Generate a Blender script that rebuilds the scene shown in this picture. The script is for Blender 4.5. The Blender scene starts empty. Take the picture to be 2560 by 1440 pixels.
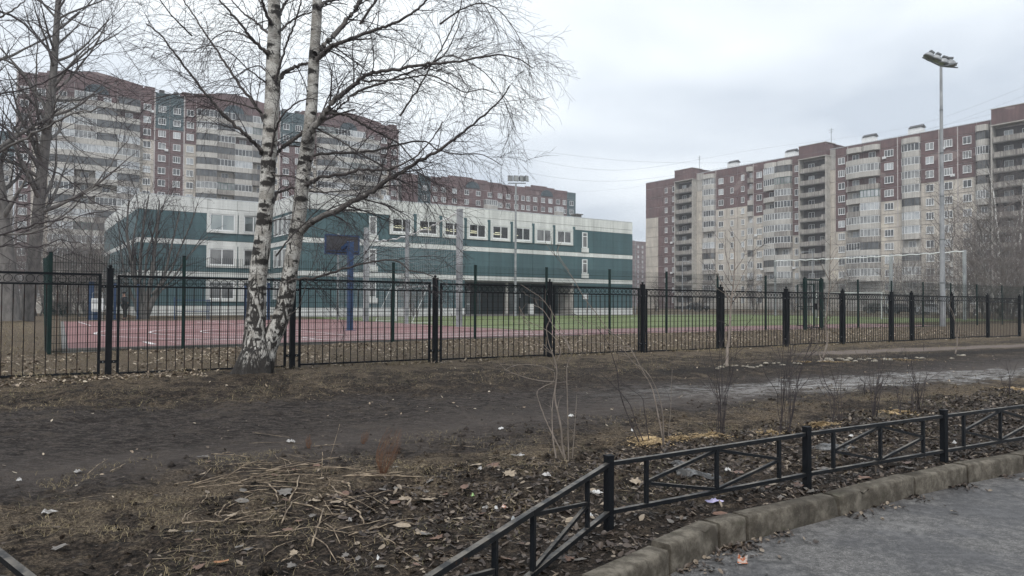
import bpy, math, random
import numpy as np
from mathutils import Vector, Matrix

random.seed(7)
RNG = np.random.default_rng(7)
SC = bpy.context.scene
COL = SC.collection
PI = math.pi

# ------------------------------------------------------------------ camera
HAZE = 0.0007
EYE = 1.66
FPX = 1830.0                      # focal length in photo pixels (photo is 2560 wide)
PITCH, ROLL = math.radians(1.19), math.radians(0.3)
cam_data = bpy.data.cameras.new('camera')
cam_data.lens = FPX / 2560 * 36.0
cam_data.clip_start, cam_data.clip_end = 0.05, 6000
cam = bpy.data.objects.new('camera', cam_data)
COL.objects.link(cam)
MCAM = Matrix.Translation((0, 0, EYE)) @ Matrix.Rotation(PI / 2 + PITCH, 4, 'X') @ Matrix.Rotation(ROLL, 4, 'Z')
cam.matrix_world = MCAM
SC.camera = cam

# ------------------------------------------------------------------ world, sun, exposure
SUN_EL, SUN_AZ = math.radians(50), math.radians(192)      # light comes from behind the camera, a little to the left
world = bpy.data.worlds.new('World')
SC.world = world
world.use_nodes = True
wn, wl = world.node_tree.nodes, world.node_tree.links
wn.clear()
out = wn.new('ShaderNodeOutputWorld')
sky = wn.new('ShaderNodeTexSky'); sky.sky_type = 'NISHITA'; sky.sun_disc = False
sky.sun_elevation = SUN_EL; sky.sun_rotation = SUN_AZ; sky.dust_density = 3
bg1 = wn.new('ShaderNodeBackground'); bg1.inputs[1].default_value = 0.1
wl.new(sky.outputs[0], bg1.inputs[0])
tc = wn.new('ShaderNodeTexCoord')
sep = wn.new('ShaderNodeSeparateXYZ'); wl.new(tc.outputs['Generated'], sep.inputs[0])
mx = wn.new('ShaderNodeMath'); mx.operation = 'MAXIMUM'; wl.new(sep.outputs[2], mx.inputs[0]); mx.inputs[1].default_value = 0.0
ad = wn.new('ShaderNodeMath'); ad.operation = 'ADD'; wl.new(mx.outputs[0], ad.inputs[0]); ad.inputs[1].default_value = 0.22
dx = wn.new('ShaderNodeMath'); dx.operation = 'DIVIDE'; wl.new(sep.outputs[0], dx.inputs[0]); wl.new(ad.outputs[0], dx.inputs[1])
dy = wn.new('ShaderNodeMath'); dy.operation = 'DIVIDE'; wl.new(sep.outputs[1], dy.inputs[0]); wl.new(ad.outputs[0], dy.inputs[1])
cb = wn.new('ShaderNodeCombineXYZ'); wl.new(dx.outputs[0], cb.inputs[0]); wl.new(dy.outputs[0], cb.inputs[1]); cb.inputs[2].default_value = 3.7
nz = wn.new('ShaderNodeTexNoise'); nz.inputs['Scale'].default_value = 0.85; nz.inputs['Detail'].default_value = 6
nz.inputs['Roughness'].default_value = 0.46; nz.inputs['Distortion'].default_value = 0.35
wl.new(cb.outputs[0], nz.inputs['Vector'])
cr = wn.new('ShaderNodeValToRGB'); e = cr.color_ramp.elements
e[0].position, e[0].color = 0.37, (0.40, 0.445, 0.505, 1)
e[1].position, e[1].color = 0.64, (0.74, 0.775, 0.79, 1)
m = e.new(0.5); m.color = (0.56, 0.60, 0.645, 1)
wl.new(nz.outputs[0], cr.inputs[0])
bg2 = wn.new('ShaderNodeBackground'); bg2.inputs[1].default_value = 1.08; wl.new(cr.outputs[0], bg2.inputs[0])
mixw = wn.new('ShaderNodeMixShader'); mixw.inputs[0].default_value = 0.95
wl.new(bg1.outputs[0], mixw.inputs[1]); wl.new(bg2.outputs[0], mixw.inputs[2]); wl.new(mixw.outputs[0], out.inputs[0])

sun_data = bpy.data.lights.new('sun', 'SUN'); sun_data.energy = 1.35; sun_data.angle = math.radians(22)
sun_data.color = (1.0, 0.97, 0.93)
sun = bpy.data.objects.new('sun', sun_data); COL.objects.link(sun)
sun.rotation_euler = (PI / 2 - SUN_EL, 0, PI - SUN_AZ + 0.0)
# direction check: lamp looks along -Z; point it so that light travels away from the camera's back-left
_d = Vector((math.sin(math.radians(12)) * math.cos(SUN_EL), math.cos(math.radians(12)) * math.cos(SUN_EL), -math.sin(SUN_EL)))
sun.rotation_euler = _d.to_track_quat('-Z', 'Y').to_euler()

vs = SC.view_settings
SC.display_settings.display_device = 'sRGB'
vs.view_transform = 'Standard'; vs.look = 'None'; vs.gamma = 1; vs.use_curve_mapping = False; vs.exposure = 0.68
SC.cycles.max_bounces = 5; SC.cycles.diffuse_bounces = 2; SC.cycles.glossy_bounces = 2
SC.cycles.transparent_max_bounces = 8; SC.cycles.volume_bounces = 0

# ------------------------------------------------------------------ frames and helpers
# u runs along the fences and the school (to the right and away), v across them (away)
CU, SU = 0.823, 0.568
def uv(x, y): return (CU * x + SU * y, -SU * x + CU * y)
def xy(u, v): return (CU * u - SU * v, SU * u + CU * v)
ANG_U = math.atan2(SU, CU)

def ray(px, py):
    d = MCAM.to_3x3() @ Vector(((px - 1280) / FPX, -(py - 720) / FPX, -1))
    return d / d.y
def at(px, py, D):                                   # point seen at a photo pixel, D metres ahead
    return Vector((0, 0, EYE)) + ray(px, py) * D
def lerp(a, b, t): return a + (b - a) * t
def clamp(x, a, b): return max(a, min(b, x))

def gz(x, y):                                        # height of the ground (numpy or floats)
    x = np.asarray(x, float); y = np.asarray(y, float)
    u = CU * x + SU * y; v = -SU * x + CU * y
    zk = np.clip(0.11 + 0.015 * (u - 3.6), 0.07, 0.20)
    zf = 0.32 - 0.0027 * np.clip(u, -5, 45)
    zg = 0.34 + 0.007 * np.clip(u, 0, 20)
    a = np.clip((v - 3.8) / 11.05, 0, 1); b = np.clip((v - 14.85) / 6.4, 0, 1); c = np.clip((v - 22) / 8, 0, 1)
    z = zk + (zf - zk) * a
    z = z + (zg - zf) * b
    return z + (0.42 - zg) * c * (v > 21.25)
def g1(x, y): return float(gz(x, y))
def gat(px, py, dz=0.0):                             # where the ray through a photo pixel meets the ground
    r = ray(px, py); D = 5.0
    for _ in range(40):
        z = g1(r.x * D, D) + dz
        D = lerp(D, (z - EYE) / r.z if r.z < -1e-4 else 400, 0.7)
    return Vector((r.x * D, D, g1(r.x * D, D)))

def mesh_np(name, V, F4=None, F3=None, mats=(), mi=None, smooth=False):
    me = bpy.data.meshes.new(name)
    V = np.asarray(V, np.float32)
    parts, tot = [], []
    if F4 is not None and len(F4): parts.append(np.asarray(F4, np.int32).ravel()); tot.append(np.full(len(F4), 4, np.int32))
    if F3 is not None and len(F3): parts.append(np.asarray(F3, np.int32).ravel()); tot.append(np.full(len(F3), 3, np.int32))
    L = np.concatenate(parts); T = np.concatenate(tot)
    me.vertices.add(len(V)); me.vertices.foreach_set('co', V.ravel())
    me.loops.add(len(L)); me.loops.foreach_set('vertex_index', L)
    me.polygons.add(len(T))
    st = np.zeros(len(T), np.int32); st[1:] = np.cumsum(T)[:-1]
    me.polygons.foreach_set('loop_start', st); me.polygons.foreach_set('loop_total', T)
    for m_ in mats: me.materials.append(m_)
    if mi is not None: me.polygons.foreach_set('material_index', np.asarray(mi, np.int32))
    if smooth: me.polygons.foreach_set('use_smooth', np.ones(len(T), bool))
    me.update(calc_edges=True); me.validate()
    return me

class MB:
    """collects simple shapes, then builds one mesh"""
    def __init__(s): s.v, s.f, s.m = [], [], []
    def add(s, vs_, fs, m=0):
        b = len(s.v); s.v += [tuple(p) for p in vs_]
        for f in fs: s.f.append(tuple(b + i for i in f)); s.m.append(m)
        return s
    def box(s, x0, x1, y0, y1, z0, z1, m=0):
        vs_ = [(x0, y0, z0), (x1, y0, z0), (x1, y1, z0), (x0, y1, z0), (x0, y0, z1), (x1, y0, z1), (x1, y1, z1), (x0, y1, z1)]
        return s.add(vs_, [(0, 3, 2, 1), (4, 5, 6, 7), (0, 1, 5, 4), (1, 2, 6, 5), (2, 3, 7, 6), (3, 0, 4, 7)], m)
    def bar(s, a, b, w, h=None, m=0, up=(0, 0, 1)):
        a, b = Vector(a), Vector(b); h = h or w; t = (b - a).normalized(); up = Vector(up)
        if abs(t.dot(up)) > 0.98: up = Vector((0, 1, 0))
        r = t.cross(up).normalized(); n = r.cross(t)
        P = []
        for c in (a, b):
            for i, j in ((-1, -1), (1, -1), (1, 1), (-1, 1)): P.append(c + r * (i * w / 2) + n * (j * h / 2))
        return s.add(P, [(0, 1, 2, 3), (7, 6, 5, 4), (0, 4, 5, 1), (1, 5, 6, 2), (2, 6, 7, 3), (3, 7, 4, 0)], m)
    def tube(s, pts, rad, k=8, m=0, cap=True):
        pts = [Vector(p) for p in pts]; n = len(pts)
        if not hasattr(rad, '__len__'): rad = [rad] * n
        b = len(s.v); ref = Vector((0.31, 0.2, 0.93)).normalized()
        for i, p in enumerate(pts):
            t = (pts[min(i + 1, n - 1)] - pts[max(i - 1, 0)]).normalized()
            rf = ref if abs(t.dot(ref)) < 0.95 else Vector((1, 0, 0))
            r = t.cross(rf).normalized(); q = r.cross(t)
            for j in range(k):
                an = 2 * PI * j / k
                s.v.append(tuple(p + (r * math.cos(an) + q * math.sin(an)) * rad[i]))
        for i in range(n - 1):
            for j in range(k):
                j2 = (j + 1) % k
                s.f.append((b + i * k + j, b + i * k + j2, b + (i + 1) * k + j2, b + (i + 1) * k + j)); s.m.append(m)
        if cap:
            s.f.append(tuple(b + j for j in range(k))[::-1]); s.m.append(m)
            s.f.append(tuple(b + (n - 1) * k + j for j in range(k))); s.m.append(m)
        return s
    def quad(s, a, b, c, d, m=0): return s.add([a, b, c, d], [(0, 1, 2, 3)], m)
    def poly(s, P, m=0): return s.add(P, [tuple(range(len(P)))], m)
    def prism(s, prof, y0, y1, m=0):                 # prof: (x,z) outline, counter clockwise seen from -y
        n = len(prof); P = [(x, y0, z) for x, z in prof] + [(x, y1, z) for x, z in prof]
        F = [tuple(range(n)), tuple(range(2 * n - 1, n - 1, -1))]
        F += [(i, i + n, (i + 1) % n + n, (i + 1) % n) for i in range(n)]
        return s.add(P, F, m)
    def vprism(s, plan, z0, z1, m=0):                # plan: (x,y) outline extruded in z
        n = len(plan); P = [(x, y, z0) for x, y in plan] + [(x, y, z1) for x, y in plan]
        F = [tuple(range(n))[::-1], tuple(range(n, 2 * n))]
        F += [(i, (i + 1) % n, (i + 1) % n + n, i + n) for i in range(n)]
        return s.add(P, F, m)
    def mesh(s, name, mats, smooth=False):
        me = bpy.data.meshes.new(name)
        me.from_pydata(s.v, [], s.f)
        for m_ in (mats if isinstance(mats, (list, tuple)) else [mats]): me.materials.append(m_)
        if any(s.m): me.polygons.foreach_set('material_index', s.m)
        if smooth: me.polygons.foreach_set('use_smooth', [True] * len(s.f))
        me.update(); return me
    def build(s, name, mats, parent=None, loc=None, smooth=False, bevel=0):
        o = put(name, s.mesh(name, mats, smooth), parent, loc)
        if bevel:
            md = o.modifiers.new('bevel', 'BEVEL'); md.width = bevel; md.segments = 2; md.limit_method = 'ANGLE'
        return o

def put(name, me, parent=None, loc=None, rz=0, scale=None):
    o = bpy.data.objects.new(name, me); COL.objects.link(o)
    if parent is not None: o.parent = parent
    if loc is not None: o.location = loc
    if rz: o.rotation_euler = (0, 0, rz)
    if scale is not None: o.scale = scale
    return o
def tag(o, label=None, cat=None, group=None, kind=None):
    if label: o['label'] = label
    if cat: o['category'] = cat
    if group: o['group'] = group
    if kind: o['kind'] = kind
    return o
def empty(name, loc, rz=0, label=None, cat=None, group=None):
    o = bpy.data.objects.new(name, None); COL.objects.link(o)
    o.location = loc; o.rotation_euler = (0, 0, rz); o.empty_display_size = 0.3
    return tag(o, label, cat, group)
def copy_tree(o, parent=None, label=None):
    c = o.copy(); COL.objects.link(c)
    if parent is not None: c.parent = parent
    if label: c['label'] = label
    for ch in list(o.children): copy_tree(ch, c)
    return c

# ------------------------------------------------------------------ materials
class NT:
    def __init__(s, name):
        s.m = bpy.data.materials.new(name); s.m.use_nodes = True
        s.n, s.l = s.m.node_tree.nodes, s.m.node_tree.links
        s.b = s.n['Principled BSDF']; s.pos = None
    def N(s, t, **kw):
        nd = s.n.new(t)
        for k, v in kw.items():
            if k.startswith('i_'):
                nd.inputs[k[2:].replace('_', ' ')].default_value = v
            else: setattr(nd, k, v)
        return nd
    def P(s, scale=(1, 1, 1), obj=False):
        if obj: src = s.N('ShaderNodeTexCoord').outputs['Object']
        else: src = s.N('ShaderNodeNewGeometry').outputs['Position']
        mp = s.N('ShaderNodeMapping'); mp.inputs['Scale'].default_value = scale
        s.l.new(src, mp.inputs[0]); return mp.outputs[0]
    def noise(s, scale, detail=4, rough=0.55, vec=None, dist=0.0):
        nd = s.N('ShaderNodeTexNoise'); nd.inputs['Scale'].default_value = scale
        nd.inputs['Detail'].default_value = detail; nd.inputs['Roughness'].default_value = rough
        nd.inputs['Distortion'].default_value = dist
        s.l.new(vec if vec is not None else s.P(), nd.inputs['Vector']); return nd.outputs[0]
    def ramp(s, f, stops):
        r = s.N('ShaderNodeValToRGB'); el = r.color_ramp.elements
        while len(el) < len(stops): el.new(0.5)
        for i, (p, c) in enumerate(stops):
            el[i].position = p; el[i].color = (c, c, c, 1) if not hasattr(c, '__len__') else (*c[:3], 1)
        s.l.new(f, r.inputs[0]); return r.outputs[0]
    def mix(s, f, a, b, mode='MIX'):
        nd = s.N('ShaderNodeMix', data_type='RGBA', blend_type=mode)
        for sock, v in ((nd.inputs[0], f), (nd.inputs[6], a), (nd.inputs[7], b)):
            if hasattr(v, 'is_linked') or hasattr(v, 'links'): s.l.new(v, sock)
            elif hasattr(v, '__len__'): sock.default_value = (*v[:3], 1)
            else: sock.default_value = v if sock == nd.inputs[0] else (v, v, v, 1)
        return nd.outputs[2]
    def math(s, op, a, b=None, c=None, cl=False):
        nd = s.N('ShaderNodeMath', operation=op, use_clamp=cl)
        for i, v in enumerate((a, b, c)):
            if v is None: continue
            if hasattr(v, 'links'): s.l.new(v, nd.inputs[i])
            else: nd.inputs[i].default_value = v
        return nd.outputs[0]
    def col(s, v):
        if hasattr(v, 'links'): s.l.new(v, s.b.inputs['Base Color'])
        else: s.b.inputs['Base Color'].default_value = (*v[:3], 1)
    def rough(s, v):
        if hasattr(v, 'links'): s.l.new(v, s.b.inputs['Roughness'])
        else: s.b.inputs['Roughness'].default_value = v
    def bump(s, h, strength=0.3, dist=0.02):
        b = s.N('ShaderNodeBump'); b.inputs['Strength'].default_value = strength; b.inputs['Distance'].default_value = dist
        s.l.new(h, b.inputs['Height']); s.l.new(b.outputs[0], s.b.inputs['Normal'])

def simple(name, a, b=None, scale=4, rough=0.7, bump=0.0, bscale=30, metallic=0, stops=(0.35, 0.65), spec=None, dist=0.01, sc=(1, 1, 1), obj=False):
    t = NT(name)
    b = b or tuple(c * 0.75 for c in a)
    v = t.P(sc, obj)
    t.col(t.ramp(t.noise(scale, 5, 0.6, v), [(stops[0], b), (stops[1], a)])); t.rough(rough)
    if bump: t.bump(t.noise(bscale, 4, 0.6, v), bump, dist)
    t.b.inputs['Metallic'].default_value = metallic
    if spec is not None: t.b.inputs['Specular IOR Level'].default_value = spec
    return t.m
M = {}
M['fence_black'] = simple('black_fence_paint', (0.008, 0.0095, 0.012), (0.005, 0.006, 0.008), 6, 0.6, 0.15, 90, spec=.12)
M['fence_bar'] = simple('rusty_black_bar_paint', (0.009, 0.009, 0.010), (0.026, 0.013, 0.009), 9, 0.65, 0.1, 90, stops=(0.42, 0.50), spec=.12)
M['fence_green'] = simple('dark_green_paint', (0.007, 0.024, 0.022), (0.005, 0.016, 0.015), 3, 0.65, spec=.15)
M['wire_green'] = simple('dark_green_wire', (0.009, 0.020, 0.018), (0.007, 0.014, 0.013), 3, 0.7, spec=.15)
M['galv'] = simple('dull_galvanised_steel', (0.36, 0.37, 0.38), (0.20, 0.21, 0.22), 2.2, 0.55, sc=(1, 1, 0.5), metallic=0.2)
M['galv_dark'] = simple('weathered_steel', (0.16, 0.17, 0.18), (0.08, 0.085, 0.09), 3, 0.5)
M['blue'] = simple('blue_paint', (0.016, 0.052, 0.135), (0.012, 0.036, 0.095), 3, 0.45)
M['board'] = simple('dark_grey_backboard', (0.045, 0.046, 0.052), (0.036, 0.037, 0.042), 2, 0.6)
M['white'] = simple('white_paint', (0.75, 0.76, 0.76), (0.6, 0.61, 0.61), 3, 0.5)
M['net'] = simple('white_net_cord', (0.42, 0.43, 0.44), (0.32, 0.33, 0.34), 3, 0.8)
M['line'] = simple('white_court_line', (0.72, 0.69, 0.69), (0.45, 0.40, 0.40), 2.5, 0.7, stops=(0.38, 0.52))
M['line_g'] = simple('pale_pitch_line', (0.60, 0.66, 0.52), (0.42, 0.50, 0.35), 2.5, 0.8)
M['wood_stalk'] = simple('dry_stalk', (0.36, 0.285, 0.20), (0.10, 0.072, 0.052), 1.0, 0.8, 0.5, 9, stops=(.42, .60), sc=(7, 60, 60), obj=True)
M['stone'] = simple('pale_border_stone', (0.33, 0.30, 0.24), (0.10, 0.085, 0.07), 12, 0.85, 0.5, 25)
M['sawdust'] = simple('sawdust', (0.50, 0.37, 0.20), (0.24, 0.165, 0.09), 45, 0.9, 0.8, 90)
M['litter'] = simple('dirty_white_litter', (0.42, 0.41, 0.40), (0.17, 0.16, 0.15), 40, 0.6, stops=(.42,.58))
M['snow'] = simple('dirty_melting_ice', (0.13, 0.13, 0.13), (0.022, 0.020, 0.018), 11, 0.28, 0.8, 25, stops=(.50, .62))
M['car_dark'] = simple('dark_car_paint', (0.03, 0.032, 0.038), None, 2, 0.25)
M['car_white'] = simple('white_car_paint', (0.6, 0.62, 0.64), None, 2, 0.25)
M['rubber'] = simple('black_rubber', (0.012, 0.012, 0.012), None, 4, 0.8)
M['skin'] = simple('skin', (0.42, 0.25, 0.19), (0.36, 0.2, 0.15), 8, 0.6)
M['cloth_dark'] = simple('dark_jacket_cloth', (0.014, 0.016, 0.022), (0.01, 0.011, 0.014), 8, 0.9)
M['trousers'] = simple('dark_trousers', (0.018, 0.015, 0.016), None, 8, 0.9)
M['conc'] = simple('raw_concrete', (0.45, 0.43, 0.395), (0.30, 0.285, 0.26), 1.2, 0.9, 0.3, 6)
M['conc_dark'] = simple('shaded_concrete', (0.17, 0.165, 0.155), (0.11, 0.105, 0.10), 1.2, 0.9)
M['roofing'] = simple('roof_felt', (0.08, 0.08, 0.085), None, 1, 0.9)
M['tin'] = simple('pale_tin', (0.6, 0.62, 0.64), (0.5, 0.52, 0.54), 1, 0.4, metallic=0.1)
M['seam'] = simple('pale_seam', (0.50, 0.465, 0.455), (0.36, 0.33, 0.32), 0.8, 0.9)

def streaked(name, a, b, tile=None, patch=None, spots=None, sc=1.0):
    """wall skin: base colour with vertical rain streaks, slow blotches, faint tile joints"""
    t = NT(name)
    blot = t.ramp(t.noise(0.35 * sc, 4, 0.6), [(0.35, b), (0.65, a)])
    st = t.ramp(t.noise(1.0 * sc, 4, 0.65, t.P((2.2, 2.2, 0.18))), [(0.42, 0.68), (0.6, 1.0)])
    c = t.mix(0.6, blot, t.mix(1.0, blot, st, 'MULTIPLY'))
    if patch:
        f = t.ramp(t.noise(0.23 * sc, 2, 0.4, t.P((1, 1, 1.6))), [(0.66, 0.0), (0.69, 0.8)])
        c = t.mix(f, c, patch)
    t.col(c); t.rough(0.85)
    t.bump(t.noise(5 * sc, 4, 0.6), 0.15, 0.02)
    return t.m
M['brown'] = streaked('brown_tile_panel', (0.170, 0.106, 0.106), (0.122, 0.078, 0.080), patch=(0.24, 0.185, 0.175))
M['beige'] = streaked('beige_tile_panel', (0.58, 0.53, 0.465), (0.46, 0.42, 0.37), patch=(0.64, 0.59, 0.50))
M['greyp'] = streaked('grey_panel', (0.47, 0.45, 0.42), (0.36, 0.345, 0.325))
M['teal_roof'] = streaked('grey_teal_panel', (0.085, 0.13, 0.145), (0.06, 0.095, 0.11))
M['teal_shed'] = streaked('teal_arch_glass', (0.07, 0.10, 0.12), (0.045, 0.065, 0.08))
def parapet_mat(name, a, dirt_or_glint):
    t = NT(name)
    rib = t.noise(2.2, 3, 0.7, t.P((3.5, 3.5, 0.05)))
    base = t.mix(t.ramp(rib, [(0.40, 0.0), (0.62, 1.0)]), dirt_or_glint, a)
    c = t.mix(t.ramp(t.noise(0.5, 4, 0.6), [(0.4, 0.0), (0.65, 0.55)]), base, dirt_or_glint)
    t.col(c); t.rough(0.9); t.bump(rib, 0.5, 0.05)
    return t.m
M['para'] = parapet_mat('ribbed_concrete', (0.58, 0.56, 0.52), (0.36, 0.345, 0.32))
M['para_stain'] = parapet_mat('stained_concrete', (0.47, 0.445, 0.40), (0.14, 0.125, 0.12))
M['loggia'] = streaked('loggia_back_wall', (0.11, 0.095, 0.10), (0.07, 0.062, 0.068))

def school_mat(name, a, b, brick=True):
    t = NT(name)
    blot = t.ramp(t.noise(0.3, 4, 0.6), [(0.35, b), (0.65, a)])
    tcn = t.N('ShaderNodeTexCoord')
    # tile joints laid out in the wall's own plane (x along, z up)
    sp = t.N('ShaderNodeSeparateXYZ'); t.l.new(tcn.outputs['Object'], sp.inputs[0])
    fx = t.math('FRACT', t.math('MULTIPLY', t.math('ADD', sp.outputs[0], sp.outputs[1]), 1 / 0.6)); fz = t.math('FRACT', t.math('MULTIPLY', sp.outputs[2], 1 / 0.3))
    j = t.math('MAXIMUM', t.math('LESS_THAN', fx, 0.03), t.math('LESS_THAN', fz, 0.07))
    c = t.mix(t.math('MULTIPLY', j, 0.35), blot, tuple(x * 0.55 for x in b))
    st = t.ramp(t.noise(0.9, 4, 0.65, t.P((1.6, 1.6, 0.12))), [(0.42, 0.82), (0.6, 1.0)])
    t.col(t.mix(1.0, c, st, 'MULTIPLY')); t.rough(0.6)
    return t.m
M['s_green'] = school_mat('school_teal_tile', (0.068, 0.128, 0.142), (0.053, 0.104, 0.118))
M['s_white'] = school_mat('school_white_tile', (0.74, 0.745, 0.72), (0.62, 0.63, 0.61))
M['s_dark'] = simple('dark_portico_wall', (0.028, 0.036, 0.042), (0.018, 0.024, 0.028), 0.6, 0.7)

def glass_mat(name, a, b, rough=0.12):
    t = NT(name)
    t.col(t.ramp(t.noise(0.9, 3, 0.5, t.P((1, 1, 0.6))), [(0.35, a), (0.65, b)])); t.rough(rough)
    t.b.inputs['Specular IOR Level'].default_value = 0.8
    return t.m
M['pane_dark'] = glass_mat('dark_window_pane', (0.025, 0.028, 0.032), (0.10, 0.105, 0.11))
M['pane_mid'] = glass_mat('curtained_window_pane', (0.14, 0.145, 0.15), (0.30, 0.31, 0.31), 0.2)
M['pane_pale'] = glass_mat('pale_window_pane', (0.30, 0.32, 0.34), (0.5, 0.52, 0.53), 0.2)
M['pane_school'] = glass_mat('school_window_pane', (0.07, 0.072, 0.075), (0.20, 0.20, 0.20), 0.1)
M['pane_blind'] = glass_mat('blinds_behind_pane', (0.24, 0.28, 0.29), (0.34, 0.38, 0.38), 0.15)
def clear_pane():
    t = NT('clear_window_pane')
    tr = t.N('ShaderNodeBsdfTransparent'); tr.inputs[0].default_value = (0.72, 0.74, 0.75, 1)
    gl = t.N('ShaderNodeBsdfGlossy'); gl.inputs['Roughness'].default_value = 0.03
    fr = t.N('ShaderNodeFresnel'); fr.inputs[0].default_value = 1.5
    mx_ = t.N('ShaderNodeMixShader'); t.l.new(fr.outputs[0], mx_.inputs[0]); t.l.new(tr.outputs[0], mx_.inputs[1]); t.l.new(gl.outputs[0], mx_.inputs[2])
    t.l.new(mx_.outputs[0], t.n['Material Output'].inputs[0]); return t.m
M['pane_clear'] = clear_pane()
def emit(name, c, s):
    t = NT(name); t.b.inputs['Emission Color'].default_value = (*c, 1); t.b.inputs['Emission Strength'].default_value = s; t.col(c); return t.m
M['lamp_tube'] = emit('lit_ceiling_tube', (1.0, 0.93, 0.62), 1.3)
M['room'] = simple('room_wall', (0.09, 0.085, 0.07), None, 1, 0.9)
M['frame_white'] = simple('white_window_frame', (0.78, 0.79, 0.79), (0.66, 0.67, 0.67), 1, 0.5)
M['frame_brown'] = simple('dark_window_frame', (0.12, 0.11, 0.10), None, 1, 0.6)
M['brick_red'] = simple('red_balcony_filling', (0.17, 0.075, 0.06), None, 1, 0.8)
M['green_glaz'] = simple('green_glazing', (0.05, 0.12, 0.10), None, 1, 0.3)

# birch bark: white with dark marks, black and fissured near the ground
def birch_mat():
    t = NT('birch_bark')
    pos = t.N('ShaderNodeNewGeometry').outputs['Position']
    sp = t.N('ShaderNodeSeparateXYZ'); t.l.new(pos, sp.inputs[0])
    h = t.math('SUBTRACT', sp.outputs[2], 0.25)
    at_ = t.N('ShaderNodeAttribute', attribute_name='mark').outputs['Fac']
    rad = t.N('ShaderNodeAttribute', attribute_name='thin').outputs['Fac']
    white = t.ramp(t.noise(6, 5, 0.6), [(0.40, (0.30, 0.28, 0.25)), (0.58, (0.56, 0.54, 0.50))])
    lent = t.noise(3.2, 4, 0.75, t.P((5, 5, 24)))          # short dark dashes across the trunk
    lent = t.ramp(lent, [(0.565, 0.0), (0.595, 1.0)])
    fis = t.noise(3.6, 6, 0.70, t.P((2.3, 2.3, 0.8)), 1.3)
    thr = t.math('MULTIPLY_ADD', t.math('MINIMUM', h, 3.6), 0.052, 0.442)       # fewer dark plates higher up
    f = t.math('MULTIPLY', t.math('SUBTRACT', fis, thr), 45, cl=True)
    dark = t.ramp(t.noise(30, 3, 0.6), [(0.3, (0.012, 0.011, 0.010)), (0.7, (0.05, 0.043, 0.037))])
    c = t.mix(t.math('MULTIPLY', lent, 0.75), white, dark)
    c = t.mix(f, c, dark)
    foot = t.math('SUBTRACT', 1.0, t.math('MULTIPLY', t.math('ADD', h, t.math('MULTIPLY', fis, -0.45)), 5.0), cl=True)
    c = t.mix(t.math('MULTIPLY', foot, t.ramp(fis, [(0.40, 1.0), (0.56, 0.55)])), c, (0.016, 0.0125, 0.0105))
    mk = t.math('MULTIPLY', t.math('ADD', at_, t.math('MULTIPLY', t.math('SUBTRACT', t.noise(28, 3), 0.5), 0.9)), 3.0, cl=True)
    mk = t.math('MULTIPLY', mk, t.math('GREATER_THAN', at_, 0.02))
    c = t.mix(mk, c, (0.020, 0.017, 0.015))
    twig = t.ramp(t.noise(20, 3, 0.6), [(0.4, (0.030, 0.024, 0.024)), (0.6, (0.085, 0.072, 0.066))])
    c = t.mix(rad, c, twig)
    t.col(c); t.rough(0.8)
    hh = t.math('ADD', t.math('MULTIPLY', f, -1.0), t.math('MULTIPLY', t.noise(40, 4, 0.7), 0.6))
    t.bump(hh, 0.9, 0.02)
    return t.m
M['birch'] = birch_mat()
M['twig'] = simple('twig_bark', (0.050, 0.040, 0.042), (0.030, 0.024, 0.026), 3, 0.85)
M['bark_grey'] = simple('grey_bark', (0.17, 0.158, 0.148), (0.08, 0.074, 0.07), 5, 0.9, 0.6, 14, sc=(1, 1, 0.35))
M['bark_sap'] = simple('sapling_bark', (0.24, 0.20, 0.17), (0.14, 0.115, 0.095), 9, 0.8, 0.4, 60)
M['bark_far_birch'] = simple('far_birch_bark', (0.66, 0.65, 0.62), (0.14, 0.13, 0.12), 1.6, 0.8, sc=(1, 1, 2.2), stops=(0.43, 0.55))
M['grass_dry'] = simple('dry_grass', (0.30, 0.24, 0.14), (0.15, 0.12, 0.07), 2, 0.9)
M['grass_oliv'] = simple('olive_grass', (0.13, 0.12, 0.055), (0.075, 0.07, 0.035), 2, 0.9)
def leaf_mat(name, cols):
    t = NT(name)
    oi = t.N('ShaderNodeAttribute', attribute_name='rnd').outputs['Fac']
    c = t.ramp(oi, [(i / max(1, len(cols) - 1), k) for i, k in enumerate(cols)])
    c = t.mix(0.5, c, t.mix(1.0, c, t.ramp(t.noise(60, 3), [(0.3, 0.5), (0.7, 1.1)]), 'MULTIPLY'))
    t.col(c); t.rough(0.5); return t.m
M['leaf'] = leaf_mat('wet_dead_leaf', [(0.030, 0.022, 0.018), (0.055, 0.038, 0.028), (0.085, 0.062, 0.045), (0.05, 0.036, 0.03), (0.15, 0.115, 0.085), (0.27, 0.22, 0.165)])
M['leaf_dry'] = leaf_mat('dry_dead_leaf', [(0.11, 0.082, 0.058), (0.22, 0.165, 0.115), (0.36, 0.285, 0.205), (0.52, 0.45, 0.35)])
M['leaf_orange'] = simple('orange_leaf', (0.36, 0.17, 0.07), (0.24, 0.11, 0.05), 30, 0.5)

M['twig_hazed'] = simple('hazed_twig_bark', (0.17, 0.145, 0.135), (0.11, 0.095, 0.09), 1, 0.9)  # bark colour lightened to paint in the distance haze
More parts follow.
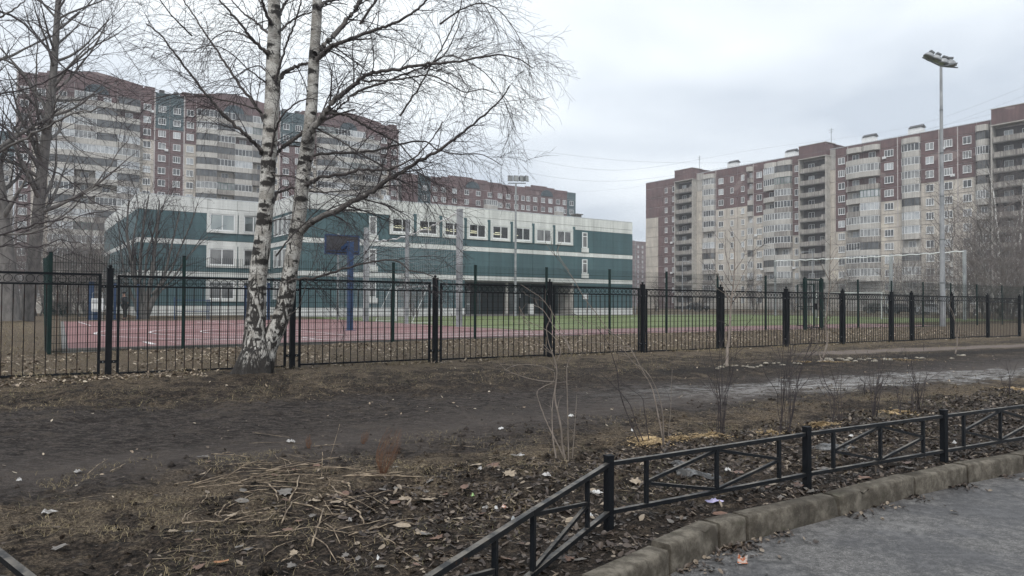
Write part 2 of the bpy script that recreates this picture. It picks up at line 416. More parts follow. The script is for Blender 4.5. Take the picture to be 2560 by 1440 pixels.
# ------------------------------------------------------------------ ground
def vnoise(x, y, seed=0):
    xi = np.floor(x).astype(np.int64); yi = np.floor(y).astype(np.int64)
    xf = x - xi; yf = y - yi
    def h(a, b):
        n = (a * 374761393 + b * 668265263 + seed * 1442695041) & 0x7fffffff
        n = ((n ^ (n >> 13)) * 1274126177) & 0x7fffffff
        return ((n ^ (n >> 16)) & 0xffff) / 65535.0
    sx, sy = xf * xf * (3 - 2 * xf), yf * yf * (3 - 2 * yf)
    return (h(xi, yi) * (1 - sx) + h(xi + 1, yi) * sx) * (1 - sy) + (h(xi, yi + 1) * (1 - sx) + h(xi + 1, yi + 1) * sx) * sy
def fbm(x, y, f, o=4, seed=0, gain=0.5):
    s, a, t = 0, 1, 0
    for i in range(o): s = s + a * vnoise(x * f + 17.3 * i, y * f - 9.1 * i, seed + i); t += a; a *= gain; f *= 2.03
    return s / t

# front top edge of the kerb, from beside the camera round the corner and away along the road
KERB = [(-0.62, -1.5), (-0.55, 0.5), (-0.45, 1.6), (-0.2, 2.6), (0.12, 3.3), (0.5, 4.0), (0.99, 4.54), (1.42, 5.0), (1.67, 5.18), (2.59, 5.79), (3.53, 6.42), (4.28, 6.88), (5.16, 7.37)]
_u, _v = uv(*KERB[-1])
for k in range(1, 26): KERB.append(xy(_u + k * 1.0, _v + 0.004 * k))
KP = np.array(KERB)
def kerb_sd(x, y):                                   # signed distance, positive on the soil side
    x = np.asarray(x, float); y = np.asarray(y, float)
    best = np.full(x.shape, 1e9); sg = np.ones(x.shape)
    for i in range(len(KP) - 1):
        a, b = KP[i], KP[i + 1]; dx_, dy_ = b - a; L2 = dx_ * dx_ + dy_ * dy_
        lo = -1e9 if i == 0 else 0; hi = 1e9 if i == len(KP) - 2 else 1
        t = np.clip(((x - a[0]) * dx_ + (y - a[1]) * dy_) / L2, lo, hi)
        ex, ey = x - a[0] - t * dx_, y - a[1] - t * dy_
        d = np.hypot(ex, ey); s = np.sign(dx_ * ey - dy_ * ex)
        m_ = d < best; best = np.where(m_, d, best); sg = np.where(m_, s, sg)
    return best * sg

TREE = at(637, 925, 13.7)                            # foot of the double birch
TREE.z = g1(TREE.x, TREE.y)
def gfull(x, y):
    x = np.asarray(x, float); y = np.asarray(y, float)
    z = gz(x, y)
    u = CU * x + SU * y; v = -SU * x + CU * y
    near = np.clip((30 - y) / 15, 0, 1)
    path = np.exp(-((v - 9.0 + 0.10 * np.clip(u, 0, 12)) / 1.7) ** 2)        # trodden strip between the two fences
    rough_ = (1 - 0.55 * path) * near
    z = z + (fbm(x, y, 0.9, 3, 5) - 0.5) * 0.10 * near
    z = z + (fbm(x, y, 3.5, 4, 9, 0.62) - 0.5) * 0.10 * rough_
    z = z + (fbm(x, y, 11.0, 2, 21) - 0.5) * 0.045 * rough_
    z = z - 0.03 * path * near
    z = z + 0.05 * np.exp(-((x - TREE.x) ** 2 + (y - TREE.y) ** 2) / 0.5)       # mound at the birch
    # dug bed by the row of stones
    z = np.where((v > 21.3) & (v < 62), np.minimum(z, 0.425), z)
    sd = kerb_sd(x, y)
    edge = np.clip((sd - 0.1) / 0.35, 0, 1)
    z = np.where(y < 30, z * edge + (1 - edge) * 0.135, z)
    z = np.where(sd < 0.10, -0.30, z)
    return z
def gf(x, y): return float(gfull(np.array([x]), np.array([y]))[0])

def graded(lo, hi, step, far_lo, far_hi, r=1.16):
    mid = list(np.arange(lo, hi + 1e-6, step))
    a, s = [], step
    p = lo
    while p > far_lo: s *= r; p -= s; a.append(p)
    b, s = [], step
    p = hi
    while p < far_hi: s *= r; p += s; b.append(p)
    return np.array(a[::-1] + mid + b)
gx = graded(-7.5, 11.0, 0.042, -2500, 2500)
gy = graded(2.6, 12.5, 0.045, -600, 3500, 1.12)
GX, GY = np.meshgrid(gx, gy)
GZ = gfull(GX.ravel(), GY.ravel())
nx, ny = len(gx), len(gy)
ii = (np.arange(ny - 1)[:, None] * nx + np.arange(nx - 1)[None, :]).ravel()
F = np.stack([ii, ii + 1, ii + nx + 1, ii + nx], 1)

def ground_mat():
    t = NT('bare_soil_and_dry_grass')
    pos = t.N('ShaderNodeNewGeometry').outputs['Position']
    def dot(vx, vy):
        d = t.N('ShaderNodeVectorMath', operation='DOT_PRODUCT'); t.l.new(pos, d.inputs[0]); d.inputs[1].default_value = (vx, vy, 0); return d.outputs['Value']
    u = dot(CU, SU); v = dot(-SU, CU)
    n1 = t.noise(0.8, 5, 0.6); n2 = t.noise(5, 6, 0.65); n3 = t.noise(38, 5, 0.72); n4 = t.noise(2.2, 5, 0.7, None, 0.6)
    n5 = t.noise(13, 6, 0.75); n6 = t.noise(110, 3, 0.75); nst = t.noise(6, 6, 0.75, t.P((1.0, 3.2, 1)), 0.5)
    mud = t.ramp(n5, [(0.40, (0.009, 0.0070, 0.0056)), (0.50, (0.026, 0.0195, 0.0152)), (0.60, (0.070, 0.053, 0.040))])
    mud = t.mix(t.ramp(n2, [(0.44, 0.0), (0.60, 0.7)]), mud, (0.050, 0.040, 0.032))
    mud = t.mix(1.0, mud, t.ramp(n3, [(0.38, 0.35), (0.50, 0.9), (0.62, 2.1)]), 'MULTIPLY')
    path = t.ramp(nst, [(0.42, (0.0155, 0.0118, 0.0100)), (0.50, (0.037, 0.0295, 0.0255)), (0.58, (0.078, 0.064, 0.056))])
    path = t.mix(1.0, path, t.ramp(n3, [(0.38, 0.5), (0.50, 0.95), (0.62, 1.6)]), 'MULTIPLY')
    path = t.mix(t.ramp(n4, [(0.53, 0.0), (0.64, 0.5)]), path, (0.066, 0.055, 0.048))
    pb = t.math('SUBTRACT', 1.0, t.math('MULTIPLY', t.math('ABSOLUTE', t.math('SUBTRACT', t.math('ADD', v, t.math('MULTIPLY', t.math('SUBTRACT', n1, 0.5), 1.5)), 7.7)), 1.1), cl=True)
    path = t.mix(t.math('MULTIPLY', pb, 0.6), path, (0.105, 0.088, 0.078))
    grass = t.ramp(t.math('ADD', t.math('MULTIPLY', n3, 0.5), t.math('MULTIPLY', n6, 0.5)), [(0.42, (0.034, 0.025, 0.018)), (0.50, (0.10, 0.077, 0.054)), (0.60, (0.26, 0.205, 0.145))])
    # grass in patches, more of it towards and beyond the fence
    us = t.math('MINIMUM', t.math('MAXIMUM', u, 0.0), 12.0)
    vn = t.math('ADD', v, t.math('MULTIPLY', t.math('SUBTRACT', n1, 0.5), 2.4))
    vn = t.math('ADD', vn, t.math('MULTIPLY', t.math('SUBTRACT', n2, 0.5), 1.6))
    zone = t.ramp(t.math('MULTIPLY', vn, 1 / 40.0), [(0.0, 0.15), (0.12, 0.22), (0.155, 0.62), (0.185, 0.2), (0.25, 0.30), (0.33, 0.42), (0.385, 0.9), (0.55, 0.8)])
    gm = t.ramp(t.math('ADD', t.math('MULTIPLY', n4, 1.1), t.math('MULTIPLY', zone, 0.55)), [(0.74, 0.0), (0.90, 1.0)])
    pc = t.math('MULTIPLY_ADD', us, -0.10, 9.0)
    pd = t.math('ABSOLUTE', t.math('SUBTRACT', vn, pc))
    pw = t.math('MULTIPLY_ADD', us, -0.09, 2.0)
    pm = t.math('SUBTRACT', 1.0, t.math('MULTIPLY', t.math('SUBTRACT', pd, pw), 1.3), cl=True)
    c = t.mix(pm, mud, path)
    c = t.mix(t.math('MULTIPLY', gm, t.math('SUBTRACT', 1.0, t.math('MULTIPLY', pm, 0.75))), c, grass)
    # pale worn track crossing at the right
    td = t.math('ABSOLUTE', t.math('SUBTRACT', t.math('SUBTRACT', v, t.math('MULTIPLY', t.math('SUBTRACT', n1, 0.5), 1.0)), t.math('MULTIPLY_ADD', t.math('SUBTRACT', u, 25.0), -0.10, 11.9)))
    tm = t.math('MULTIPLY', t.math('SUBTRACT', 1.0, t.math('MULTIPLY', t.math('SUBTRACT', td, 0.35), 2.5), cl=True), t.math('MULTIPLY', t.math('SUBTRACT', u, 18.0), 0.5, cl=True))
    c = t.mix(t.math('MULTIPLY', tm, 0.85), c, (0.20, 0.165, 0.145))
    # black dug soil round the stones
    bd = t.math('ABSOLUTE', t.math('SUBTRACT', v, t.math('MULTIPLY_ADD', t.math('SUBTRACT', u, 11.0), -0.03, 10.75)))
    bm = t.math('MULTIPLY', t.math('SUBTRACT', 1.0, t.math('MULTIPLY', t.math('SUBTRACT', bd, 0.25), 3.0), cl=True), t.math('MULTIPLY', t.math('SUBTRACT', u, 10.0), 0.7, cl=True))
    c = t.mix(t.math('MULTIPLY', bm, 0.8), c, (0.020, 0.0165, 0.0145))
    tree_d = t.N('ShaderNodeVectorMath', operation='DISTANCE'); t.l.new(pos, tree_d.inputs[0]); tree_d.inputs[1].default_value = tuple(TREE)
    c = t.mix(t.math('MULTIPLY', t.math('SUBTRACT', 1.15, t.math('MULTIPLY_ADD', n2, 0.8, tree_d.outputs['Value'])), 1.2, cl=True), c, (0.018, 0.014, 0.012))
    # wet strip on the path, its glint painted pale, and damp hollows in the near mud
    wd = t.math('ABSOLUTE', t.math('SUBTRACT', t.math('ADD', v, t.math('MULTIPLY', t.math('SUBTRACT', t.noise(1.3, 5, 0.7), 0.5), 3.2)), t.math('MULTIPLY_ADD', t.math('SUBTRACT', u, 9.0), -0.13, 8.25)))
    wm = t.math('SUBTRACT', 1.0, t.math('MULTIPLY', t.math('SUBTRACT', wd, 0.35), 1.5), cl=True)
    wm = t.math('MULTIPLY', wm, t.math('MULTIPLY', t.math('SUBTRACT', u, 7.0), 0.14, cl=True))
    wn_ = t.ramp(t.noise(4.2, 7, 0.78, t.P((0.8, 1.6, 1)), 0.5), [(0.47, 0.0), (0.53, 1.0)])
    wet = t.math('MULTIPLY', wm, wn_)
    damp = t.math('MULTIPLY', t.ramp(t.noise(2.6, 6, 0.75), [(0.55, 0.0), (0.66, 1.0)]), t.math('MULTIPLY', t.math('SUBTRACT', 6.2, v), 0.8, cl=True))
    c = t.mix(t.math('MULTIPLY', wet, 0.85), c, (0.26, 0.25, 0.235))  # pale colour painted in for the sky's glint on the wet ground
    t.col(c)
    r = t.mix(damp, t.mix(pm, 0.92, 0.78), 0.42)
    t.rough(t.mix(wet, r, 0.12))
    t.l.new(t.math('MULTIPLY_ADD', wet, 0.45, 0.16), t.b.inputs['Specular IOR Level'])
    hb = t.math('ADD', t.math('MULTIPLY', n3, 1.0), t.math('MULTIPLY', n5, 1.6))
    b = t.N('ShaderNodeBump'); b.inputs['Distance'].default_value = 0.035
    t.l.new(t.math('MULTIPLY_ADD', wet, -0.97, 0.98), b.inputs['Strength'])
    t.l.new(hb, b.inputs['Height']); t.l.new(b.outputs[0], t.b.inputs['Normal'])
    return t.m
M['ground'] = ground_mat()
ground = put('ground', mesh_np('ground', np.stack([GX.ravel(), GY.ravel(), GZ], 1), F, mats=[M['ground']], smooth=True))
tag(ground, kind='structure')

# road
def asphalt():
    t = NT('worn_asphalt')
    n3 = t.noise(120, 4, 0.85); n1 = t.noise(1.1, 5, 0.6); n2 = t.noise(14, 5, 0.6)
    c = t.ramp(n3, [(0.38, (0.050, 0.0475, 0.046)), (0.52, (0.100, 0.096, 0.093)), (0.66, (0.25, 0.24, 0.23))])
    c = t.mix(1.0, c, t.ramp(n2, [(0.40, 0.72), (0.60, 1.22)]), 'MULTIPLY')
    c = t.mix(1.0, c, t.ramp(t.noise(42, 4, 0.8), [(0.40, 0.62), (0.58, 1.35)]), 'MULTIPLY')
    c = t.mix(t.ramp(t.noise(2.3, 7, 0.8), [(0.53, 0.0), (0.62, 0.45)]), c, (0.20, 0.195, 0.19))
    wet = t.ramp(t.math('ADD', n1, t.math('MULTIPLY', n2, 0.25)), [(0.54, 1.0), (0.68, 0.0)])
    c = t.mix(t.math('MULTIPLY', wet, 0.8), c, t.mix(1.0, c, (0.42, 0.42, 0.45), 'MULTIPLY'))
    cr_ = t.N('ShaderNodeTexVoronoi', feature='DISTANCE_TO_EDGE'); cr_.inputs['Scale'].default_value = 0.55
    wp = t.N('ShaderNodeMix', data_type='VECTOR'); pp = t.P()
    nn = t.N('ShaderNodeTexNoise'); nn.inputs['Scale'].default_value = 2.5; t.l.new(pp, nn.inputs['Vector'])
    wp.inputs[0].default_value = 0.35; t.l.new(pp, wp.inputs[4]); t.l.new(nn.outputs['Color'], wp.inputs[5]); t.l.new(wp.outputs[1], cr_.inputs['Vector'])
    crack = t.ramp(cr_.outputs['Distance'], [(0.0, 1.0), (0.012, 0.0)])
    c = t.mix(t.math('MULTIPLY', crack, 0.55), c, (0.018, 0.018, 0.019))
    t.col(c); t.rough(t.mix(wet, 0.75, 0.5)); t.bump(t.math('ADD', n3, t.math('MULTIPLY', crack, -2.0)), 0.5, 0.006)
    return t.m
M['asphalt'] = asphalt()
mb = MB()
far = [xy(_u + 400, _v), (400, -200), (-200, -200), (-0.62, -200)]
kin = [tuple(p) for p in KP]
P = [(x, y, 0.0) for x, y in kin + [xy(_u + 60, _v), (60, -60), (-0.62, -60)]]
mb.poly(P[::-1])
road = mb.build('road', M['asphalt']); tag(road, kind='structure')

# kerb stones: each stone an object, the group of them one thing
def kerb_conc():
    t = NT('old_kerb_concrete')
    n = t.noise(9, 6, 0.7); n1 = t.noise(2.3, 4, 0.6); sp = t.noise(120, 3, 0.7)
    c = t.ramp(n, [(0.40, (0.062, 0.053, 0.042)), (0.50, (0.098, 0.086, 0.069)), (0.62, (0.16, 0.142, 0.116))])
    c = t.mix(t.ramp(n1, [(0.48, 0.0), (0.60, 0.55)]), c, (0.034, 0.030, 0.024))
    c = t.mix(t.ramp(sp, [(0.62, 0.0), (0.74, 0.7)]), c, (0.26, 0.24, 0.21))
    c = t.mix(t.ramp(t.noise(4, 5, 0.7, t.P((1, 1, 3))), [(0.60, 0.0), (0.75, 0.5)]), c, (0.050, 0.055, 0.030))
    t.col(c); t.rough(0.9); t.b.inputs['Specular IOR Level'].default_value = .2; t.bump(t.math('ADD', n, t.math('MULTIPLY', sp, 0.3)), 0.5, 0.015); return t.m
M['kerb'] = kerb_conc()
kerb = empty('kerb', (KERB[7][0], KERB[7][1], 0)); tag(kerb, kind='structure')
KB = Vector((KERB[7][0], KERB[7][1], 0))
def kerb_stone(a, b, top, tilt=0.0):
    a, b = Vector((*a, 0)), Vector((*b, 0)); t = (b - a).normalized(); n = Vector((-t.y, t.x, 0)); L = (b - a).length
    a = a + t * 0.016; b = b - t * 0.016
    me = bpy.data.meshes.new('kerb_stone'); nseg = max(6, int(L / 0.07)); prof = []
    for k in range(4): prof.append((0.0 - 0.006 * (k < 2), lerp(-0.12, top - 0.020, k / 3)))
    prof += [(0.005, top - 0.007), (0.018, top), (0.075, top + 0.002), (0.13, top), (0.15, top - 0.008), (0.155, top - 0.05), (0.155, -0.12)]
    V, Fc = [], []; m = len(prof)
    for i in range(nseg + 1):
        p = a.lerp(b, i / nseg); end = min(i, nseg - i)
        for j, (o, z) in enumerate(prof):
            w = 0.004 * (fbm(np.array([p.x * 3 + j]), np.array([p.y * 3]), 3.0, 3, 4)[0] - 0.5)
            chip = 0.010 if end == 0 else 0.0
            if 3 <= j <= 7:
                ch = max(0, fbm(np.array([p.x * 2.0]), np.array([p.y * 2.0 + 9]), 3.1, 3, 77)[0] - 0.66) * 0.22
                z2 = z - ch * (1 if j < 6 else 0.3) - chip * 0.7; o2 = o + ch * 0.8 * (1 if j < 5 else 0)
            else: z2, o2 = z, o
            o2 += w; q = p + n * (o2 + (chip if j < 5 else 0)); V.append((q.x, q.y, z2 + tilt * (i / nseg - 0.5) + w * 0.4))
    for i in range(nseg):
        for j in range(m - 1): Fc.append((i * m + j, (i + 1) * m + j, (i + 1) * m + j + 1, i * m + j + 1))
    Fc.append(tuple(range(m))); Fc.append(tuple(nseg * m + j for j in range(m))[::-1])
    V = [(x - KB.x, y - KB.y, z) for x, y, z in V]
    me.from_pydata(V, [], Fc); me.materials.append(M['kerb']); me.polygons.foreach_set('use_smooth', [True] * len(Fc)); me.update()
    o = put('kerb_stone', me, kerb)
    md = o.modifiers.new('edges', 'EDGE_SPLIT'); md.split_angle = math.radians(50)
    return o
rk = random.Random(3)
for i in range(1, len(KERB) - 1):
    kerb_stone(KERB[i], KERB[i + 1], 0.165 + rk.uniform(-0.016, 0.010), rk.uniform(-0.016, 0.016))

# ------------------------------------------------------------------ sports court, pitch and markings
CZ = 0.45
def rub(name, a, b, b2):
    t = NT(name); n1 = t.noise(0.5, 5, 0.65); n2 = t.noise(60, 3, 0.7)
    c = t.ramp(n1, [(0.35, b), (0.65, a)]); c = t.mix(1.0, c, t.ramp(n2, [(0.3, 0.8), (0.7, 1.15)]), 'MULTIPLY')
    c = t.mix(t.ramp(t.noise(1.6, 5, 0.7), [(0.56, 0.0), (0.70, 0.5)]), c, b2)
    t.col(c); t.rough(0.75); return t.m
M['court'] = rub('red_rubber_court', (0.235, 0.108, 0.105), (0.19, 0.09, 0.09), (0.23, 0.15, 0.145))
M['turf'] = rub('artificial_turf', (0.135, 0.168, 0.048), (0.10, 0.135, 0.038), (0.165, 0.19, 0.07))
def uvpoly(name, pts, z, mat, kind='structure'):
    o = MB().poly([(*xy(u, v), z) for u, v in pts]).build(name, mat); return tag(o, kind=kind)
uvpoly('sports_court', [(1.3, 21.65), (19.2, 21.65), (46, 21.65), (46, 26.4), (19.2, 26.4), (19.2, 50), (2.75, 50)], CZ, M['court'])
uvpoly('turf_pitch', [(19.2, 26.4), (72, 26.4), (72, 56.5), (19.2, 56.5)], CZ + 0.006, M['turf'])
ck = MB()
def uvbox(mb_, u0, u1, v0, v1, z0, z1, m=0):
    c = [xy(u0, v0), xy(u1, v0), xy(u1, v1), xy(u0, v1)]
    return mb_.vprism(c, z0, z1, m)
uvbox(ck, 1.16, 46, 21.53, 21.65, 0.28, CZ + 0.012); ck.vprism([xy(1.16, 21.65), xy(1.3, 21.65), xy(2.75, 50), xy(2.61, 50)], 0.28, CZ + 0.012)
tag(ck.build('court_edging', M['conc_dark']), kind='structure')

lines = MB()
def ln(a, b, w=0.06, z=CZ + 0.012, mb_=None, m=0):
    a, b = Vector((*xy(*a), z)), Vector((*xy(*b), z)); t = (b - a).normalized(); n = Vector((-t.y, t.x, 0)) * w / 2
    (mb_ or lines).quad(a - n, b - n, b + n, a + n, m)
def arc(cu, cv, r, a0, a1, w=0.06, mb_=None, n=24):
    for i in range(n):
        p, q = math.radians(lerp(a0, a1, i / n)), math.radians(lerp(a0, a1, (i + 1) / n))
        ln((cu + r * math.cos(p), cv + r * math.sin(p)), (cu + r * math.cos(q), cv + r * math.sin(q)), w, mb_=mb_)
for v in (22.6, 23.25, 23.9, 24.6, 25.3): ln((4.0, v), (46, v), 0.06)          # running lanes along the near edge
ln((3.4, 22.5), (3.4, 24.1), 0.16)                                      # thick white start mark
ln((8.3, 22.6), (8.3, 24.6), 0.08)
for k, r in enumerate((2.0, 3.6, 5.2, 6.8)): arc(10.5, 30.5, r * 1.15, 90, 270, 0.10)
for k, r in enumerate((2.0, 3.6, 5.2, 6.8)):
    ln((10.5, 30.5 - r * 1.15), (18.6, 30.5 - r * 1.15), 0.10); ln((10.5, 30.5 + r * 1.15), (18.6, 30.5 + r * 1.15), 0.10)
ln((10.2, 25.4), (10.2, 49), 0.07); ln((3.4, 41), (18.6, 41), 0.07); ln((3.4, 49), (18.6, 49), 0.07)
ln((3.4, 41), (3.4, 49), 0.07); ln((18.6, 25.4), (18.6, 49), 0.07)
arc(10.9, 45, 1.8, 0, 360, 0.07, n=30)
tag(lines.build('court_markings', M['line']), kind='structure')
pl = MB()
for v in (27.5, 55.5): ln((20.3, v), (70.6, v), 0.10, CZ + 0.014, pl)
for u in (20.3, 45.4, 70.6): ln((u, 27.5), (u, 55.5), 0.10, CZ + 0.014, pl)
arc(45.4, 41.5, 4.0, 0, 360, 0.10, pl, 36)
for u0, s in ((20.3, 1), (70.6, -1)):
    ln((u0 + s * 8, 33.5), (u0 + s * 8, 49.5), 0.10, CZ + 0.014, pl); ln((u0, 33.5), (u0 + s * 8, 33.5), 0.10, CZ + 0.014, pl); ln((u0, 49.5), (u0 + s * 8, 49.5), 0.10, CZ + 0.014, pl)
ln((20.3, 30.5), (70.6, 30.5), 0.08, CZ + 0.014, pl)
tag(pl.build('pitch_markings', M['line_g']), kind='structure')
# paved strip at the foot of the school and the yard behind the pitch
def pave():
    return simple('worn_paving', (0.20, 0.195, 0.18), (0.13, 0.125, 0.115), 0.6, 0.9)
uvpoly('pavement', [(18, 58.4), (96, 58.4), (96, 60.9), (18, 60.9)], CZ + 0.004, pave())

# ------------------------------------------------------------------ black ornamental fence
UF, VF = uv(*(at(272, 800, 13.07).xy))
fz = lambda u: 0.305 - 0.0027 * clamp(u, -5, 45)
posts_px = [-348, 272, 728, 1088, 1370, 1605, 1802, 1968, 2112, 2237, 2290, 2391, 2486, 2566]
post_u = [-2.0, UF]
for k in range(2, 10): post_u.append(UF + 3.30 * (k - 1))
post_u += [post_u[-1] + 1.55, post_u[-1] + 4.85, post_u[-1] + 8.15, post_u[-1] + 11.45]
post_u = sorted(post_u); post_u[0] = UF - 3.3
fence = empty('ornamental_fence', (*xy(UF, VF), g1(*xy(UF, VF))), ANG_U, 'long black ornamental metal fence with a band of rings along its top', 'fence')
FZ = fence.location.z
post_me = MB().box(-0.05, 0.05, -0.05, 0.05, -0.15, 1.93).mesh('fence_post', M['fence_black'])
cap = MB().box(-0.056, 0.056, -0.056, 0.056, 1.93, 1.945); cap.tube([(0, 0, 1.945), (0, 0, 1.965)], [0.022, 0.022], 8)
cap.tube([(0, 0, 1.962), (0, 0, 1.972), (0, 0, 1.99), (0, 0, 2.005), (0, 0, 2.012)], [0.018, 0.032, 0.036, 0.024, 0.006], 10)
cap_me = cap.mesh('post_cap', M['fence_black'])
bar_me = MB().box(-0.0075, 0.0075, -0.0075, 0.0075, 0, 1).mesh('bar', M['fence_bar'])
rg = MB(); nr, nk = 18, 4
for i in range(nr):
    a = 2 * PI * i / nr
    for j in range(nk):
        b = 2 * PI * j / nk + PI / 4; rr = 0.063 + 0.0065 * math.cos(b)
        rg.v.append((rr * math.cos(a), 0.0075 * math.sin(b), rr * math.sin(a)))
for i in range(nr):
    for j in range(nk):
        rg.f.append((i * nk + j, ((i + 1) % nr) * nk + j, ((i + 1) % nr) * nk + (j + 1) % nk, i * nk + (j + 1) % nk)); rg.m.append(0)
ring_me = rg.mesh('ring', M['fence_black'])
frng = random.Random(5)
for i, u in enumerate(post_u):
    x = u - UF; z = fz(u) - FZ
    p = put('fence_post', post_me, fence, (x, 0, z)); put('post_cap', cap_me, p)
    p.rotation_euler = (frng.uniform(-0.008, 0.008), frng.uniform(-0.006, 0.006), 0)
    if i + 1 == len(post_u): break
    u2 = post_u[i + 1]; x0, x1 = x + 0.13, u2 - UF - 0.13; z1 = fz(u2) - FZ; L = x1 - x0
    mbp = MB(); sl = (z1 - z) / (u2 - u); zz = lambda xx, h: z + sl * (xx - x) + h
    dz0 = frng.uniform(-0.02, 0.02)
    for h, w in ((1.815, 0.04), (1.635, 0.032), (0.075, 0.035)):
        mbp.bar((x0, 0, zz(x0, h + dz0)), (x1, 0, zz(x1, h + dz0)), 0.035, w)
    for xx in (x0 + 0.02, x1 - 0.02): mbp.box(xx - 0.022, xx + 0.022, -0.0205, 0.0205, zz(xx, 0.02 + dz0), zz(xx, 1.838 + dz0))
    for s, xx, xp in ((1, x0, x), (-1, x1, u2 - UF)):
        for h in (1.62, 0.28):
            a, b = sorted((xp + s * 0.048, xx + s * 0.005)); mbp.box(a, b, -0.019, 0.019, zz(xx, h) - 0.025, zz(xx, h) + 0.025)
    pan = mbp.build('fence_panel', M['fence_black'], fence)
    n = max(2, int(round((L - 0.08) / 0.152))); st = (L - 0.08) / n
    for k in range(1, n):
        xx = x0 + 0.04 + k * st
        put('bar', bar_me, pan, (xx + frng.uniform(-0.004, 0.004), 0, zz(xx, 0.09 + dz0)), scale=(1, 1, 1.53)).rotation_euler = (0, frng.gauss(0, .003), 0)
    for k in range(n):
        xx = x0 + 0.04 + (k + 0.5) * st
        put('ring', ring_me, pan, (xx, 0, zz(xx, 1.7245 + dz0)))
    for s, xx in ((1, x0), (-1, x1)):
        pb = MB()
        for h in (1.62, 0.28): pb.tube([(xx - s * 0.045, -0.019, zz(xx, h)), (xx - s * 0.045, -0.027, zz(xx, h))], 0.009, 6)
        pb.build('bolt', M['galv'], pan)

# ------------------------------------------------------------------ green welded mesh fence round the court
gp_px = [125, 459, 735, 983, 1188, 1366, 1524, 1666, 1794, 1914, 2012, 2053, 2145, 2229, 2308, 2377, 2442, 2505, 2560]
def on_v(px, v):                                     # plan point on the line v = const seen at photo column px
    s = ray(px, 760).x; D = v / (CU - SU * s); return (s * D, D)
VG = 21.28
gu = [uv(*on_v(p, VG))[0] for p in gp_px]
gfence = empty('mesh_fence', (*xy(gu[0], VG), 0.34), ANG_U, 'dark green welded wire mesh fence around the sports court', 'fence')
gpost = MB().box(-0.04, 0.04, -0.03, 0.03, -0.1, 2.52).mesh('fence_post', M['fence_green'])
gcap = MB().box(-0.044, 0.044, -0.034, 0.034, 2.52, 2.545).mesh('post_cap', M['fence_black'])
def mesh_panel(x0, x1, z0, z1, top=2.48):
    mb_ = MB(); n = int((x1 - x0) / 0.055)
    for k in range(n + 1):
        x = lerp(x0, x1, k / n); mb_.add([(x - .0048, 0, z0 + .05), (x + .0048, 0, z0 + .05), (x, .007, z0 + .05), (x - .0048, 0, z1 + top + .02), (x + .0048, 0, z1 + top + .02), (x, .007, z1 + top + .02)], [(0, 1, 4, 3), (1, 2, 5, 4), (2, 0, 3, 5)])
    for h in list(np.arange(0.08, top, 0.2)) + [0.98, 1.0, 1.78, 1.8]:
        mb_.add([(x0, -.004, z0 + h - .005), (x1, -.004, z1 + h - .005), (x1, -.004, z1 + h + .005), (x0, -.004, z0 + h + .005), (x0, .003, z0 + h), (x1, .003, z1 + h)], [(0, 1, 2, 3), (3, 2, 5, 4), (0, 4, 5, 1)])
    return mb_
GZ0 = gfence.location.z
ggz = lambda u: 0.34 + 0.007 * clamp(u, 0, 20) - GZ0 - 0.02
for i, u in enumerate(gu):
    x = u - gu[0]
    p = put('fence_post', gpost, gfence, (x, 0, ggz(u))); put('post_cap', gcap, p)
    if i + 1 < len(gu) and i != 10:
        mesh_panel(x + 0.04, gu[i + 1] - gu[0] - 0.04, ggz(u), ggz(gu[i + 1])).build('mesh_panel', M['wire_green'], gfence)
# end panel turning the corner, leaning in at the foot
mbc = MB()
for k in range(56):
    t = k / 55; y0, y1 = 0.05 + t * 0.9, 0.05 + t * 3.0; z0, z1 = 0.02, 2.48
    mbc.bar((-0.03, y0, z0), (-0.03, y1, z1), 0.009, 0.006)
for k in range(13):
    h = k / 12; mbc.bar((-0.03, 0.05, 0.05 + 2.4 * h), (-0.03, lerp(0.95, 3.05, h), 0.05 + 2.4 * h), 0.009, 0.006)
mbc.bar((-0.03, 0.97, -0.1), (-0.03, 3.08, 2.5), 0.05)
mbc.build('mesh_panel', M['fence_green'], gfence)
# the open barred wicket gate in the green fence
G0, G1 = gu[10] - gu[0], gu[11] - gu[0]
gate = empty('wicket_gate', (*xy(gu[10], VG - 0.0), 0.48), ANG_U, 'open green barred wicket gate in the mesh fence beyond the black fence', 'gate')
W = G1 - G0
gf_ = MB()
for x in (0.0, W): gf_.box(x - 0.10, x + 0.10, -0.07, 0.05, -0.05, 2.47)
gf_.box(0.10, W - 0.10, -0.05, 0.03, 2.37, 2.45); gf_.box(0.10, W - 0.10, -0.05, 0.03, 0.03, 0.08)
gf_.build('gate_frame', M['fence_green'], gate)
for k in range(7):
    x = lerp(0.18, W - 0.18, k / 6); MB().box(x - 0.012, x + 0.012, -0.02, 0.005, 0.082, 2.368).build('bar', M['fence_green'], gate)
lk = MB().box(W * 0.55, W * 0.55 + 0.22, -0.055, -0.021, 0.95, 1.25); lk.build('lock_box', M['fence_black'], gate)
lf = MB()
for t in (0, 1): lf.bar((W * 0.62, 0.06 + 0.9 * t, 0.1), (W * 0.62, 0.06 + 0.9 * t, 2.2), 0.05)
for h in (0.12, 1.1, 2.18): lf.bar((W * 0.62, 0.085, h), (W * 0.62, 0.935, h), 0.04)
lf.build('gate_leaf', M['fence_green'], gate)

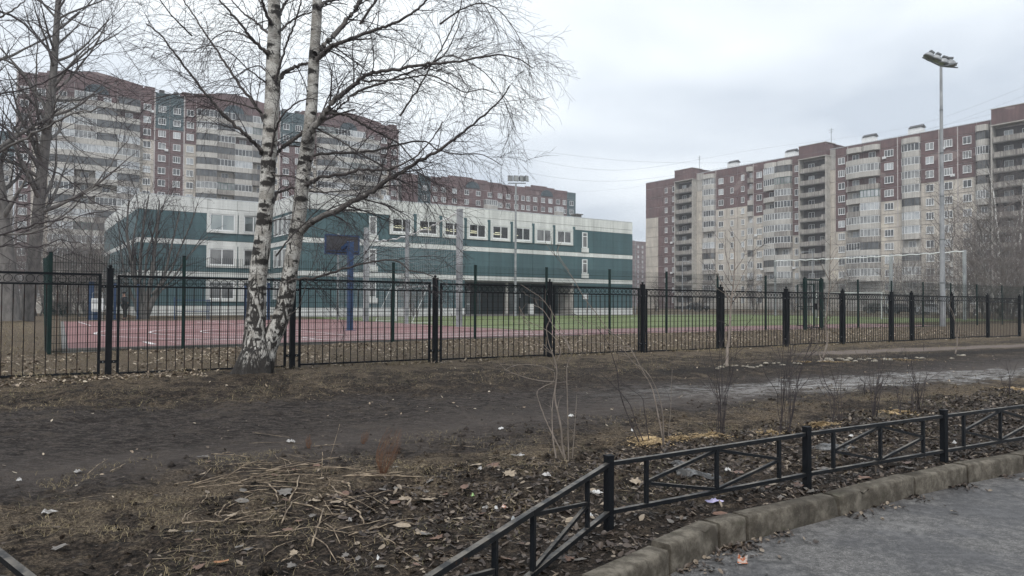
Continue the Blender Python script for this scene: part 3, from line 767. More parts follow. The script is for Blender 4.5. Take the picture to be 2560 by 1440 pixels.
# ------------------------------------------------------------------ low black fence along the kerb
low = empty('low_fence', (0.683, 5.14, g1(0.683, 5.14)), 0, 'low black square-tube garden fence beside the kerb and road', 'fence')
LB = low.location
def lw(p): return Vector(p) - LB
LPOST = [Vector((0.683, 5.14, 0)), Vector((2.47, 6.14, 0)), Vector((4.18, 7.10, 0))]
d_ = Vector((0.872, 0.489, 0))
while len(LPOST) < 8: LPOST.append(LPOST[-1] + d_ * 2.0)
lz = [0.115, 0.155, 0.165, 0.17, 0.175, 0.18, 0.185, 0.19]
lp_me = MB().box(-0.026, 0.026, -0.026, 0.026, -0.25, 0.475).mesh('fence_post', M['fence_black'])
lc_me = MB().box(-0.029, 0.029, -0.029, 0.029, 0.475, 0.488).mesh('post_cap', M['fence_black'])
def rails(A, B, za, zb, bars, mids, name='rail', t0=0.03, t1=0.03):
    """A,B plan ends; bars = distances of uprights; mids = list of (dist, which) braces"""
    d = (B - A); L = d.length; d.normalize()
    pt = lambda t, h: lw(A + d * t + Vector((0, 0, lerp(za, zb, t / L) + h)))
    up = Vector((-d.y, d.x, 0))
    for h in (0.425, 0.09):
        MB().bar(pt(t0, h), pt(L - t1, h), 0.034, 0.028).build('rail', M['fence_low'], low)
    for t in bars: MB().bar(pt(t, 0.104), pt(t, 0.411), 0.026, 0.026, up=up).build('bar', M['fence_low'], low)
    for (ta, ha, tb, hb) in mids: MB().bar(pt(ta, ha), pt(tb, hb), 0.022, 0.022).build('brace', M['fence_low'], low)
def lowpaint():
    t = NT('worn_black_gloss_paint')
    n = t.noise(14, 5, 0.7); w = t.ramp(n, [(0.55, 0.0), (0.72, 1.0)])
    c = t.mix(t.math('MULTIPLY', w, 0.5), (0.007, 0.0085, 0.011), (0.05, 0.044, 0.037))
    rust = t.ramp(t.noise(3.3, 5, 0.7), [(0.66, 0.0), (0.72, 0.9)])
    c = t.mix(rust, c, (0.085, 0.036, 0.016))
    geo = t.N('ShaderNodeNewGeometry').outputs['Normal']; sp = t.N('ShaderNodeSeparateXYZ'); t.l.new(geo, sp.inputs[0])
    dirt_or_glint = t.math('MULTIPLY', t.math('GREATER_THAN', sp.outputs[2], 0.6), t.ramp(t.noise(7, 5, 0.7), [(0.42, 0.1), (0.58, 0.9)]))  # wet highlight painted as a paler colour on upward faces
    c = t.mix(dirt_or_glint, c, (0.15, 0.135, 0.115))
    t.col(c); t.rough(t.math('MULTIPLY_ADD', w, 0.3, 0.42)); t.b.inputs['Specular IOR Level'].default_value = .22; t.bump(n, 0.2, 0.004); return t.m
M['fence_low'] = lowpaint()
for i in range(len(LPOST) - 1):
    A, B = LPOST[i], LPOST[i + 1]; L = (B - A).length; c = L / 2; q = 0.335
    rails(A, B, lz[i], lz[i + 1], (q, c, L - q), [(q + .015, 0.26, c - .015, 0.405), (c + .015, 0.405, L - q - .015, 0.26), (L - q - .015, 0.245, c + .015, 0.11), (c - .015, 0.11, q + .015, 0.245)])
for i, p in enumerate(LPOST):
    o = put('fence_post', lp_me, low, lw((p.x, p.y, lz[i]))); o.rotation_euler = (0, 0, math.atan2(d_.y, d_.x)); put('post_cap', lc_me, o)
dl = Vector((-0.447, -0.894, 0)); A = LPOST[0]; B = A + dl * 1.27; C_ = A + dl * 3.45
rails(A, B, lz[0], 0.10, (0.42, 1.255), [(0.435, 0.26, 1.24, 0.405), (0.435, 0.245, 1.24, 0.11)], t1=0.0)
rails(B, C_, 0.10, 0.06, (0.43, 1.13, 1.8), [(0.445, 0.26, 1.115, 0.405), (0.445, 0.245, 1.115, 0.11), (1.145, 0.405, 1.785, 0.26), (1.145, 0.11, 1.785, 0.245)], t0=0.003)
# the far-left run that cuts the bottom corner of the view
E0, E1 = Vector((-1.18, 2.37, 0)), Vector((-3.9, 4.72, 0))
rails(E0, E1, 0.06, 0.10, (0.4, 1.1, 1.8, 2.6), [(0.415, 0.26, 1.085, 0.405), (1.115, 0.405, 1.785, 0.26)])
o = put('fence_post', lp_me, low, lw((C_.x - 0.05, C_.y - 0.02, 0.05))); put('post_cap', lc_me, o)
# ------------------------------------------------------------------ the school
VS, VW = 61.3, 70.1                                  # planes of the main front and of the left wing
def on_u(px, u):                                     # plan point on the plane u = const
    s = ray(px, 760).x; D = u / (CU * s + SU); return (s * D, D)
def u_of(px, v): return uv(*on_v(px, v))[0]
U0, U1 = u_of(752, VS), u_of(1581, VS)
UW0 = u_of(342, VW)
school = empty('school_building', (*xy(U0, VS), 0.4), ANG_U, 'three storey teal and white tiled school behind the pitch, lamps lit in its top windows', 'building')
SZ = 0.4
SX = lambda px: u_of(px, VS) - U0
WX = lambda px: u_of(px, VW) - U0
Lm = U1 - U0; WD = VW - VS
ZF, ZL0, ZL1, ZM0, ZM1, ZT, ZR = 0.78, 3.5, 3.94, 6.36, 6.8, 9.26, 10.66    # foundation, bands, top of teal, roof (above the base)
unit = MB().box(-0.5, 0.5, 0, 1, 0, 1).mesh('wall_panel', M['s_green'])
def unit_mesh(name, mat, ch=0.0):
    """box standing with its front face at y=0, edges softened a little"""
    return MB().box(-0.5, 0.5, 0, 1, 0, 1).mesh(name, mat)
PM = {k: unit_mesh('wall_panel', M[k]) for k in ('s_green', 's_white', 's_dark', 'brown', 'beige', 'greyp', 'teal_roof', 'conc', 'loggia')}
def panel(parent, key, x0, x1, z0, z1, y=0.0, depth=0.08, gap=0.015, name='wall_panel', rz=0, loc=None):
    me = PM[key]
    o = bpy.data.objects.new(name, me); COL.objects.link(o); o.parent = parent
    o.location = loc if loc else ((x0 + x1) / 2, y, z0 + gap)
    o.scale = (x1 - x0 - 2 * gap, depth, z1 - z0 - 2 * gap)
    if rz: o.rotation_euler = (0, 0, rz)
    return o
# solid core set back a little, roofs
core = MB()
core.box(0.06, Lm - 0.06, 2.7, 20, 3.5, ZR - 0.08)
LW0, LW1 = SX(1002.6) - 1.5, SX(1305) + 1.5
core.box(0.06, LW0, 0.09, 2.7, 3.5, ZR - 0.08); core.box(LW1, Lm - 0.06, 0.09, 2.7, 3.5, ZR - 0.08)
core.box(LW0, LW1, 0.09, 2.7, 3.5, 7.3); core.box(LW0, LW1, 0.09, 2.7, 9.35, ZR - 0.08)
core.box(WX(342) + 0.06, 0.05, WD + 0.09, WD + 24, 0, ZR - 0.08)
core.box(SX(1432), Lm - 0.06, 0.09, 20, 0, 3.5)
core.box(0.06, SX(1150), 0.09, 20, 0, 3.5)
core.build('wall_core', M['conc'], school)
MB().box(0.0, Lm, 0.0, 20, ZR - 0.07, ZR).box(WX(342), -0.01, WD, WD + 24, ZR - 0.07, ZR).build('roof', M['tin'], school)
joints = [752, 815, 878, 916, 970, 1036, 1100, 1162, 1222, 1281, 1331, 1384, 1435, 1484, 1532, 1581]
jx = [SX(p) for p in joints]
WIN3 = [1002.6, 1070, 1130.6, 1191, 1251.5, 1305, 1358, 1409.6]
wx = [SX(p) for p in WIN3]; step = (wx[-1] - wx[0]) / 7; wx = [wx[0] + step * k for k in range(8)]
STR = 0.0
# white parapet in two courses, teal field, white bands
for k in range(0, len(jx) - 1):
    a, b = jx[k], jx[k + 1]
    panel(school, 's_white', a, b, ZR - 0.95, ZR - 0.07)
    panel(school, 's_white', a, b, ZT, ZR - 0.95)
    panel(school, 's_white', a, b, ZM0, ZM1, y=-0.02, depth=0.1)
    panel(school, 's_white', a, b, ZL0, ZL1, y=-0.02, depth=0.1)
    panel(school, 's_green', a, b, ZL1, ZM0)
    if not (970 <= joints[k] < 1430): panel(school, 's_green', a, b, ZM1, ZT)
    if joints[k] >= 1432 or joints[k] < 1150:
        panel(school, 's_green', a, b, ZF, ZL0); panel(school, 's_white', a, b, 0, ZF, y=-0.05, depth=0.12, name='foundation_block')
panel(school, 's_green', jx[4], wx[0] - step / 2, ZM1, ZT)
panel(school, 's_green', wx[-1] + step / 2, SX(1435), ZM1, ZT)
def big_window(parent, x, y, z0, z1, w, mull=0.52, pane='pane_school', surround=True, lamps=False):
    f = MB(); t = 0.09
    sw = w / 2 + 0.24
    if surround:
        for s in (-1, 1): f.box(*sorted((x + s * (w / 2 + .001), x + s * sw)), y - 0.07, y + 0.06, z0 - 0.22, z1 + 0.30)
        f.box(x - w / 2, x + w / 2, y - 0.068, y + 0.06, z1, z1 + 0.30); f.box(x - w / 2, x + w / 2, y - 0.10, y + 0.06, z0 - 0.22, z0 - 0.02)
    g = MB()
    g.box(x - w / 2, x + w / 2, y - 0.04, y + 0.02, z0 - 0.019, z0 + t, 0); g.box(x - w / 2, x + w / 2, y - 0.04, y + 0.02, z1 - t, z1 - .001, 0)
    for xx in (x - w / 2 + t / 2, x - w / 2 + w * mull, x + w / 2 - t / 2):
        g.box(xx - t / 2, xx + t / 2, y - 0.039, y + 0.019, z0 + t, z1 - t, 0)
    o = g.build('window', M['frame_white'], parent)
    if surround: f.build('window_surround', M['s_white'], o)
    MB().box(x - w / 2 + 0.01, x + w / 2 - 0.01, y - 0.022, y - 0.008, z0 + 0.01, z1 - 0.01).build('pane', M['pane_clear' if lamps else pane], o)
    return o
ZW0, ZW1 = 7.73, 9.02
for k, x in enumerate(wx):
    panel(school, 's_green', x - step / 2, x + step / 2, ZM1, ZW0 - 0.25)
    for s in (-1, 1):                                # narrow teal strip between two surrounds
        if (k == 0 and s < 0): continue
        if s > 0: panel(school, 's_green', x + step / 2 - 0.19, x + step / 2 + 0.19, ZW0 - 0.25, ZT + 0.32, y=-0.015, depth=0.1, name='wall_strip')
    o = big_window(school, x, 0.0, ZW0, ZW1, 1.92, lamps=(k < 6))
    if k >= 6: pass
# rooms behind the six lit windows
rm = MB(); x0, x1 = wx[0] - 1.2, wx[5] + 1.2
core_cut = None
# (the core is opened here by building the classroom as its own shell in front of the solid core)
for k, x in enumerate(wx[:6]):
    rb = MB(); a, b, d = x - 1.15, x + 1.15, 2.6
    rb.quad((a, d, ZW0 - .3), (b, d, ZW0 - .3), (b, d, ZW1 + .2), (a, d, ZW1 + .2)); rb.quad((a, .03, ZW0 - .3), (b, .03, ZW0 - .3), (b, d, ZW0 - .3), (a, d, ZW0 - .3))
    rb.quad((a, .03, ZW1 + .2), (b, .03, ZW1 + .2), (b, d, ZW1 + .2), (a, d, ZW1 + .2))
    rb.quad((a, .03, ZW0 - .3), (a, d, ZW0 - .3), (a, d, ZW1 + .2), (a, .03, ZW1 + .2)); rb.quad((b, .03, ZW0 - .3), (b, d, ZW0 - .3), (b, d, ZW1 + .2), (b, .03, ZW1 + .2))
    rb.build('room_wall', M['room'], school)
    lm = MB(); off = 0.2 * ((k * 7) % 3 - 1)
    for q, (xx, zz_) in enumerate(((-0.45, .62), (0.55, .60), (-0.35, .46), (0.6, .42))):
        if k == 5 and xx > 0: continue
        L = 0.36 if q < 2 else 0.45
        lm.box(x + xx - L + off, min(x + 0.98, x + xx + L + off), 1.20, 1.28, ZW0 + zz_ + .12, ZW0 + zz_ + 0.17)
    lm.build('ceiling_lamp', M['lamp_tube'], school)
# narrow windows over three floors
for px in (930, 1461):
    for z0, z1 in ((7.35, 9.05), (4.55, 6.1), (1.7, 3.2)):
        if px > 1400 and z0 < 2: continue
        x = SX(px); f = MB(); w = 0.72
        f.box(x - w / 2, x - w / 2 + .1, -.07, .02, z0, z1); f.box(x + w / 2 - .1, x + w / 2, -.07, .02, z0, z1)
        f.box(x - w / 2 + .1, x + w / 2 - .1, -.069, .019, z1 - .1, z1 - .01); f.box(x - w / 2 + .1, x + w / 2 - .1, -.069, .019, z0 + .01, z0 + .1)
        f.box(x - w / 2 + .1, x + w / 2 - .1, -.068, .018, z1 - .5, z1 - .42)
        o = f.build('window', M['frame_white'], school); MB().box(x - w / 2 + .05, x + w / 2 - .05, -.04, -.01, z0 + .02, z1 - .02).build('pane', M['pane_school'], o)
        MB().box(x - .45, x + .5, -.12, -.005, z0 - .5, z0 - .02).build('window_panel', M['s_white'], o)
# recessed ground floor with columns, doors and notices
pa, pb = SX(1150), SX(1432)
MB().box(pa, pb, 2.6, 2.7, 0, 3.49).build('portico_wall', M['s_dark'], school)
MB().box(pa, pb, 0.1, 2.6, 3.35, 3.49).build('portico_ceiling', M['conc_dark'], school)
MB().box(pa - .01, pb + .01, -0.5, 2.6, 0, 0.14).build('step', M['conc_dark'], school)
for k_ in range(9):
    x = lerp(pa + .6, pb - .6, k_ / 8); MB().box(x - .03, x + .03, 2.5, 2.59, .14, 3.3).build('mullion', M['s_green'], school)
for px in (1160, 1276, 1384):
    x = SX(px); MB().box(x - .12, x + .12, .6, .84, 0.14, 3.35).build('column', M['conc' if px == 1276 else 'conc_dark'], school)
for px, w, key in ((1176, 0.9, 'pane_mid'), (1192, 0.7, 'pane_dark'), (1203, .6, 'pane_mid'), (1228, 1.0, 'pane_dark'), (1318, 1.4, 'pane_dark')):
    x = SX(px); d = MB(); d.box(x - w / 2, x - w / 2 + .08, 2.5, 2.58, .14, 2.5); d.box(x + w / 2 - .08, x + w / 2, 2.5, 2.58, .14, 2.5); d.box(x - w / 2 + .08, x + w / 2 - .08, 2.5, 2.58, 2.42, 2.5); d.box(x - w / 2 + .08, x + w / 2 - .08, 2.501, 2.579, 1.1, 1.2)
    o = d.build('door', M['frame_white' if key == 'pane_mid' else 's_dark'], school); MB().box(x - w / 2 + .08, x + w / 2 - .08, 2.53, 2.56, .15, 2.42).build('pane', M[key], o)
for px, z, w in ((1332, 1.85, .5), (1231, 1.3, .32), (1464, 1.75, .7)):
    x = SX(px); yy = 2.56 if px < 1430 else -0.04
    MB().box(x - w / 2, x + w / 2, yy, yy + .03, z, z + w * .9).build('notice', M['white'], school)
MB().box(SX(1320), SX(1331), -0.3, 0.0, 0.14, 1.2).build('cabinet', M['s_white'], school)
# vent and hood on the roof, drain on the corner
MB().box(SX(1448), SX(1462), 0.6, 1.4, ZR, ZR + .35).box(SX(1446), SX(1465), .5, 1.5, ZR + .35, ZR + .45).build('roof_vent', M['conc_dark'], school)
MB().box(SX(972), SX(982), 0.7, 1.3, ZR, ZR + .5).build('roof_vent', M['tin'], school)
# side return between wing and main front (seen at a slant)
for z0, z1, key in ((0, ZF, 's_white'), (ZF, ZL0, 's_green'), (ZL0, ZL1, 's_white'), (ZL1, ZM0, 's_green'), (ZM0, ZM1, 's_white'), (ZM1, ZT, 's_green'), (ZT, ZR - .08, 's_white')):
    for q in range(3):
        y0, y1 = WD * q / 3, WD * (q + 1) / 3
        MB().box(-0.02, 0.05, y0 + .02, y1 - .02, z0 + .015, z1 - .015).build('wall_panel', M[key], school)
for z0 in (4.4, 7.3, 1.5):
    for q in range(5):
        y0 = 1.2 + q * 1.35; f = MB()
        f.box(-.07, -.021, y0, y0 + .1, z0, z0 + 1.7); f.box(-.07, -.021, y0 + 1.0, y0 + 1.1, z0, z0 + 1.7); f.box(-.069, -.022, y0 + .1, y0 + 1.0, z0, z0 + .1); f.box(-.069, -.022, y0 + .1, y0 + 1., z0 + 1.6, z0 + 1.7)
        o = f.build('window', M['frame_white'], school); MB().box(-.045, -.0215, y0 + .1, y0 + 1.0, z0 + .1, z0 + 1.6).build('pane', M['pane_mid'], o)
# left wing
wj = [342, 430, 516, 590, 650, 700, 752]
wjx = [min(WX(p), 0.0) for p in wj]
for k in range(len(wjx) - 1):
    a, b = wjx[k], wjx[k + 1]
    if b - a < .3: continue
    for z0, z1, key in ((0, ZF + .1, 's_white'), (ZL0, ZL1, 's_white'), (ZM0, ZM1, 's_white'), (ZT, ZR - .95, 's_white'), (ZR - .95, ZR - .07, 's_white')):
        panel(school, key, a, b, z0, z1, y=WD - (.02 if z0 < 7 else 0), depth=.1)
    for z0, z1 in ((ZF + .1, ZL0), (ZL1, ZM0), (ZM1, ZT)): panel(school, 's_green', a, b, z0, z1, y=WD)
for px in (553, 631, 700):
    for z0, z1, pn in ((7.75, 9.25, 'pane_blind'), (4.6, 6.1, 'pane_school'), (1.5, 3.1, 'pane_school')):
        big_window(school, min(WX(px), -1.4), WD, z0, z1, 2.2, .5, pn)
# slanting flank of the wing
ang = math.radians(0)
for q in range(5):
    y0, y1 = WD + q * 5.2, WD + (q + 1) * 5.2; x = WX(342) + 0.0 + q * -0.0
    for z0, z1, key in ((0, ZF, 's_white'), (ZF, ZL0, 's_green'), (ZL0, ZL1, 's_white'), (ZL1, ZM0, 's_green'), (ZM0, ZM1, 's_white'), (ZM1, ZT, 's_green'), (ZT, ZR - .08, 's_white')):
        MB().box(x - .05, x + .05, y0 + .02, y1 - .02, z0 + .015, z1 - .015).build('wall_panel', M[key], school)

# ------------------------------------------------------------------ panel blocks of flats
frames = {}
def win_mesh(w, h, n, brown=False, sill=True):
    key = (round(w, 2), round(h, 2), n, brown)
    if key in frames: return frames[key]
    t = 0.085; g = MB()
    g.box(-w / 2, w / 2, -.06, .0, 0, t); g.box(-w / 2, w / 2, -.06, .0, h - t, h)
    for i in range(n + 1):
        xx = lerp(-w / 2 + t / 2, w / 2 - t / 2, i / n); g.box(xx - t / 2, xx + t / 2, -.059, -.001, t, h - t)
    if sill: g.box(-w / 2 - .04, w / 2 + .04, -.12, 0, -.07, -.001)
    fm = g.mesh('window', M['frame_brown'] if brown else M['frame_white'])
    ps = {k: MB().box(-w / 2 + .02, w / 2 - .02, -.02, -.003, .02, h - .02).mesh('pane', M[k]) for k in ('pane_dark', 'pane_mid', 'pane_pale')}
    frames[key] = (fm, ps); return frames[key]
brng = random.Random(11)
def pick_pane(): return brng.choices(('pane_dark', 'pane_mid', 'pane_pale'), (0.45, 0.38, 0.17))[0]
def window(parent, x, y, z, w, h, n=2, brown=False, sill=True, name='window'):
    fm, ps = win_mesh(w, h, n, brown, sill)
    o = put(name, fm, parent, (x, y, z)); put('pane', ps[pick_pane()], o); return o
def bay_plan(w, d, curve):
    n = 5; P = []
    for i in range(n + 1):
        t = i / n; x = lerp(-w / 2, w / 2, t)
        if curve == 'c': y = -d * (0.62 + 0.38 * math.sin(PI * t))
        elif curve == 'l': y = -d * (0.55 + 0.45 * math.sin(PI / 2 * t))
        elif curve == 'r': y = -d * (0.55 + 0.45 * math.sin(PI / 2 * (1 - t)))
        else: y = -d
        P.append((x, y))
    if curve == 'b': P[0] = (-w / 2, -d * .55); P[-1] = (w / 2, -d * .55)
    return P
bays = {}
def bay_mesh(w, d, curve, kind):
    key = (round(w, 1), d, curve, kind)
    if key in bays: return bays[key]
    P = bay_plan(w, d, curve); g = MB()
    full = P + [(w / 2, 0), (-w / 2, 0)]
    if kind == 'para' or kind == 'para_stain':
        g.vprism(full, 0, 0.14)                      # floor slab
        inner = [(x * .96, y + .10) for x, y in P]
        for i in range(len(P) - 1):
            g.add([(*P[i], .14), (*P[i + 1], .14), (*P[i + 1], 1.15), (*P[i], 1.15), (*inner[i], .14), (*inner[i + 1], .14), (*inner[i + 1], 1.15), (*inner[i], 1.15)], [(0, 1, 2, 3), (5, 4, 7, 6), (3, 2, 6, 7)])
        for s in (-1, 1): g.box(*sorted((s * w / 2, s * (w / 2 - .08))), P[0 if s < 0 else -1][1] + .02, 0, .14, 1.15)
        me = g.mesh('balcony', M[kind])
    else:                                            # glazing between parapet and the slab above
        t = 0.075; H0, H1 = 1.16, 2.78
        mat = {'w': 'frame_white', 'd': 'frame_brown', 'g': 'green_glaz'}[kind]
        Q = [(x, y + .05) for x, y in P]
        Q = [(-w / 2 + .03, 0)] + Q + [(w / 2 - .03, 0)]
        for i in range(len(Q) - 1):
            a, b = Q[i], Q[i + 1]
            for h in (H0 + .04, H1 - .08): g.bar((*a, h), (*b, h), .07, .08)
            if 0 < i < len(Q) - 2:
                for tt in ((0, .999) if i == len(Q) - 3 else (0,)):
                    x, y = lerp(a[0], b[0], tt), lerp(a[1], b[1], tt); g.box(x - t / 2, x + t / 2, y - .035, y + .035, H0 + .08, H1 - .12)
        me = g.mesh('glazing', M[mat])
        pn = {}
        for k in ('pane_dark', 'pane_mid', 'pane_pale'):
            h = MB()
            for i in range(len(Q) - 1): h.quad((Q[i][0], Q[i][1] + .03, H0), (Q[i + 1][0], Q[i + 1][1] + .03, H0), (Q[i + 1][0], Q[i + 1][1] + .03, H1), (Q[i][0], Q[i][1] + .03, H1))
            pn[k] = h.mesh('pane', M[k])
        me = (me, pn)
    bays[key] = me; return me
def bay(parent, x, z, w, d, curve, y=0.0, open_p=0.25, stain_p=.3, dark_p=.22):
    kind = 'para_stain' if brng.random() < stain_p else 'para'
    o = put('balcony', bay_mesh(w, d, curve, kind), parent, (x, y, z))
    r = brng.random()
    if r > open_p:
        k = 'w' if r > open_p + dark_p else 'd'
        if k == 'd' and brng.random() < .12: k = 'g'
        fm, pn = bay_mesh(w, d, curve, k)
        g = put('glazing', fm, o); put('pane', pn['pane_dark' if k == 'd' else brng.choices(('pane_mid', 'pane_dark', 'pane_pale'), (.45, .35, .2))[0]], g)
        if k == 'd': g['label'] = 'dark framed balcony glazing'
    else:
        window(o, x * 0 + .1, -.005, 1.0, min(1.5, w * .5), 1.5, 2)
    return o
def aircon(parent, x, y, z):
    g = MB().box(-.38, .38, -.36, -.08, 0, .5); g.tube([(-.05, -.36, .25), (-.05, -.38, .25)], .19, 12)
    g.box(-.3, -.26, -.08, 0, .05, .1); g.box(.26, .3, -.08, 0, .05, .1)
    return g.build('air_conditioner', M['white'], parent, (x, y, z))

def block(name, loc, rz, label, n, fh, zb, cols, parapet, depth, pal='pane', back_h=None):
    """cols: (x0, x1, type, rule) ; rule(i) -> panel colour key"""
    b = empty(name, loc, rz, label, 'building', 'panel blocks of flats')
    X0, X1 = cols[0][0], cols[-1][1]; top = zb + n * fh
    MB().box(X0 + .05, X1 - .05, .10, depth, 0, top + parapet - .05).build('wall_core', M['seam'], b)
    for (x0, x1, ty, rule) in cols:
        if ty == 'tower': continue
        for i in range(-1, n + 1):
            z0, z1 = (0, zb) if i < 0 else (zb + i * fh, zb + (i + 1) * fh) if i < n else (top, top + parapet)
            panel(b, rule(i), x0, x1, z0, z1, y=0, depth=.12, gap=.055)
            if i < 0 or i >= n: continue
            w = x1 - x0
            if ty == 'win': window(b, (x0 + x1) / 2, -.001, z0 + .95, min(1.55, w * .62), 1.45, 3 if w > 2.6 and brng.random() < .4 else 2)
            elif ty == 'winw': window(b, (x0 + x1) / 2, -.001, z0 + .95, min(1.9, w * .6), 1.45, 3)
            elif ty == 'wins': window(b, (x0 + x1) / 2, -.001, z0 + .95, .95, 1.4, 2)
            if ty in ('win', 'winw') and brng.random() < .07: aircon(b, (x0 + x1) / 2 + brng.choice((-.9, .9)), -.001, z0 + .55)
    return b, top

# --- right-hand block: its long front runs away from the viewer
UR = 151.9
vr = lambda px: uv(*on_u(px, UR))[1]
V0 = vr(1614)
RX = lambda px: V0 - vr(px)
brown_to = lambda k: (lambda i: 'brown' if i >= k else 'beige')
allb = lambda i: 'brown'
gre = lambda i: 'greyp' if i < 9 else 'brown'
grey_all = lambda i: 'greyp'
bei = lambda i: 'beige'
NR, FH, ZB = 12, 2.8, 1.1
spec = [(1614, 1645, 'blank', brown_to(9)), (1645, 1656, 'blank', allb), (1656, 1675, 'wins', allb), (1675, 1697, 'win', allb), (1697, 1741, 'tower', 1), (1741, 1759, 'blank', lambda i: 'beige' if i < 11 else 'greyp'),
        (1759, 1789, 'bayb', gre), (1789, 1817, 'win', brown_to(9)), (1817, 1844, 'wins', brown_to(9)), (1844, 1871, 'wins', brown_to(9)), (1871, 1884, 'bays', gre),
        (1884, 1914, 'win', brown_to(8)), (1914, 1946, 'bayl', gre), (1946, 1982, 'bayr', gre), (1982, 2009, 'win', brown_to(6)), (2009, 2076, 'tower', 2), (2076, 2090, 'blank', lambda i: 'beige' if i < 11 else 'greyp'),
        (2090, 2121, 'win', brown_to(6)), (2121, 2160, 'bayl', gre), (2160, 2203, 'bayr', gre), (2203, 2246, 'winw', brown_to(8)), (2246, 2259, 'blank', brown_to(8)),
        (2259, 2304, 'bayb', gre), (2304, 2350, 'win', brown_to(9)), (2350, 2397, 'win', brown_to(9)), (2397, 2445, 'win', brown_to(9)), (2445, 2479, 'bayb', gre),
        (2479, 2492, 'blank', lambda i: 'beige' if i < 11 else 'greyp'), (2492, 2600, 'tower', 3), (2600, 2660, 'win', brown_to(8))]
cols = [(RX(a), RX(b), t, r) for a, b, t, r in spec]
rloc = (*xy(UR, V0), 0.0)
blockR, topR = block('apartment_block', rloc, ANG_U - PI / 2, 'long brown and beige panel block of flats with open balcony stacks on the right', NR, FH, ZB, cols, 1.9, 14)
for (x0, x1, ty, r) in cols:
    w = x1 - x0; xc = (x0 + x1) / 2
    for i in range(NR):
        z0 = ZB + i * FH
        if ty == 'bayb' and i > 0: bay(blockR, xc, z0 + .0, w * .97, 1.0, 'b', open_p=.14)
        if ty == 'bays' and i > 0: bay(blockR, xc, z0, w * .95, .7, 'b', open_p=.5)
        if ty == 'bayl' and i > 1: bay(blockR, xc, z0, w * .98, 1.5, 'l', open_p=.28)
        if ty == 'bayr' and i > 1: bay(blockR, xc, z0, w * .98, 1.5, 'r', open_p=.2)
    if ty.startswith('bay'):
        put('balcony', bay_mesh(w * .97, 1.2, 'b', 'para'), blockR, (xc, 0, topR - .05))
    if ty == 'tower':
        d = 1.7; tz = topR + 3.4
        t = MB()
        for xx in (x0, x1 - .0): t.box(xx - .13, xx + .13, -d, .0, 0, topR + .35)
        t.build('tower_fin', M['conc'], blockR)
        panel(blockR, 'brown', x0, x1, topR + .5, tz, y=-d, depth=3.0, gap=.0, name='tower_cap')
        MB().box(x0 - .2, x1 + .25, -d - .15, 2, topR + .32, topR + .5).box(x0 - .1, x1 + .15, -d - .08, 2.2, tz, tz + .12).build('tower_cornice', M['conc'], blockR)
        MB().box(x1 - .12, x1 - .0, -d + 3.0, 10, topR, tz).box(x0, x1, 1.3, 10, topR + 1.6, tz - .02).build('tower_house', M['brown'], blockR)
        for i in range(-1, NR):
            z0 = ZB + i * FH
            if i < 0: z0 = 0.0
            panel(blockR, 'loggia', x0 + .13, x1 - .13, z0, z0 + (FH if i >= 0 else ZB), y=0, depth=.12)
            if i < 0: continue
            s = MB().box(x0 + .131, x1 - .131, -d + .02, -.001, z0 - .16, z0 + .02); s.build('balcony_slab', M['conc_dark'], blockR)
            drop = brng.random() < .15
            wv = x1 - x0 - .5
            p = MB().box(x0 + .3, x1 - .3, -d + .0, -d + .09, z0 + .05, z0 + (1.0 if not drop else .75))
            p.box(x1 - 1.0 if w > 3 else x1 - .6, x1 - .14, -d - .04, -d - .001, z0 + .1, z0 + 1.25)
            p.build('balcony_rail', M['para_stain'], blockR)
            if i % 1 == 0:
                window(blockR, x0 + w * .32, -.001, z0 + .5, w * .22, 1.7, 2, name='balcony_door')
                if brng.random() < .5: window(blockR, x0 + w * .72, -.001, z0 + .9, w * .16, 1.2, 1)
# roof edge, vents, aerials
MB().box(RX(1614) - .05, RX(2600), -.06, .2, topR + 1.9, topR + 2.0).build('roof_edge', M['tin'], blockR)
for px in (1806, 1952, 2148, 2266):
    x = RX(px + 10) ; g = MB().box(x - 1.3, x + 1.3, 2.0, 3.7, topR + 1.9, topR + 3.6)
    v_ = g.build('roof_vent', M['white'], blockR)
    h = MB(); h.add([(x - 1.2, 1.8, topR + 3.7), (x + 1.5, 1.8, topR + 3.7), (x + 1.5, 3.9, topR + 3.7), (x - 1.2, 3.9, topR + 3.7), (x - 1.2, 2.85, topR + 4.3), (x + 1.5, 2.85, topR + 4.3)], [(0, 1, 5, 4), (3, 4, 5, 2), (0, 4, 3), (1, 2, 5), (0, 3, 2, 1)])
    h.build('vent_cap', M['roofing'], v_)
for px in (1741, 2072):
    x = RX(px); MB().tube([(x, 1.2, topR + 3.4), (x, 1.2, topR + 7.0)], .06, 5).bar((x - .7, 1.2, topR + 6.6), (x + .7, 1.2, topR + 6.6), .05).bar((x - .5, 1.2, topR + 6.1), (x + .5, 1.2, topR + 6.1), .05).build('aerial', M['galv_dark'], blockR)
for px in (1790, 1884, 2121, 2246, 2350, 2397):      # white sealed vertical joints
    x = RX(px); MB().box(x - .09, x + .09, -.03, .09, ZB + 6 * FH, topR + 1.85).build('joint_strip', M['seam'], blockR)

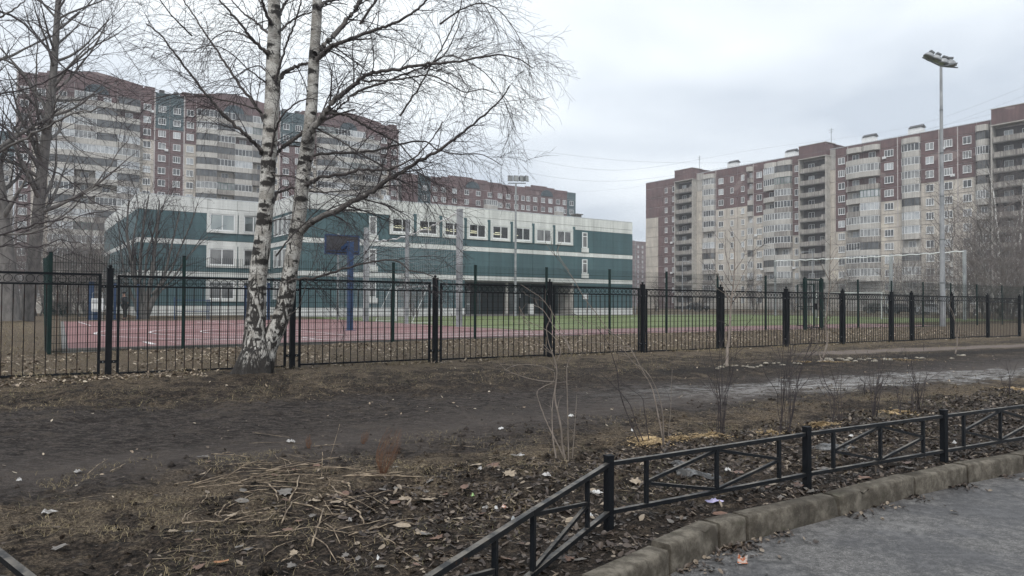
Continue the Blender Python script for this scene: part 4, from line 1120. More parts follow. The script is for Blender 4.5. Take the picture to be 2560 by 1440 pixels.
# --- left-hand block, 16 floors, front parallel to the fences
VL = 181.5
LU = lambda px: u_of(px, VL)
UL0 = 1.0
LX = lambda u: u - UL0
NL, ZBL = 16, 1.67
def section(u0, u1, first, last, low=13):
    w = u1 - u0; bt = lambda i: 'brown' if i >= low else 'beige'
    c = []
    e = 0.118 * w; x = u0
    if first: c.append((x, x + e * .9, 'win', allb)); x += e * .9
    c.append((x, x + e, 'win', bt)); x += e
    xr = u1 - (e * .9 if last else 0); xr2 = xr - e
    m1, m2 = lerp(x, xr2, .26), lerp(x, xr2, .74)
    c += [(x, m1, 'LA', bt), (m1, m2, 'LB', bt), (m2, xr2, 'LC', bt), (xr2, xr, 'win', bt)]
    if last: c.append((xr, u1, 'win', allb))
    return c
def link(u0, u1):
    f = lambda i: 'teal_roof' if i >= 14 else 'brown'; m_ = (u0 + u1) / 2
    return [(u0, m_, 'win', f), (m_, u1, 'win', f)]
def sec_extras(b, c, top, par, flat=False):
    xs = [q for q in c if q[2] in ('LA', 'LB', 'LC')]
    for (x0, x1, ty, r) in xs:
        w = x1 - x0
        cv = {'LA': 'l', 'LB': 'f', 'LC': 'r'}[ty]
        for i in range(1, len_floors[0] - (2 if flat and ty != 'LC' else 1 if flat else 0)):
            z0 = base[0] + i * FH
            if ty == 'LB':
                for s in (0, 1): bay(b, x0 + w * (.25 + .5 * s), z0, w * .5 * .995, 1.55, 'f', open_p=.22, stain_p=.25, dark_p=.4)
            else: bay(b, (x0 + x1) / 2, z0, w * .995, 1.75, cv, open_p=.18, stain_p=.2, dark_p=.18)
    if flat:
        for (x0, x1, ty, r) in xs:
            for i in range(len_floors[0] - (2 if ty != 'LC' else 1), len_floors[0]):
                for q in ((.25, .75) if ty == 'LB' else (.5,)): window(b, lerp(x0, x1, q), -.001, base[0] + i * FH + .95, 1.5, 1.45, 2)
    a, z = xs[0][0], xs[-1][1]; cx = (a + z) / 2; t = top + par
    # raised gable and half-round window over the balconies
    prof = [(a - 2.2, t - .6), (z + 2.2, t - .6), (z + 2.2, t + .4), (z + .6, t + .5), (z + .6, t + .9), (cx + 3.4, t + 1.9), (cx + .15, t + 2.3)]
    prof2 = [(cx - .15, t + 2.3), (cx - 3.4, t + 1.9), (a - .6, t + .9), (a - .6, t + .5), (a - 2.2, t + .4)]
    if flat: MB().prism([(a - 2.2, t - .6), (z + 2.2, t - .6), (z + 2.2, t + .2), (z - 3, t + .2), (z - 3, t + .55), (cx, t + .55), (cx, t + .85), (a, t + .85), (a, t + .3), (a - 2.2, t + .3)], -.10, .25).build('gable', M['brown'], b)
    else: MB().prism(prof + prof2, -.10, .25).build('gable', M['brown'], b)
    n = 14; P = [(cx + 2.3 * math.cos(PI * k / n), top + .25 + 1.9 * math.sin(PI * k / n)) for k in range(n + 1)]
    o = MB().prism(P, -.16, -.101).build('arch_window', M['teal_shed'], b)
    g = MB()
    for k in range(n): g.bar((P[k][0], -.18, P[k][1]), (P[k + 1][0], -.18, P[k + 1][1]), .10, .12)
    for k in range(2, n - 1, 2): g.bar((P[k][0], -.175, top + .3), (P[k][0], -.175, P[k][1]), .06)
    g.build('window_frame', M['teal_roof'], o)
len_floors, base = [NL], [ZBL]
S1, S2, S3 = (1.0, 26.9), (33.1, 55.1), (61.3, 87.4)
def localise(c, u0): return [(a - u0, b - u0, t, r) for a, b, t, r in c]
secs = [section(*S1, True, False), section(*S2, False, False), section(*S3, False, True)]
cols = []
cols += secs[0] + link(26.9, 33.1) + secs[1] + link(55.1, 61.3) + secs[2]
cols = localise(cols, UL0)
blockL, topL = block('apartment_block', (*xy(UL0, VL), 0), ANG_U, 'sixteen storey brown and beige block of flats with gabled roofline behind the birches', NL, FH, ZBL, cols, 2.6, 14)
for s in secs: sec_extras(blockL, localise(s, UL0), topL, 2.6)
for u in (26.9, 33.1, 55.1, 61.3, 87.3, 1.1):
    MB().box(LX(u) - .14, LX(u) + .14, -.05, .1, 0, topL + 2.6).build('joint_strip', M['seam'], blockL)
for u in (26.0, 33.8, 62.0, 86.0):
    MB().box(LX(u) - 1.2, LX(u) + .9, 0.2, 3, topL + 2.55, topL + 3.6).build('roof_parapet', M['brown'], blockL)
for u in (28.5, 31.5, 56.5, 59.8):
    MB().box(LX(u) - .5, LX(u) + .5, 1, 2, topL + 2.5, topL + 3.5).build('roof_vent', M['roofing'], blockL)

# --- twelve storey block further along the same line
base[0] = 1.5; len_floors[0] = 12
UM0, UM1 = LU(1003) + .6, LU(1446)
mid = []
x = UM0
mm = [(x, x + 5.0, 'blank', allb), (x + 5.0, x + 9, 'win', lambda i: 'teal_roof' if i >= 10 else 'brown')]
sa = (UM0 + 9, UM0 + 34); sb = (UM0 + 40, UM1 - 3.6)
sm = [section(*sa, True, False, 0), section(*sb, True, False, 0)]
mm += sm[0] + link(sa[1], sb[0]) + sm[1] + [(sb[1], UM1, 'win', lambda i: 'teal_roof' if i >= 10 else 'brown')]
mm = localise(mm, UM0)
blockM, topM = block('apartment_block', (*xy(UM0, VL + 1.5), 0), ANG_U, 'lower brown block of flats showing just above the school roof', 12, FH, 1.5, mm, 2.4, 14)
for s in sm: sec_extras(blockM, localise(s, UM0), topM, 2.4, True)

# --- far block seen in the gap, and the grey one at the left edge
VF2 = 300.0
ua, ub = u_of(1545, VF2), u_of(1660, VF2)
cc, x = [], 0.0
while x < ub - ua: cc.append((x, x + 3.4, 'wins' if len(cc) % 3 else 'blank', lambda i: 'brown')); x += 3.4
blockF, _t = block('apartment_block', (*xy(ua, VF2), 0), ANG_U, 'distant brown block of flats in the gap beside the school corner', 12, FH, 1.5, cc, 2, 12)
VG2 = 215.0
ua = u_of(-160, VG2); ub = u_of(36, VG2); cc, x = [], 0.0
while x < ub - ua - 2: cc.append((x, x + 3.6, ('win', 'winw', 'blank')[len(cc) % 3], lambda i: 'greyp' if i < 12 else 'teal_roof')); x += 3.6
blockG, _t = block('apartment_block', (*xy(ua, VG2), 0), ANG_U, 'grey block of flats at the left edge with a dark teal top', 14, FH, 1.5, cc, 2, 12)
# ------------------------------------------------------------------ branching wood
def rotv(v, ax, a):
    c, s = math.cos(a), math.sin(a)
    return v * c + np.cross(ax, v) * s + ax * np.dot(ax, v) * (1 - c)
def unitv(v): return v / (np.linalg.norm(v) + 1e-9)
class Wood:
    def __init__(s, seed): s.r = random.Random(seed); s.out = []
    def path(s, p, d, L, r0, r1, n, wander, trop):
        P, R = [p], [r0]; d = unitv(d); st = L / n
        for i in range(n):
            g = np.array([s.r.gauss(0, 1), s.r.gauss(0, 1), s.r.gauss(0, 1)]) * wander
            d = unitv(d + g + np.array([0, 0, trop * st]))
            p = p + d * st; P.append(p); R.append(lerp(r0, r1, (i + 1) / n))
        return np.array(P), np.array(R)
    def spawn(s, P, R, lvl, cfg, t0=0.15):
        """side shoots along a path; cfg[lvl] = (per metre, length, length spread, angle, wander, tropism, segments, radius factor, min radius)"""
        if lvl >= len(cfg): return
        per, L, Ls, ang, wa, tr, ns, rf, rmin = cfg[lvl]
        seg = np.linalg.norm(np.diff(P, axis=0), axis=1); tot = seg.sum(); cum = np.concatenate([[0], np.cumsum(seg)])
        k = int(per * tot * (1 - t0) + s.r.random())
        for q in range(k):
            t = t0 + (1 - t0) * (q + s.r.random()) / max(k, 1); dd = t * tot
            i = min(len(seg) - 1, int(np.searchsorted(cum, dd) - 1)); i = max(i, 0)
            f = (dd - cum[i]) / (seg[i] + 1e-9); p = P[i] + (P[i + 1] - P[i]) * f; r = R[i] + (R[i + 1] - R[i]) * f
            T = unitv(P[i + 1] - P[i]); a = unitv(np.cross(T, np.array([s.r.gauss(0, 1) for _ in range(3)])))
            d = rotv(T, a, ang * s.r.uniform(.6, 1.35))
            ll = L * (1 + Ls * s.r.uniform(-1, 1)) * (1.15 - 0.55 * t)
            rr = max(rmin, min(r * rf, r * .8))
            Q, S = s.path(p, d, ll, rr, rmin * .7, ns, wa, tr)
            s.out.append((Q, S)); s.spawn(Q, S, lvl + 1, cfg, 0.2)
def wood_mesh(name, polys, mat, k=3, extra=None, smooth=True):
    groups = {}
    for P, R in polys: groups.setdefault(len(P), []).append((P, R))
    Vs, Fs, A, off = [], [], [], 0
    for n, lst in groups.items():
        P = np.array([p for p, _ in lst]); R = np.array([r for _, r in lst]); m_ = len(lst)
        T = np.empty_like(P); T[:, 1:-1] = P[:, 2:] - P[:, :-2]; T[:, 0] = P[:, 1] - P[:, 0]; T[:, -1] = P[:, -1] - P[:, -2]
        T /= np.linalg.norm(T, axis=2, keepdims=True) + 1e-9
        ref = np.tile(np.array([0.31, 0.21, 0.93]) / 1.003, (m_, n, 1)); bad = np.abs((T * ref).sum(2)) > .93; ref[bad] = (1, 0, 0)
        r = np.cross(T, ref); r /= np.linalg.norm(r, axis=2, keepdims=True) + 1e-9; q = np.cross(r, T)
        an = 2 * PI * np.arange(k) / k
        V = P[:, :, None, :] + (r[:, :, None, :] * np.cos(an)[None, None, :, None] + q[:, :, None, :] * np.sin(an)[None, None, :, None]) * R[:, :, None, None]
        Vs.append(V.reshape(-1, 3)); A.append(np.repeat(R.reshape(-1), k))
        b = off + (np.arange(m_)[:, None, None] * n * k + np.arange(n - 1)[None, :, None] * k)
        j = np.arange(k)[None, None, :]; j2 = (j + 1) % k
        Fs.append(np.stack([b + j, b + j2, b + k + j2, b + k + j], -1).reshape(-1, 4)); off += m_ * n * k
    me = mesh_np(name, np.concatenate(Vs), np.concatenate(Fs), mats=[mat], smooth=smooth)
    return me, np.concatenate(A)
def resample(P, R, n):
    """smooth a traced centre line (Catmull-Rom)"""
    P = np.array(P, float); R = np.array(R, float); m_ = len(P); Q, S = [], []
    for i in range(n + 1):
        t = i / n * (m_ - 1); k = min(int(t), m_ - 2); f = t - k
        p0, p1, p2, p3 = P[max(k - 1, 0)], P[k], P[k + 1], P[min(k + 2, m_ - 1)]
        Q.append(.5 * ((2 * p1) + (-p0 + p2) * f + (2 * p0 - 5 * p1 + 4 * p2 - p3) * f * f + (-p0 + 3 * p1 - 3 * p2 + p3) * f ** 3)); S.append(R[k] + (R[k + 1] - R[k]) * f)
    return np.array(Q), np.array(S)

# ---------------- the double-stemmed birch
TD = TREE.y
def tr(px, py, d=0.0):
    p = at(px, py, TD + d); return (p.x, p.y, p.z)
bt = empty('birch_tree', TREE, 0, 'large bare birch with two white trunks standing in front of the black fence', 'tree')
TV = np.array(TREE)
mpx = TD / FPX
T1 = [(632, 952, 50), (635, 928, 44), (638, 905, 41), (640, 880, 36), (638, 850, 30), (638, 813, 25), (641, 760, 23), (643, 713, 22), (648, 663, 21.8), (655, 613, 21.3), (660, 560, 20), (665, 513, 19), (669, 450, 18.8), (672, 390, 18.5), (677, 310, 18.6), (681, 234, 18.5), (683, 150, 17.5), (686, 78, 16.5), (685, 0, 15.5), (682, -120, 13.5), (684, -260, 11), (690, -420, 8), (697, -560, 5), (705, -700, 2)]
T2 = [(652, 930, 30), (654, 905, 34), (660, 880, 32), (671, 858, 27), (695, 813, 22), (707, 780, 21.5), (715, 747, 21), (720, 712, 20), (725, 680, 19.3), (733, 630, 19), (741, 580, 18.8), (749, 528, 18), (754, 480, 17.6), (760, 420, 17.5), (768, 371, 18), (775, 310, 15.5), (780, 250, 14.5), (783, 200, 13.8), (785, 150, 14), (789, 90, 13), (792, 40, 13), (794, -20, 12), (800, -130, 10.5), (806, -260, 8.5), (814, -400, 6), (820, -520, 3.5), (824, -640, 1.5)]
def zc(pts): return [(400 + x / 2.56, y / 2.56) for x, y in pts]
LIMBS = [  # (traced points, start radius m, end radius m, depth drift at the tip)
    (zc([(660, 990), (640, 955), (590, 900), (520, 835), (420, 750), (340, 655), (240, 540), (150, 410), (70, 310), (0, 220), (-90, 150)]), .052, .012, -1.5),
    (zc([(690, 815), (665, 770), (620, 690), (520, 560), (440, 440), (380, 345), (300, 230), (210, 90), (150, 0), (90, -110)]), .046, .012, 1.2),
    (zc([(705, 365), (670, 330), (610, 270), (560, 215), (470, 100), (380, 0), (300, -110)]), .050, .014, -1.0),
    (zc([(610, 270), (560, 240), (520, 215), (440, 200), (350, 240), (270, 330)]), .026, .008, .5),
    (zc([(700, 215), (660, 185), (600, 130), (530, 80), (460, 0), (400, -70)]), .036, .012, 1.6),
    (zc([(715, 165), (700, 130), (670, 60), (650, 0), (630, -80)]), .045, .02, -.8),
    (zc([(745, 130), (765, 95), (790, 40), (820, -5), (850, -70)]), .045, .02, .9),
    (zc([(745, 560), (765, 500), (820, 455), (880, 425), (950, 405), (1040, 365), (1130, 290), (1250, 255), (1380, 250)]), .060, .014, 1.3),
    (zc([(735, 600), (745, 500), (775, 400), (810, 270), (850, 180), (885, 80), (905, 0), (920, -90)]), .030, .014, -.9),
    (zc([(695, 1085), (715, 1040), (745, 985), (830, 910), (900, 862), (960, 820), (1020, 790), (1120, 740), (1250, 700)]), .078, .016, 1.0),
    (zc([(925, 900), (975, 830), (1025, 765), (1060, 725), (1110, 650), (1180, 590), (1240, 545), (1290, 500), (1380, 460), (1560, 440), (1700, 410), (1850, 400), (2000, 380), (2150, 350), (2290, 375), (2390, 440)]), .085, .010, -1.2),
    (zc([(700, 1070), (720, 950), (740, 830), (780, 745), (870, 660), (960, 630), (1010, 640)]), .034, .010, -1.0),
    (zc([(990, 345), (1025, 310), (1110, 225), (1200, 125), (1250, 55), (1290, -10), (1340, -110)]), .074, .035, .8),
    (zc([(1000, 385), (1050, 335), (1110, 290), (1250, 240), (1400, 183), (1490, 150), (1600, 92), (1690, 22), (1760, -60)]), .055, .018, -.6),
    (zc([(1030, 770), (1060, 722), (1140, 700), (1220, 620), (1330, 560), (1450, 520), (1600, 462), (1700, 425), (1820, 350), (1880, 240), (1930, 120)]), .046, .010, .8),
    (zc([(1280, 505), (1330, 520), (1450, 515), (1600, 500), (1720, 480), (1860, 540), (1950, 590), (2060, 570), (2150, 600)]), .028, .008, -1.4),
    (zc([(965, 1030), (1000, 990), (1150, 980), (1350, 970), (1500, 932), (1600, 910), (1700, 905), (1780, 960), (1900, 985), (2060, 990), (2190, 1060)]), .038, .008, 1.1),
    (zc([(940, 1185), (975, 1165), (1050, 1132), (1200, 1105), (1310, 1085), (1430, 1090), (1530, 1060), (1650, 990), (1740, 890), (1810, 780)]), .046, .010, -.9),
    (zc([(905, 1480), (960, 1430), (1010, 1398), (1180, 1320), (1330, 1240), (1430, 1170), (1530, 1110), (1640, 1040), (1760, 975), (1870, 900), (1960, 830), (2080, 730), (2180, 640), (2240, 540)]), .082, .012, -1.0),
    ([(722, 705), (743, 697), (793, 693), (843, 677), (900, 660), (956, 651), (993, 653), (1012, 665), (1026, 677), (1057, 682), (1085, 694), (1120, 712)], .034, .007, -1.2),
    (zc([(1060, 725), (1130, 728), (1200, 740), (1300, 800), (1420, 860), (1530, 920), (1600, 1000), (1680, 1100), (1740, 1250), (1800, 1350), (1835, 1430)]), .034, .006, .5),
    (zc([(1000, 820), (1080, 860), (1200, 930), (1300, 990), (1420, 1060), (1520, 1140), (1600, 1200), (1700, 1300), (1760, 1400)]), .022, .006, -.6),
    (zc([(1010, 50), (1060, 15), (1120, 3), (1210, -20), (1300, -60)]), .045, .016, 1.4),
    (zc([(760, 205), (800, 165), (850, 130), (910, 95), (985, 75), (1100, 20), (1200, 30)]), .030, .010, 1.0),
    (zc([(720, 1300), (738, 1250), (780, 1222), (870, 1205), (1000, 1230), (1120, 1225), (1300, 1210)]), .044, .010, 1.2),
    (zc([(700, 1110), (760, 1125), (830, 1128), (920, 1160), (1050, 1230), (1180, 1270), (1260, 1340)]), .022, .006, -1.0),
    (zc([(650, 720), (600, 690), (450, 650), (300, 620), (150, 600), (0, 620), (-110, 660)]), .022, .006, -1.1),
    (zc([(690, 470), (640, 425), (560, 440), (460, 500), (360, 520), (260, 560)]), .020, .005, 1.4),
    (zc([(690, 540), (640, 500), (560, 440), (440, 330), (320, 290), (200, 330), (90, 320)]), .020, .005, -1.6),
    ([(668, 560), (700, 548), (740, 552), (800, 572), (850, 590), (880, 600)], .016, .004, -.8),
    ([(690, 640), (720, 600), (760, 560), (800, 520), (850, 480), (870, 440)], .020, .005, -1.0),
    ([(722, 790), (745, 770), (757, 740), (772, 690), (790, 640), (800, 590)], .014, .004, -.7),
    ([(1000, 290), (1040, 230), (1080, 160), (1120, 90), (1150, 20), (1160, -60)], .024, .010, .9),
    ([(1060, 175), (1110, 140), (1160, 150), (1220, 190), (1260, 250), (1290, 330)], .020, .005, -.8),
    ([(1100, 60), (1160, 20), (1220, 10), (1270, 50), (1310, 120), (1330, 200)], .022, .005, .6),
    ([(900, 60), (960, -20), (1040, -70), (1130, -60), (1200, 0), (1250, 80)], .030, .006, -1.2),
    ([(480, 90), (430, 40), (380, -30), (330, -100)], .018, .008, -1.2),
]
bw = Wood(41)
twcfg = [(5.8, .95, .5, .75, .09, -.32, 8, .42, .0044), (8.8, .62, .5, .65, .12, -.85, 6, .60, .0031), (6.0, .30, .4, .6, .12, -1.0, 4, .7, .0024)]
limb_polys, marks = [], []
for pts, r0, r1, dd in LIMBS:
    n = len(pts); P = []
    for i, (x, y) in enumerate(pts):
        t = i / (n - 1); P.append(tr(x, y, dd * t * (1 - .15 * t)))
    R = [.88 * lerp(r0, r1, (i / (n - 1)) ** .7) for i in range(n)]
    Q, S = resample(P, R, n * 5)
    jit = np.array([[bw.r.gauss(0, .012) for _ in range(3)] for _ in range(len(Q))]); jit[:3] = 0
    Q = Q + jit * (S / .03)[:, None].clip(.3, 1)
    limb_polys.append((Q, S)); marks.append((Q[0] * .55 + Q[3] * .45, r0))
    bw.spawn(Q, S, 0, twcfg, 0.10)
# extra leaders above the picture's edge whose twigs hang back into it
for (x, y), (tx, ty), dd in [((686, -90), (520, -260), -1.0), ((683, -200), (860, -330), 1.2), ((800, -110), (960, -230), -1.3), ((806, -220), (690, -380), 1.0), ((690, -330), (560, -430), .8), ((814, -330), (940, -420), .7)]:
    P = [tr(lerp(x, tx, t), lerp(y, ty, t) + 12 * math.sin(PI * t), dd * t) for t in (0, .25, .5, .75, 1)]
    Q, S = resample(P, [.04, .034, .027, .02, .01], 22); limb_polys.append((Q, S)); bw.spawn(Q, S, 0, twcfg, .1)
trunks = []
for T in (T1, T2):
    P = [tr(x, y, 0.16 * (T is T2)) for x, y, r in T]; R = [r * mpx * .98 for x, y, r in T]
    trunks.append(resample(P, R, len(T) * 11))
def trunk_mesh(name, Q, S, k=36, seed=0):
    V, A = [], []; nn = len(Q)
    for i in range(nn):
        T = unitv(Q[min(i + 1, nn - 1)] - Q[max(i - 1, 0)]); r = unitv(np.cross(T, np.array([0, 1., 0]))); q = np.cross(r, T)
        an = 2 * PI * np.arange(k) / k
        hgt = Q[i][2] - TREE.z; fl = math.exp(-max(hgt, 0) / .22)
        sxx = np.cos(an) * 2.2; syy = np.sin(an) * 2.2
        rough = (fbm(sxx * 3 + 7 + seed, syy * 3 + Q[i][2] * 2.0, 1.0, 3, seed) - .5) * (.10 * math.exp(-max(hgt, 0) / 1.3) + .02)
        lobes = .16 * fl * (np.cos(an * 5 + seed) + .6 * np.cos(an * 3 + 1.3))
        rad = S[i] * (1 + rough * 1.6 + lobes)
        V.append(Q[i][None] + (r[None] * np.cos(an)[:, None] + q[None] * np.sin(an)[:, None]) * rad[:, None])
    V = np.concatenate(V)
    mk = np.zeros(len(V))
    for p, r0 in marks:                              # dark wedge above every branch union
        d = V - p[None]; hz = d[:, 2]; lat = np.hypot(d[:, 0], d[:, 1])
        w = .10 + r0 * 1.3
        m_ = np.clip(1 - np.abs(hz - .02) / (.05 + r0 * 1.3) , 0, 1) * np.clip(1.1 - (lat + np.clip(hz, 0, 1) * 1.3) / w, 0, 1)
        mk = np.maximum(mk, m_ * .95)
    rr = random.Random(seed + 5)
    for q in range(64):                              # old branch scars, wider than high
        i = rr.randrange(int(nn * .12), int(nn * .8)); a = rr.gauss(-PI / 2, 1.3); p = Q[i] + np.array([math.cos(a), math.sin(a), 0]) * S[i]
        d = V - p[None]; sz = rr.choice((.5, .8, 1.0, 1.5, 2.0)) * rr.uniform(.7, 1.1)
        tri = np.clip(1 - np.abs(d[:, 2]) / (.045 * sz), 0, 1) * np.clip(1.15 - (np.hypot(d[:, 0], d[:, 1]) + np.clip(d[:, 2], 0, 1) * 2.6) / (.095 * sz), 0, 1)
        mk = np.maximum(mk, tri)
    ii = (np.arange(nn - 1)[:, None] * k + np.arange(k)[None]).ravel(); jj = (np.arange(nn - 1)[:, None] * k + (np.arange(k)[None] + 1) % k).ravel()
    me = mesh_np(name, V - TV, np.stack([ii, jj, jj + k, ii + k], 1), mats=[M['birch']], smooth=True)
    a = me.attributes.new('mark', 'FLOAT', 'POINT'); a.data.foreach_set('value', mk.astype(np.float32))
    a = me.attributes.new('thin', 'FLOAT', 'POINT'); a.data.foreach_set('value', np.zeros(len(V), np.float32))
    return me
put('trunk', trunk_mesh('trunk', *trunks[0], seed=1), bt)['label'] = 'left upright birch trunk'
put('trunk', trunk_mesh('trunk', *trunks[1], seed=9), bt)['label'] = 'right leaning birch trunk'
def shift(polys, v): return [(P - v, R) for P, R in polys]
for Q, S in limb_polys:
    me, A = wood_mesh('branch', [(Q - TV, S)], M['birch'], 9)
    th = np.clip((.085 - A) / .045, 0, 1) ** .7 * .97
    a = me.attributes.new('thin', 'FLOAT', 'POINT'); a.data.foreach_set('value', th.astype(np.float32))
    a = me.attributes.new('mark', 'FLOAT', 'POINT'); a.data.foreach_set('value', np.zeros(len(A), np.float32))
    put('branch', me, bt)
me, _a = wood_mesh('twigs', shift(bw.out, TV), M['twig'], 3)
tag(put('twigs', me, bt), kind='stuff')
print('hero twigs', len(bw.out))

# ---------------- generic bare trees
def make_tree(seed, h, r0, cfg, lean=(0, 0), nstem=1, spread=.0, n1=22, L1=3.0, a1=.9, up=.12, tb=.25, wander=.05, rtip=.01):
    w = Wood(seed); trs, brs = [], []
    for s in range(nstem):
        a = w.r.uniform(0, 2 * PI); d = np.array([lean[0] + spread * math.cos(a), lean[1] + spread * math.sin(a), 1.0])
        P, R = w.path(np.array([.15 * math.cos(a) * (nstem > 1), .15 * math.sin(a) * (nstem > 1), -.2]), d, h * (1 if nstem == 1 else w.r.uniform(.65, 1)), r0 * (1 if nstem == 1 else w.r.uniform(.5, 1)), rtip, 14, wander, up * .5)
        R[0] *= 1.35; trs.append((P, R))
        ext = [(n1 / h, L1, .35, a1, .09, up, 9, .5, cfg[0][8] * 1.7)]
        k = len(w.out); w.spawn(P, R, 0, ext + list(cfg), tb)
    main = [x for x in w.out if len(x[0]) == 10]; rest = [x for x in w.out if len(x[0]) != 10]
    return trs, main, rest
def tree_obj(name, data, loc, label, cat='tree', group=None, rz=0, tm='bark_grey', bm='bark_grey', wm='twig', sc=1.0):
    trs, main, rest = data
    e_ = empty(name, loc, rz, label, cat, group); e_.scale = (sc,) * 3
    for P, R in trs: put('trunk', wood_mesh('trunk', [(P, R)], M[tm], 10)[0], e_)
    if main: o = tag(put('branches', wood_mesh('branches', main, M[bm], 5)[0], e_), kind='stuff')
    if rest: o = tag(put('twigs', wood_mesh('twigs', rest, M[wm], 3)[0], e_), kind='stuff')
    return e_
def place(px, D): p = at(px, 760, D); return Vector((p.x, D, g1(p.x, D)))

cfgA = [(2.6, 1.5, .4, .8, .12, .05, 6, .5, .009), (3.6, .7, .4, .8, .15, -.05, 4, .6, .006)]
# big left tree with a leaning trunk traced from the photo
w = Wood(77); D0 = 44
foot = at(70, 797, D0); foot.z = g1(foot.x, foot.y)
tp = [(62, 800, 24), (78, 700, 19), (90, 600, 17), (104, 440, 15), (118, 320, 12.5), (132, 200, 10.5), (142, 60, 8.5), (150, -60, 7), (158, -200, 5), (165, -330, 2)]
Q, S = resample([tuple(at(x, y, D0)) for x, y, r in tp], [r * .84 * D0 / FPX for x, y, r in tp], 60)
Q = Q - np.array(foot)
lt = empty('bare_tree', foot, 0, 'tall bare grey tree with a leaning trunk left of the court', 'tree', 'large bare trees on the left')
put('trunk', wood_mesh('trunk', [(Q, S)], M['bark_grey'], 14)[0], lt)
w.spawn(Q, S, 0, [(2.7, 5.8, .35, .95, .07, .06, 13, .42, .016), (1.7, 2.3, .4, .75, .10, .02, 8, .5, .010), (2.5, 1.1, .4, .8, .14, -.06, 5, .6, .0065), (2.0, .5, .4, .8, .15, -.1, 3, .6, .005)], .22)
mn = [x for x in w.out if len(x[0]) == 14]; rs = [x for x in w.out if len(x[0]) != 14]
for P_ in mn: put('branch', wood_mesh('branch', [P_], M['bark_grey'], 6)[0], lt)
tag(put('twigs', wood_mesh('twigs', rs, M['twig'], 3)[0], lt), kind='stuff')
print('left twigs', len(rs))
# second, thicker trunk at the edge
foot = at(22, 797, 42); foot.z = g1(foot.x, foot.y)
w = Wood(78); tp = [(22, 802, 27), (20, 700, 21), (10, 600, 19), (-10, 440, 17), (-40, 250, 13), (-70, 60, 9), (-90, -150, 4)]
Q, S = resample([tuple(at(x, y, 42)) for x, y, r in tp], [r * 42 / FPX for x, y, r in tp], 40); Q = Q - np.array(foot)
l2 = empty('bare_tree', foot, 0, 'thick grey tree trunk at the left edge, leaning out of view', 'tree', 'large bare trees on the left')
put('trunk', wood_mesh('trunk', [(Q, S)], M['bark_grey'], 14)[0], l2)
w.spawn(Q, S, 0, [(1.5, 5.5, .35, .95, .07, .03, 13, .42, .015), (1.7, 2.2, .4, .75, .10, -.02, 8, .5, .009), (2.4, 1.0, .4, .8, .14, -.1, 5, .6, .006)], .25)
mn = [x for x in w.out if len(x[0]) == 14]; rs = [x for x in w.out if len(x[0]) != 14]
for P_ in mn: put('branch', wood_mesh('branch', [P_], M['bark_grey'], 6)[0], l2)
tag(put('twigs', wood_mesh('twigs', rs, M['twig'], 3)[0], l2), kind='stuff')
# near tree whose trunk is outside the frame: its long boughs sweep in from the left
D3 = 21; f3 = at(-330, 830, D3); f3.z = g1(f3.x, f3.y)
w = Wood(79); boughs = [
    ([(-300, 560), (-120, 440), (0, 380), (90, 330), (170, 290), (260, 270), (320, 300)], .07), ([(-300, 640), (-100, 560), (0, 585), (110, 570), (220, 480), (300, 380), (330, 330)], .06),
    ([(-300, 620), (-60, 600), (40, 575), (110, 556), (200, 540), (300, 520)], .05), ([(-300, 330), (-100, 200), (0, 150), (60, 190), (130, 300), (180, 360), (260, 420)], .06),
    ([(-300, 200), (-80, 90), (0, 45), (50, 12), (80, -20)], .06), ([(-300, 420), (-100, 300), (0, 310), (100, 410), (160, 440), (230, 500), (280, 520)], .05),
    ([(-300, 480), (-100, 480), (0, 500), (90, 510), (170, 500), (250, 470)], .045), ([(-280, 100), (-60, 20), (60, 60), (150, 160), (230, 200), (310, 240)], .05),
    ([(-300, 660), (-80, 650), (20, 610), (90, 620), (150, 600), (210, 610)], .04), ([(-260, -100), (-30, -60), (90, 0), (200, 60), (290, 90)], .045),
    ([(-300, 240), (-90, 240), (30, 230), (120, 200), (230, 130), (300, 60)], .04)]
nt = empty('bare_tree', f3, 0, 'bare tree just off the left edge whose dark boughs sweep into view', 'tree', 'large bare trees on the left')
tp = [(-330, 835, 34), (-325, 640, 28), (-310, 440, 24), (-300, 200, 19), (-280, -100, 12), (-270, -350, 4)]
Q, S = resample([tuple(at(x, y, D3)) for x, y, r in tp], [r * D3 / FPX for x, y, r in tp], 40)
put('trunk', wood_mesh('trunk', [(Q - np.array(f3), S)], M['bark_grey'], 14)[0], nt)
cfgN = [(3.0, .95, .45, .8, .12, -.02, 6, .5, .0062), (5.0, .45, .4, .8, .14, -.12, 4, .6, .0042)]
for pts, r in boughs:
    dd = w.r.uniform(-2.2, 2.2); n = len(pts)
    Q, S = resample([tuple(at(x, y, D3 + dd * i / (n - 1))) for i, (x, y) in enumerate(pts)], [lerp(r, .009, (i / (n - 1)) ** .7) for i in range(n)], n * 5)
    Q = Q - np.array(f3); Q[3:] += np.array([[w.r.gauss(0, .02) for _ in range(3)] for _ in range(len(Q) - 3)])
    put('branch', wood_mesh('branch', [(Q, S)], M['bark_grey'] if r > .055 else M['twig'], 7)[0], nt)
    w.spawn(Q, S, 0, [(1.5, 1.9, .4, .6, .08, .0, 8, .5, .009)] + cfgN, .25)
tag(put('twigs', wood_mesh('twigs', w.out, M['twig'], 3)[0], nt), kind='stuff')
print('near-left twigs', len(w.out))

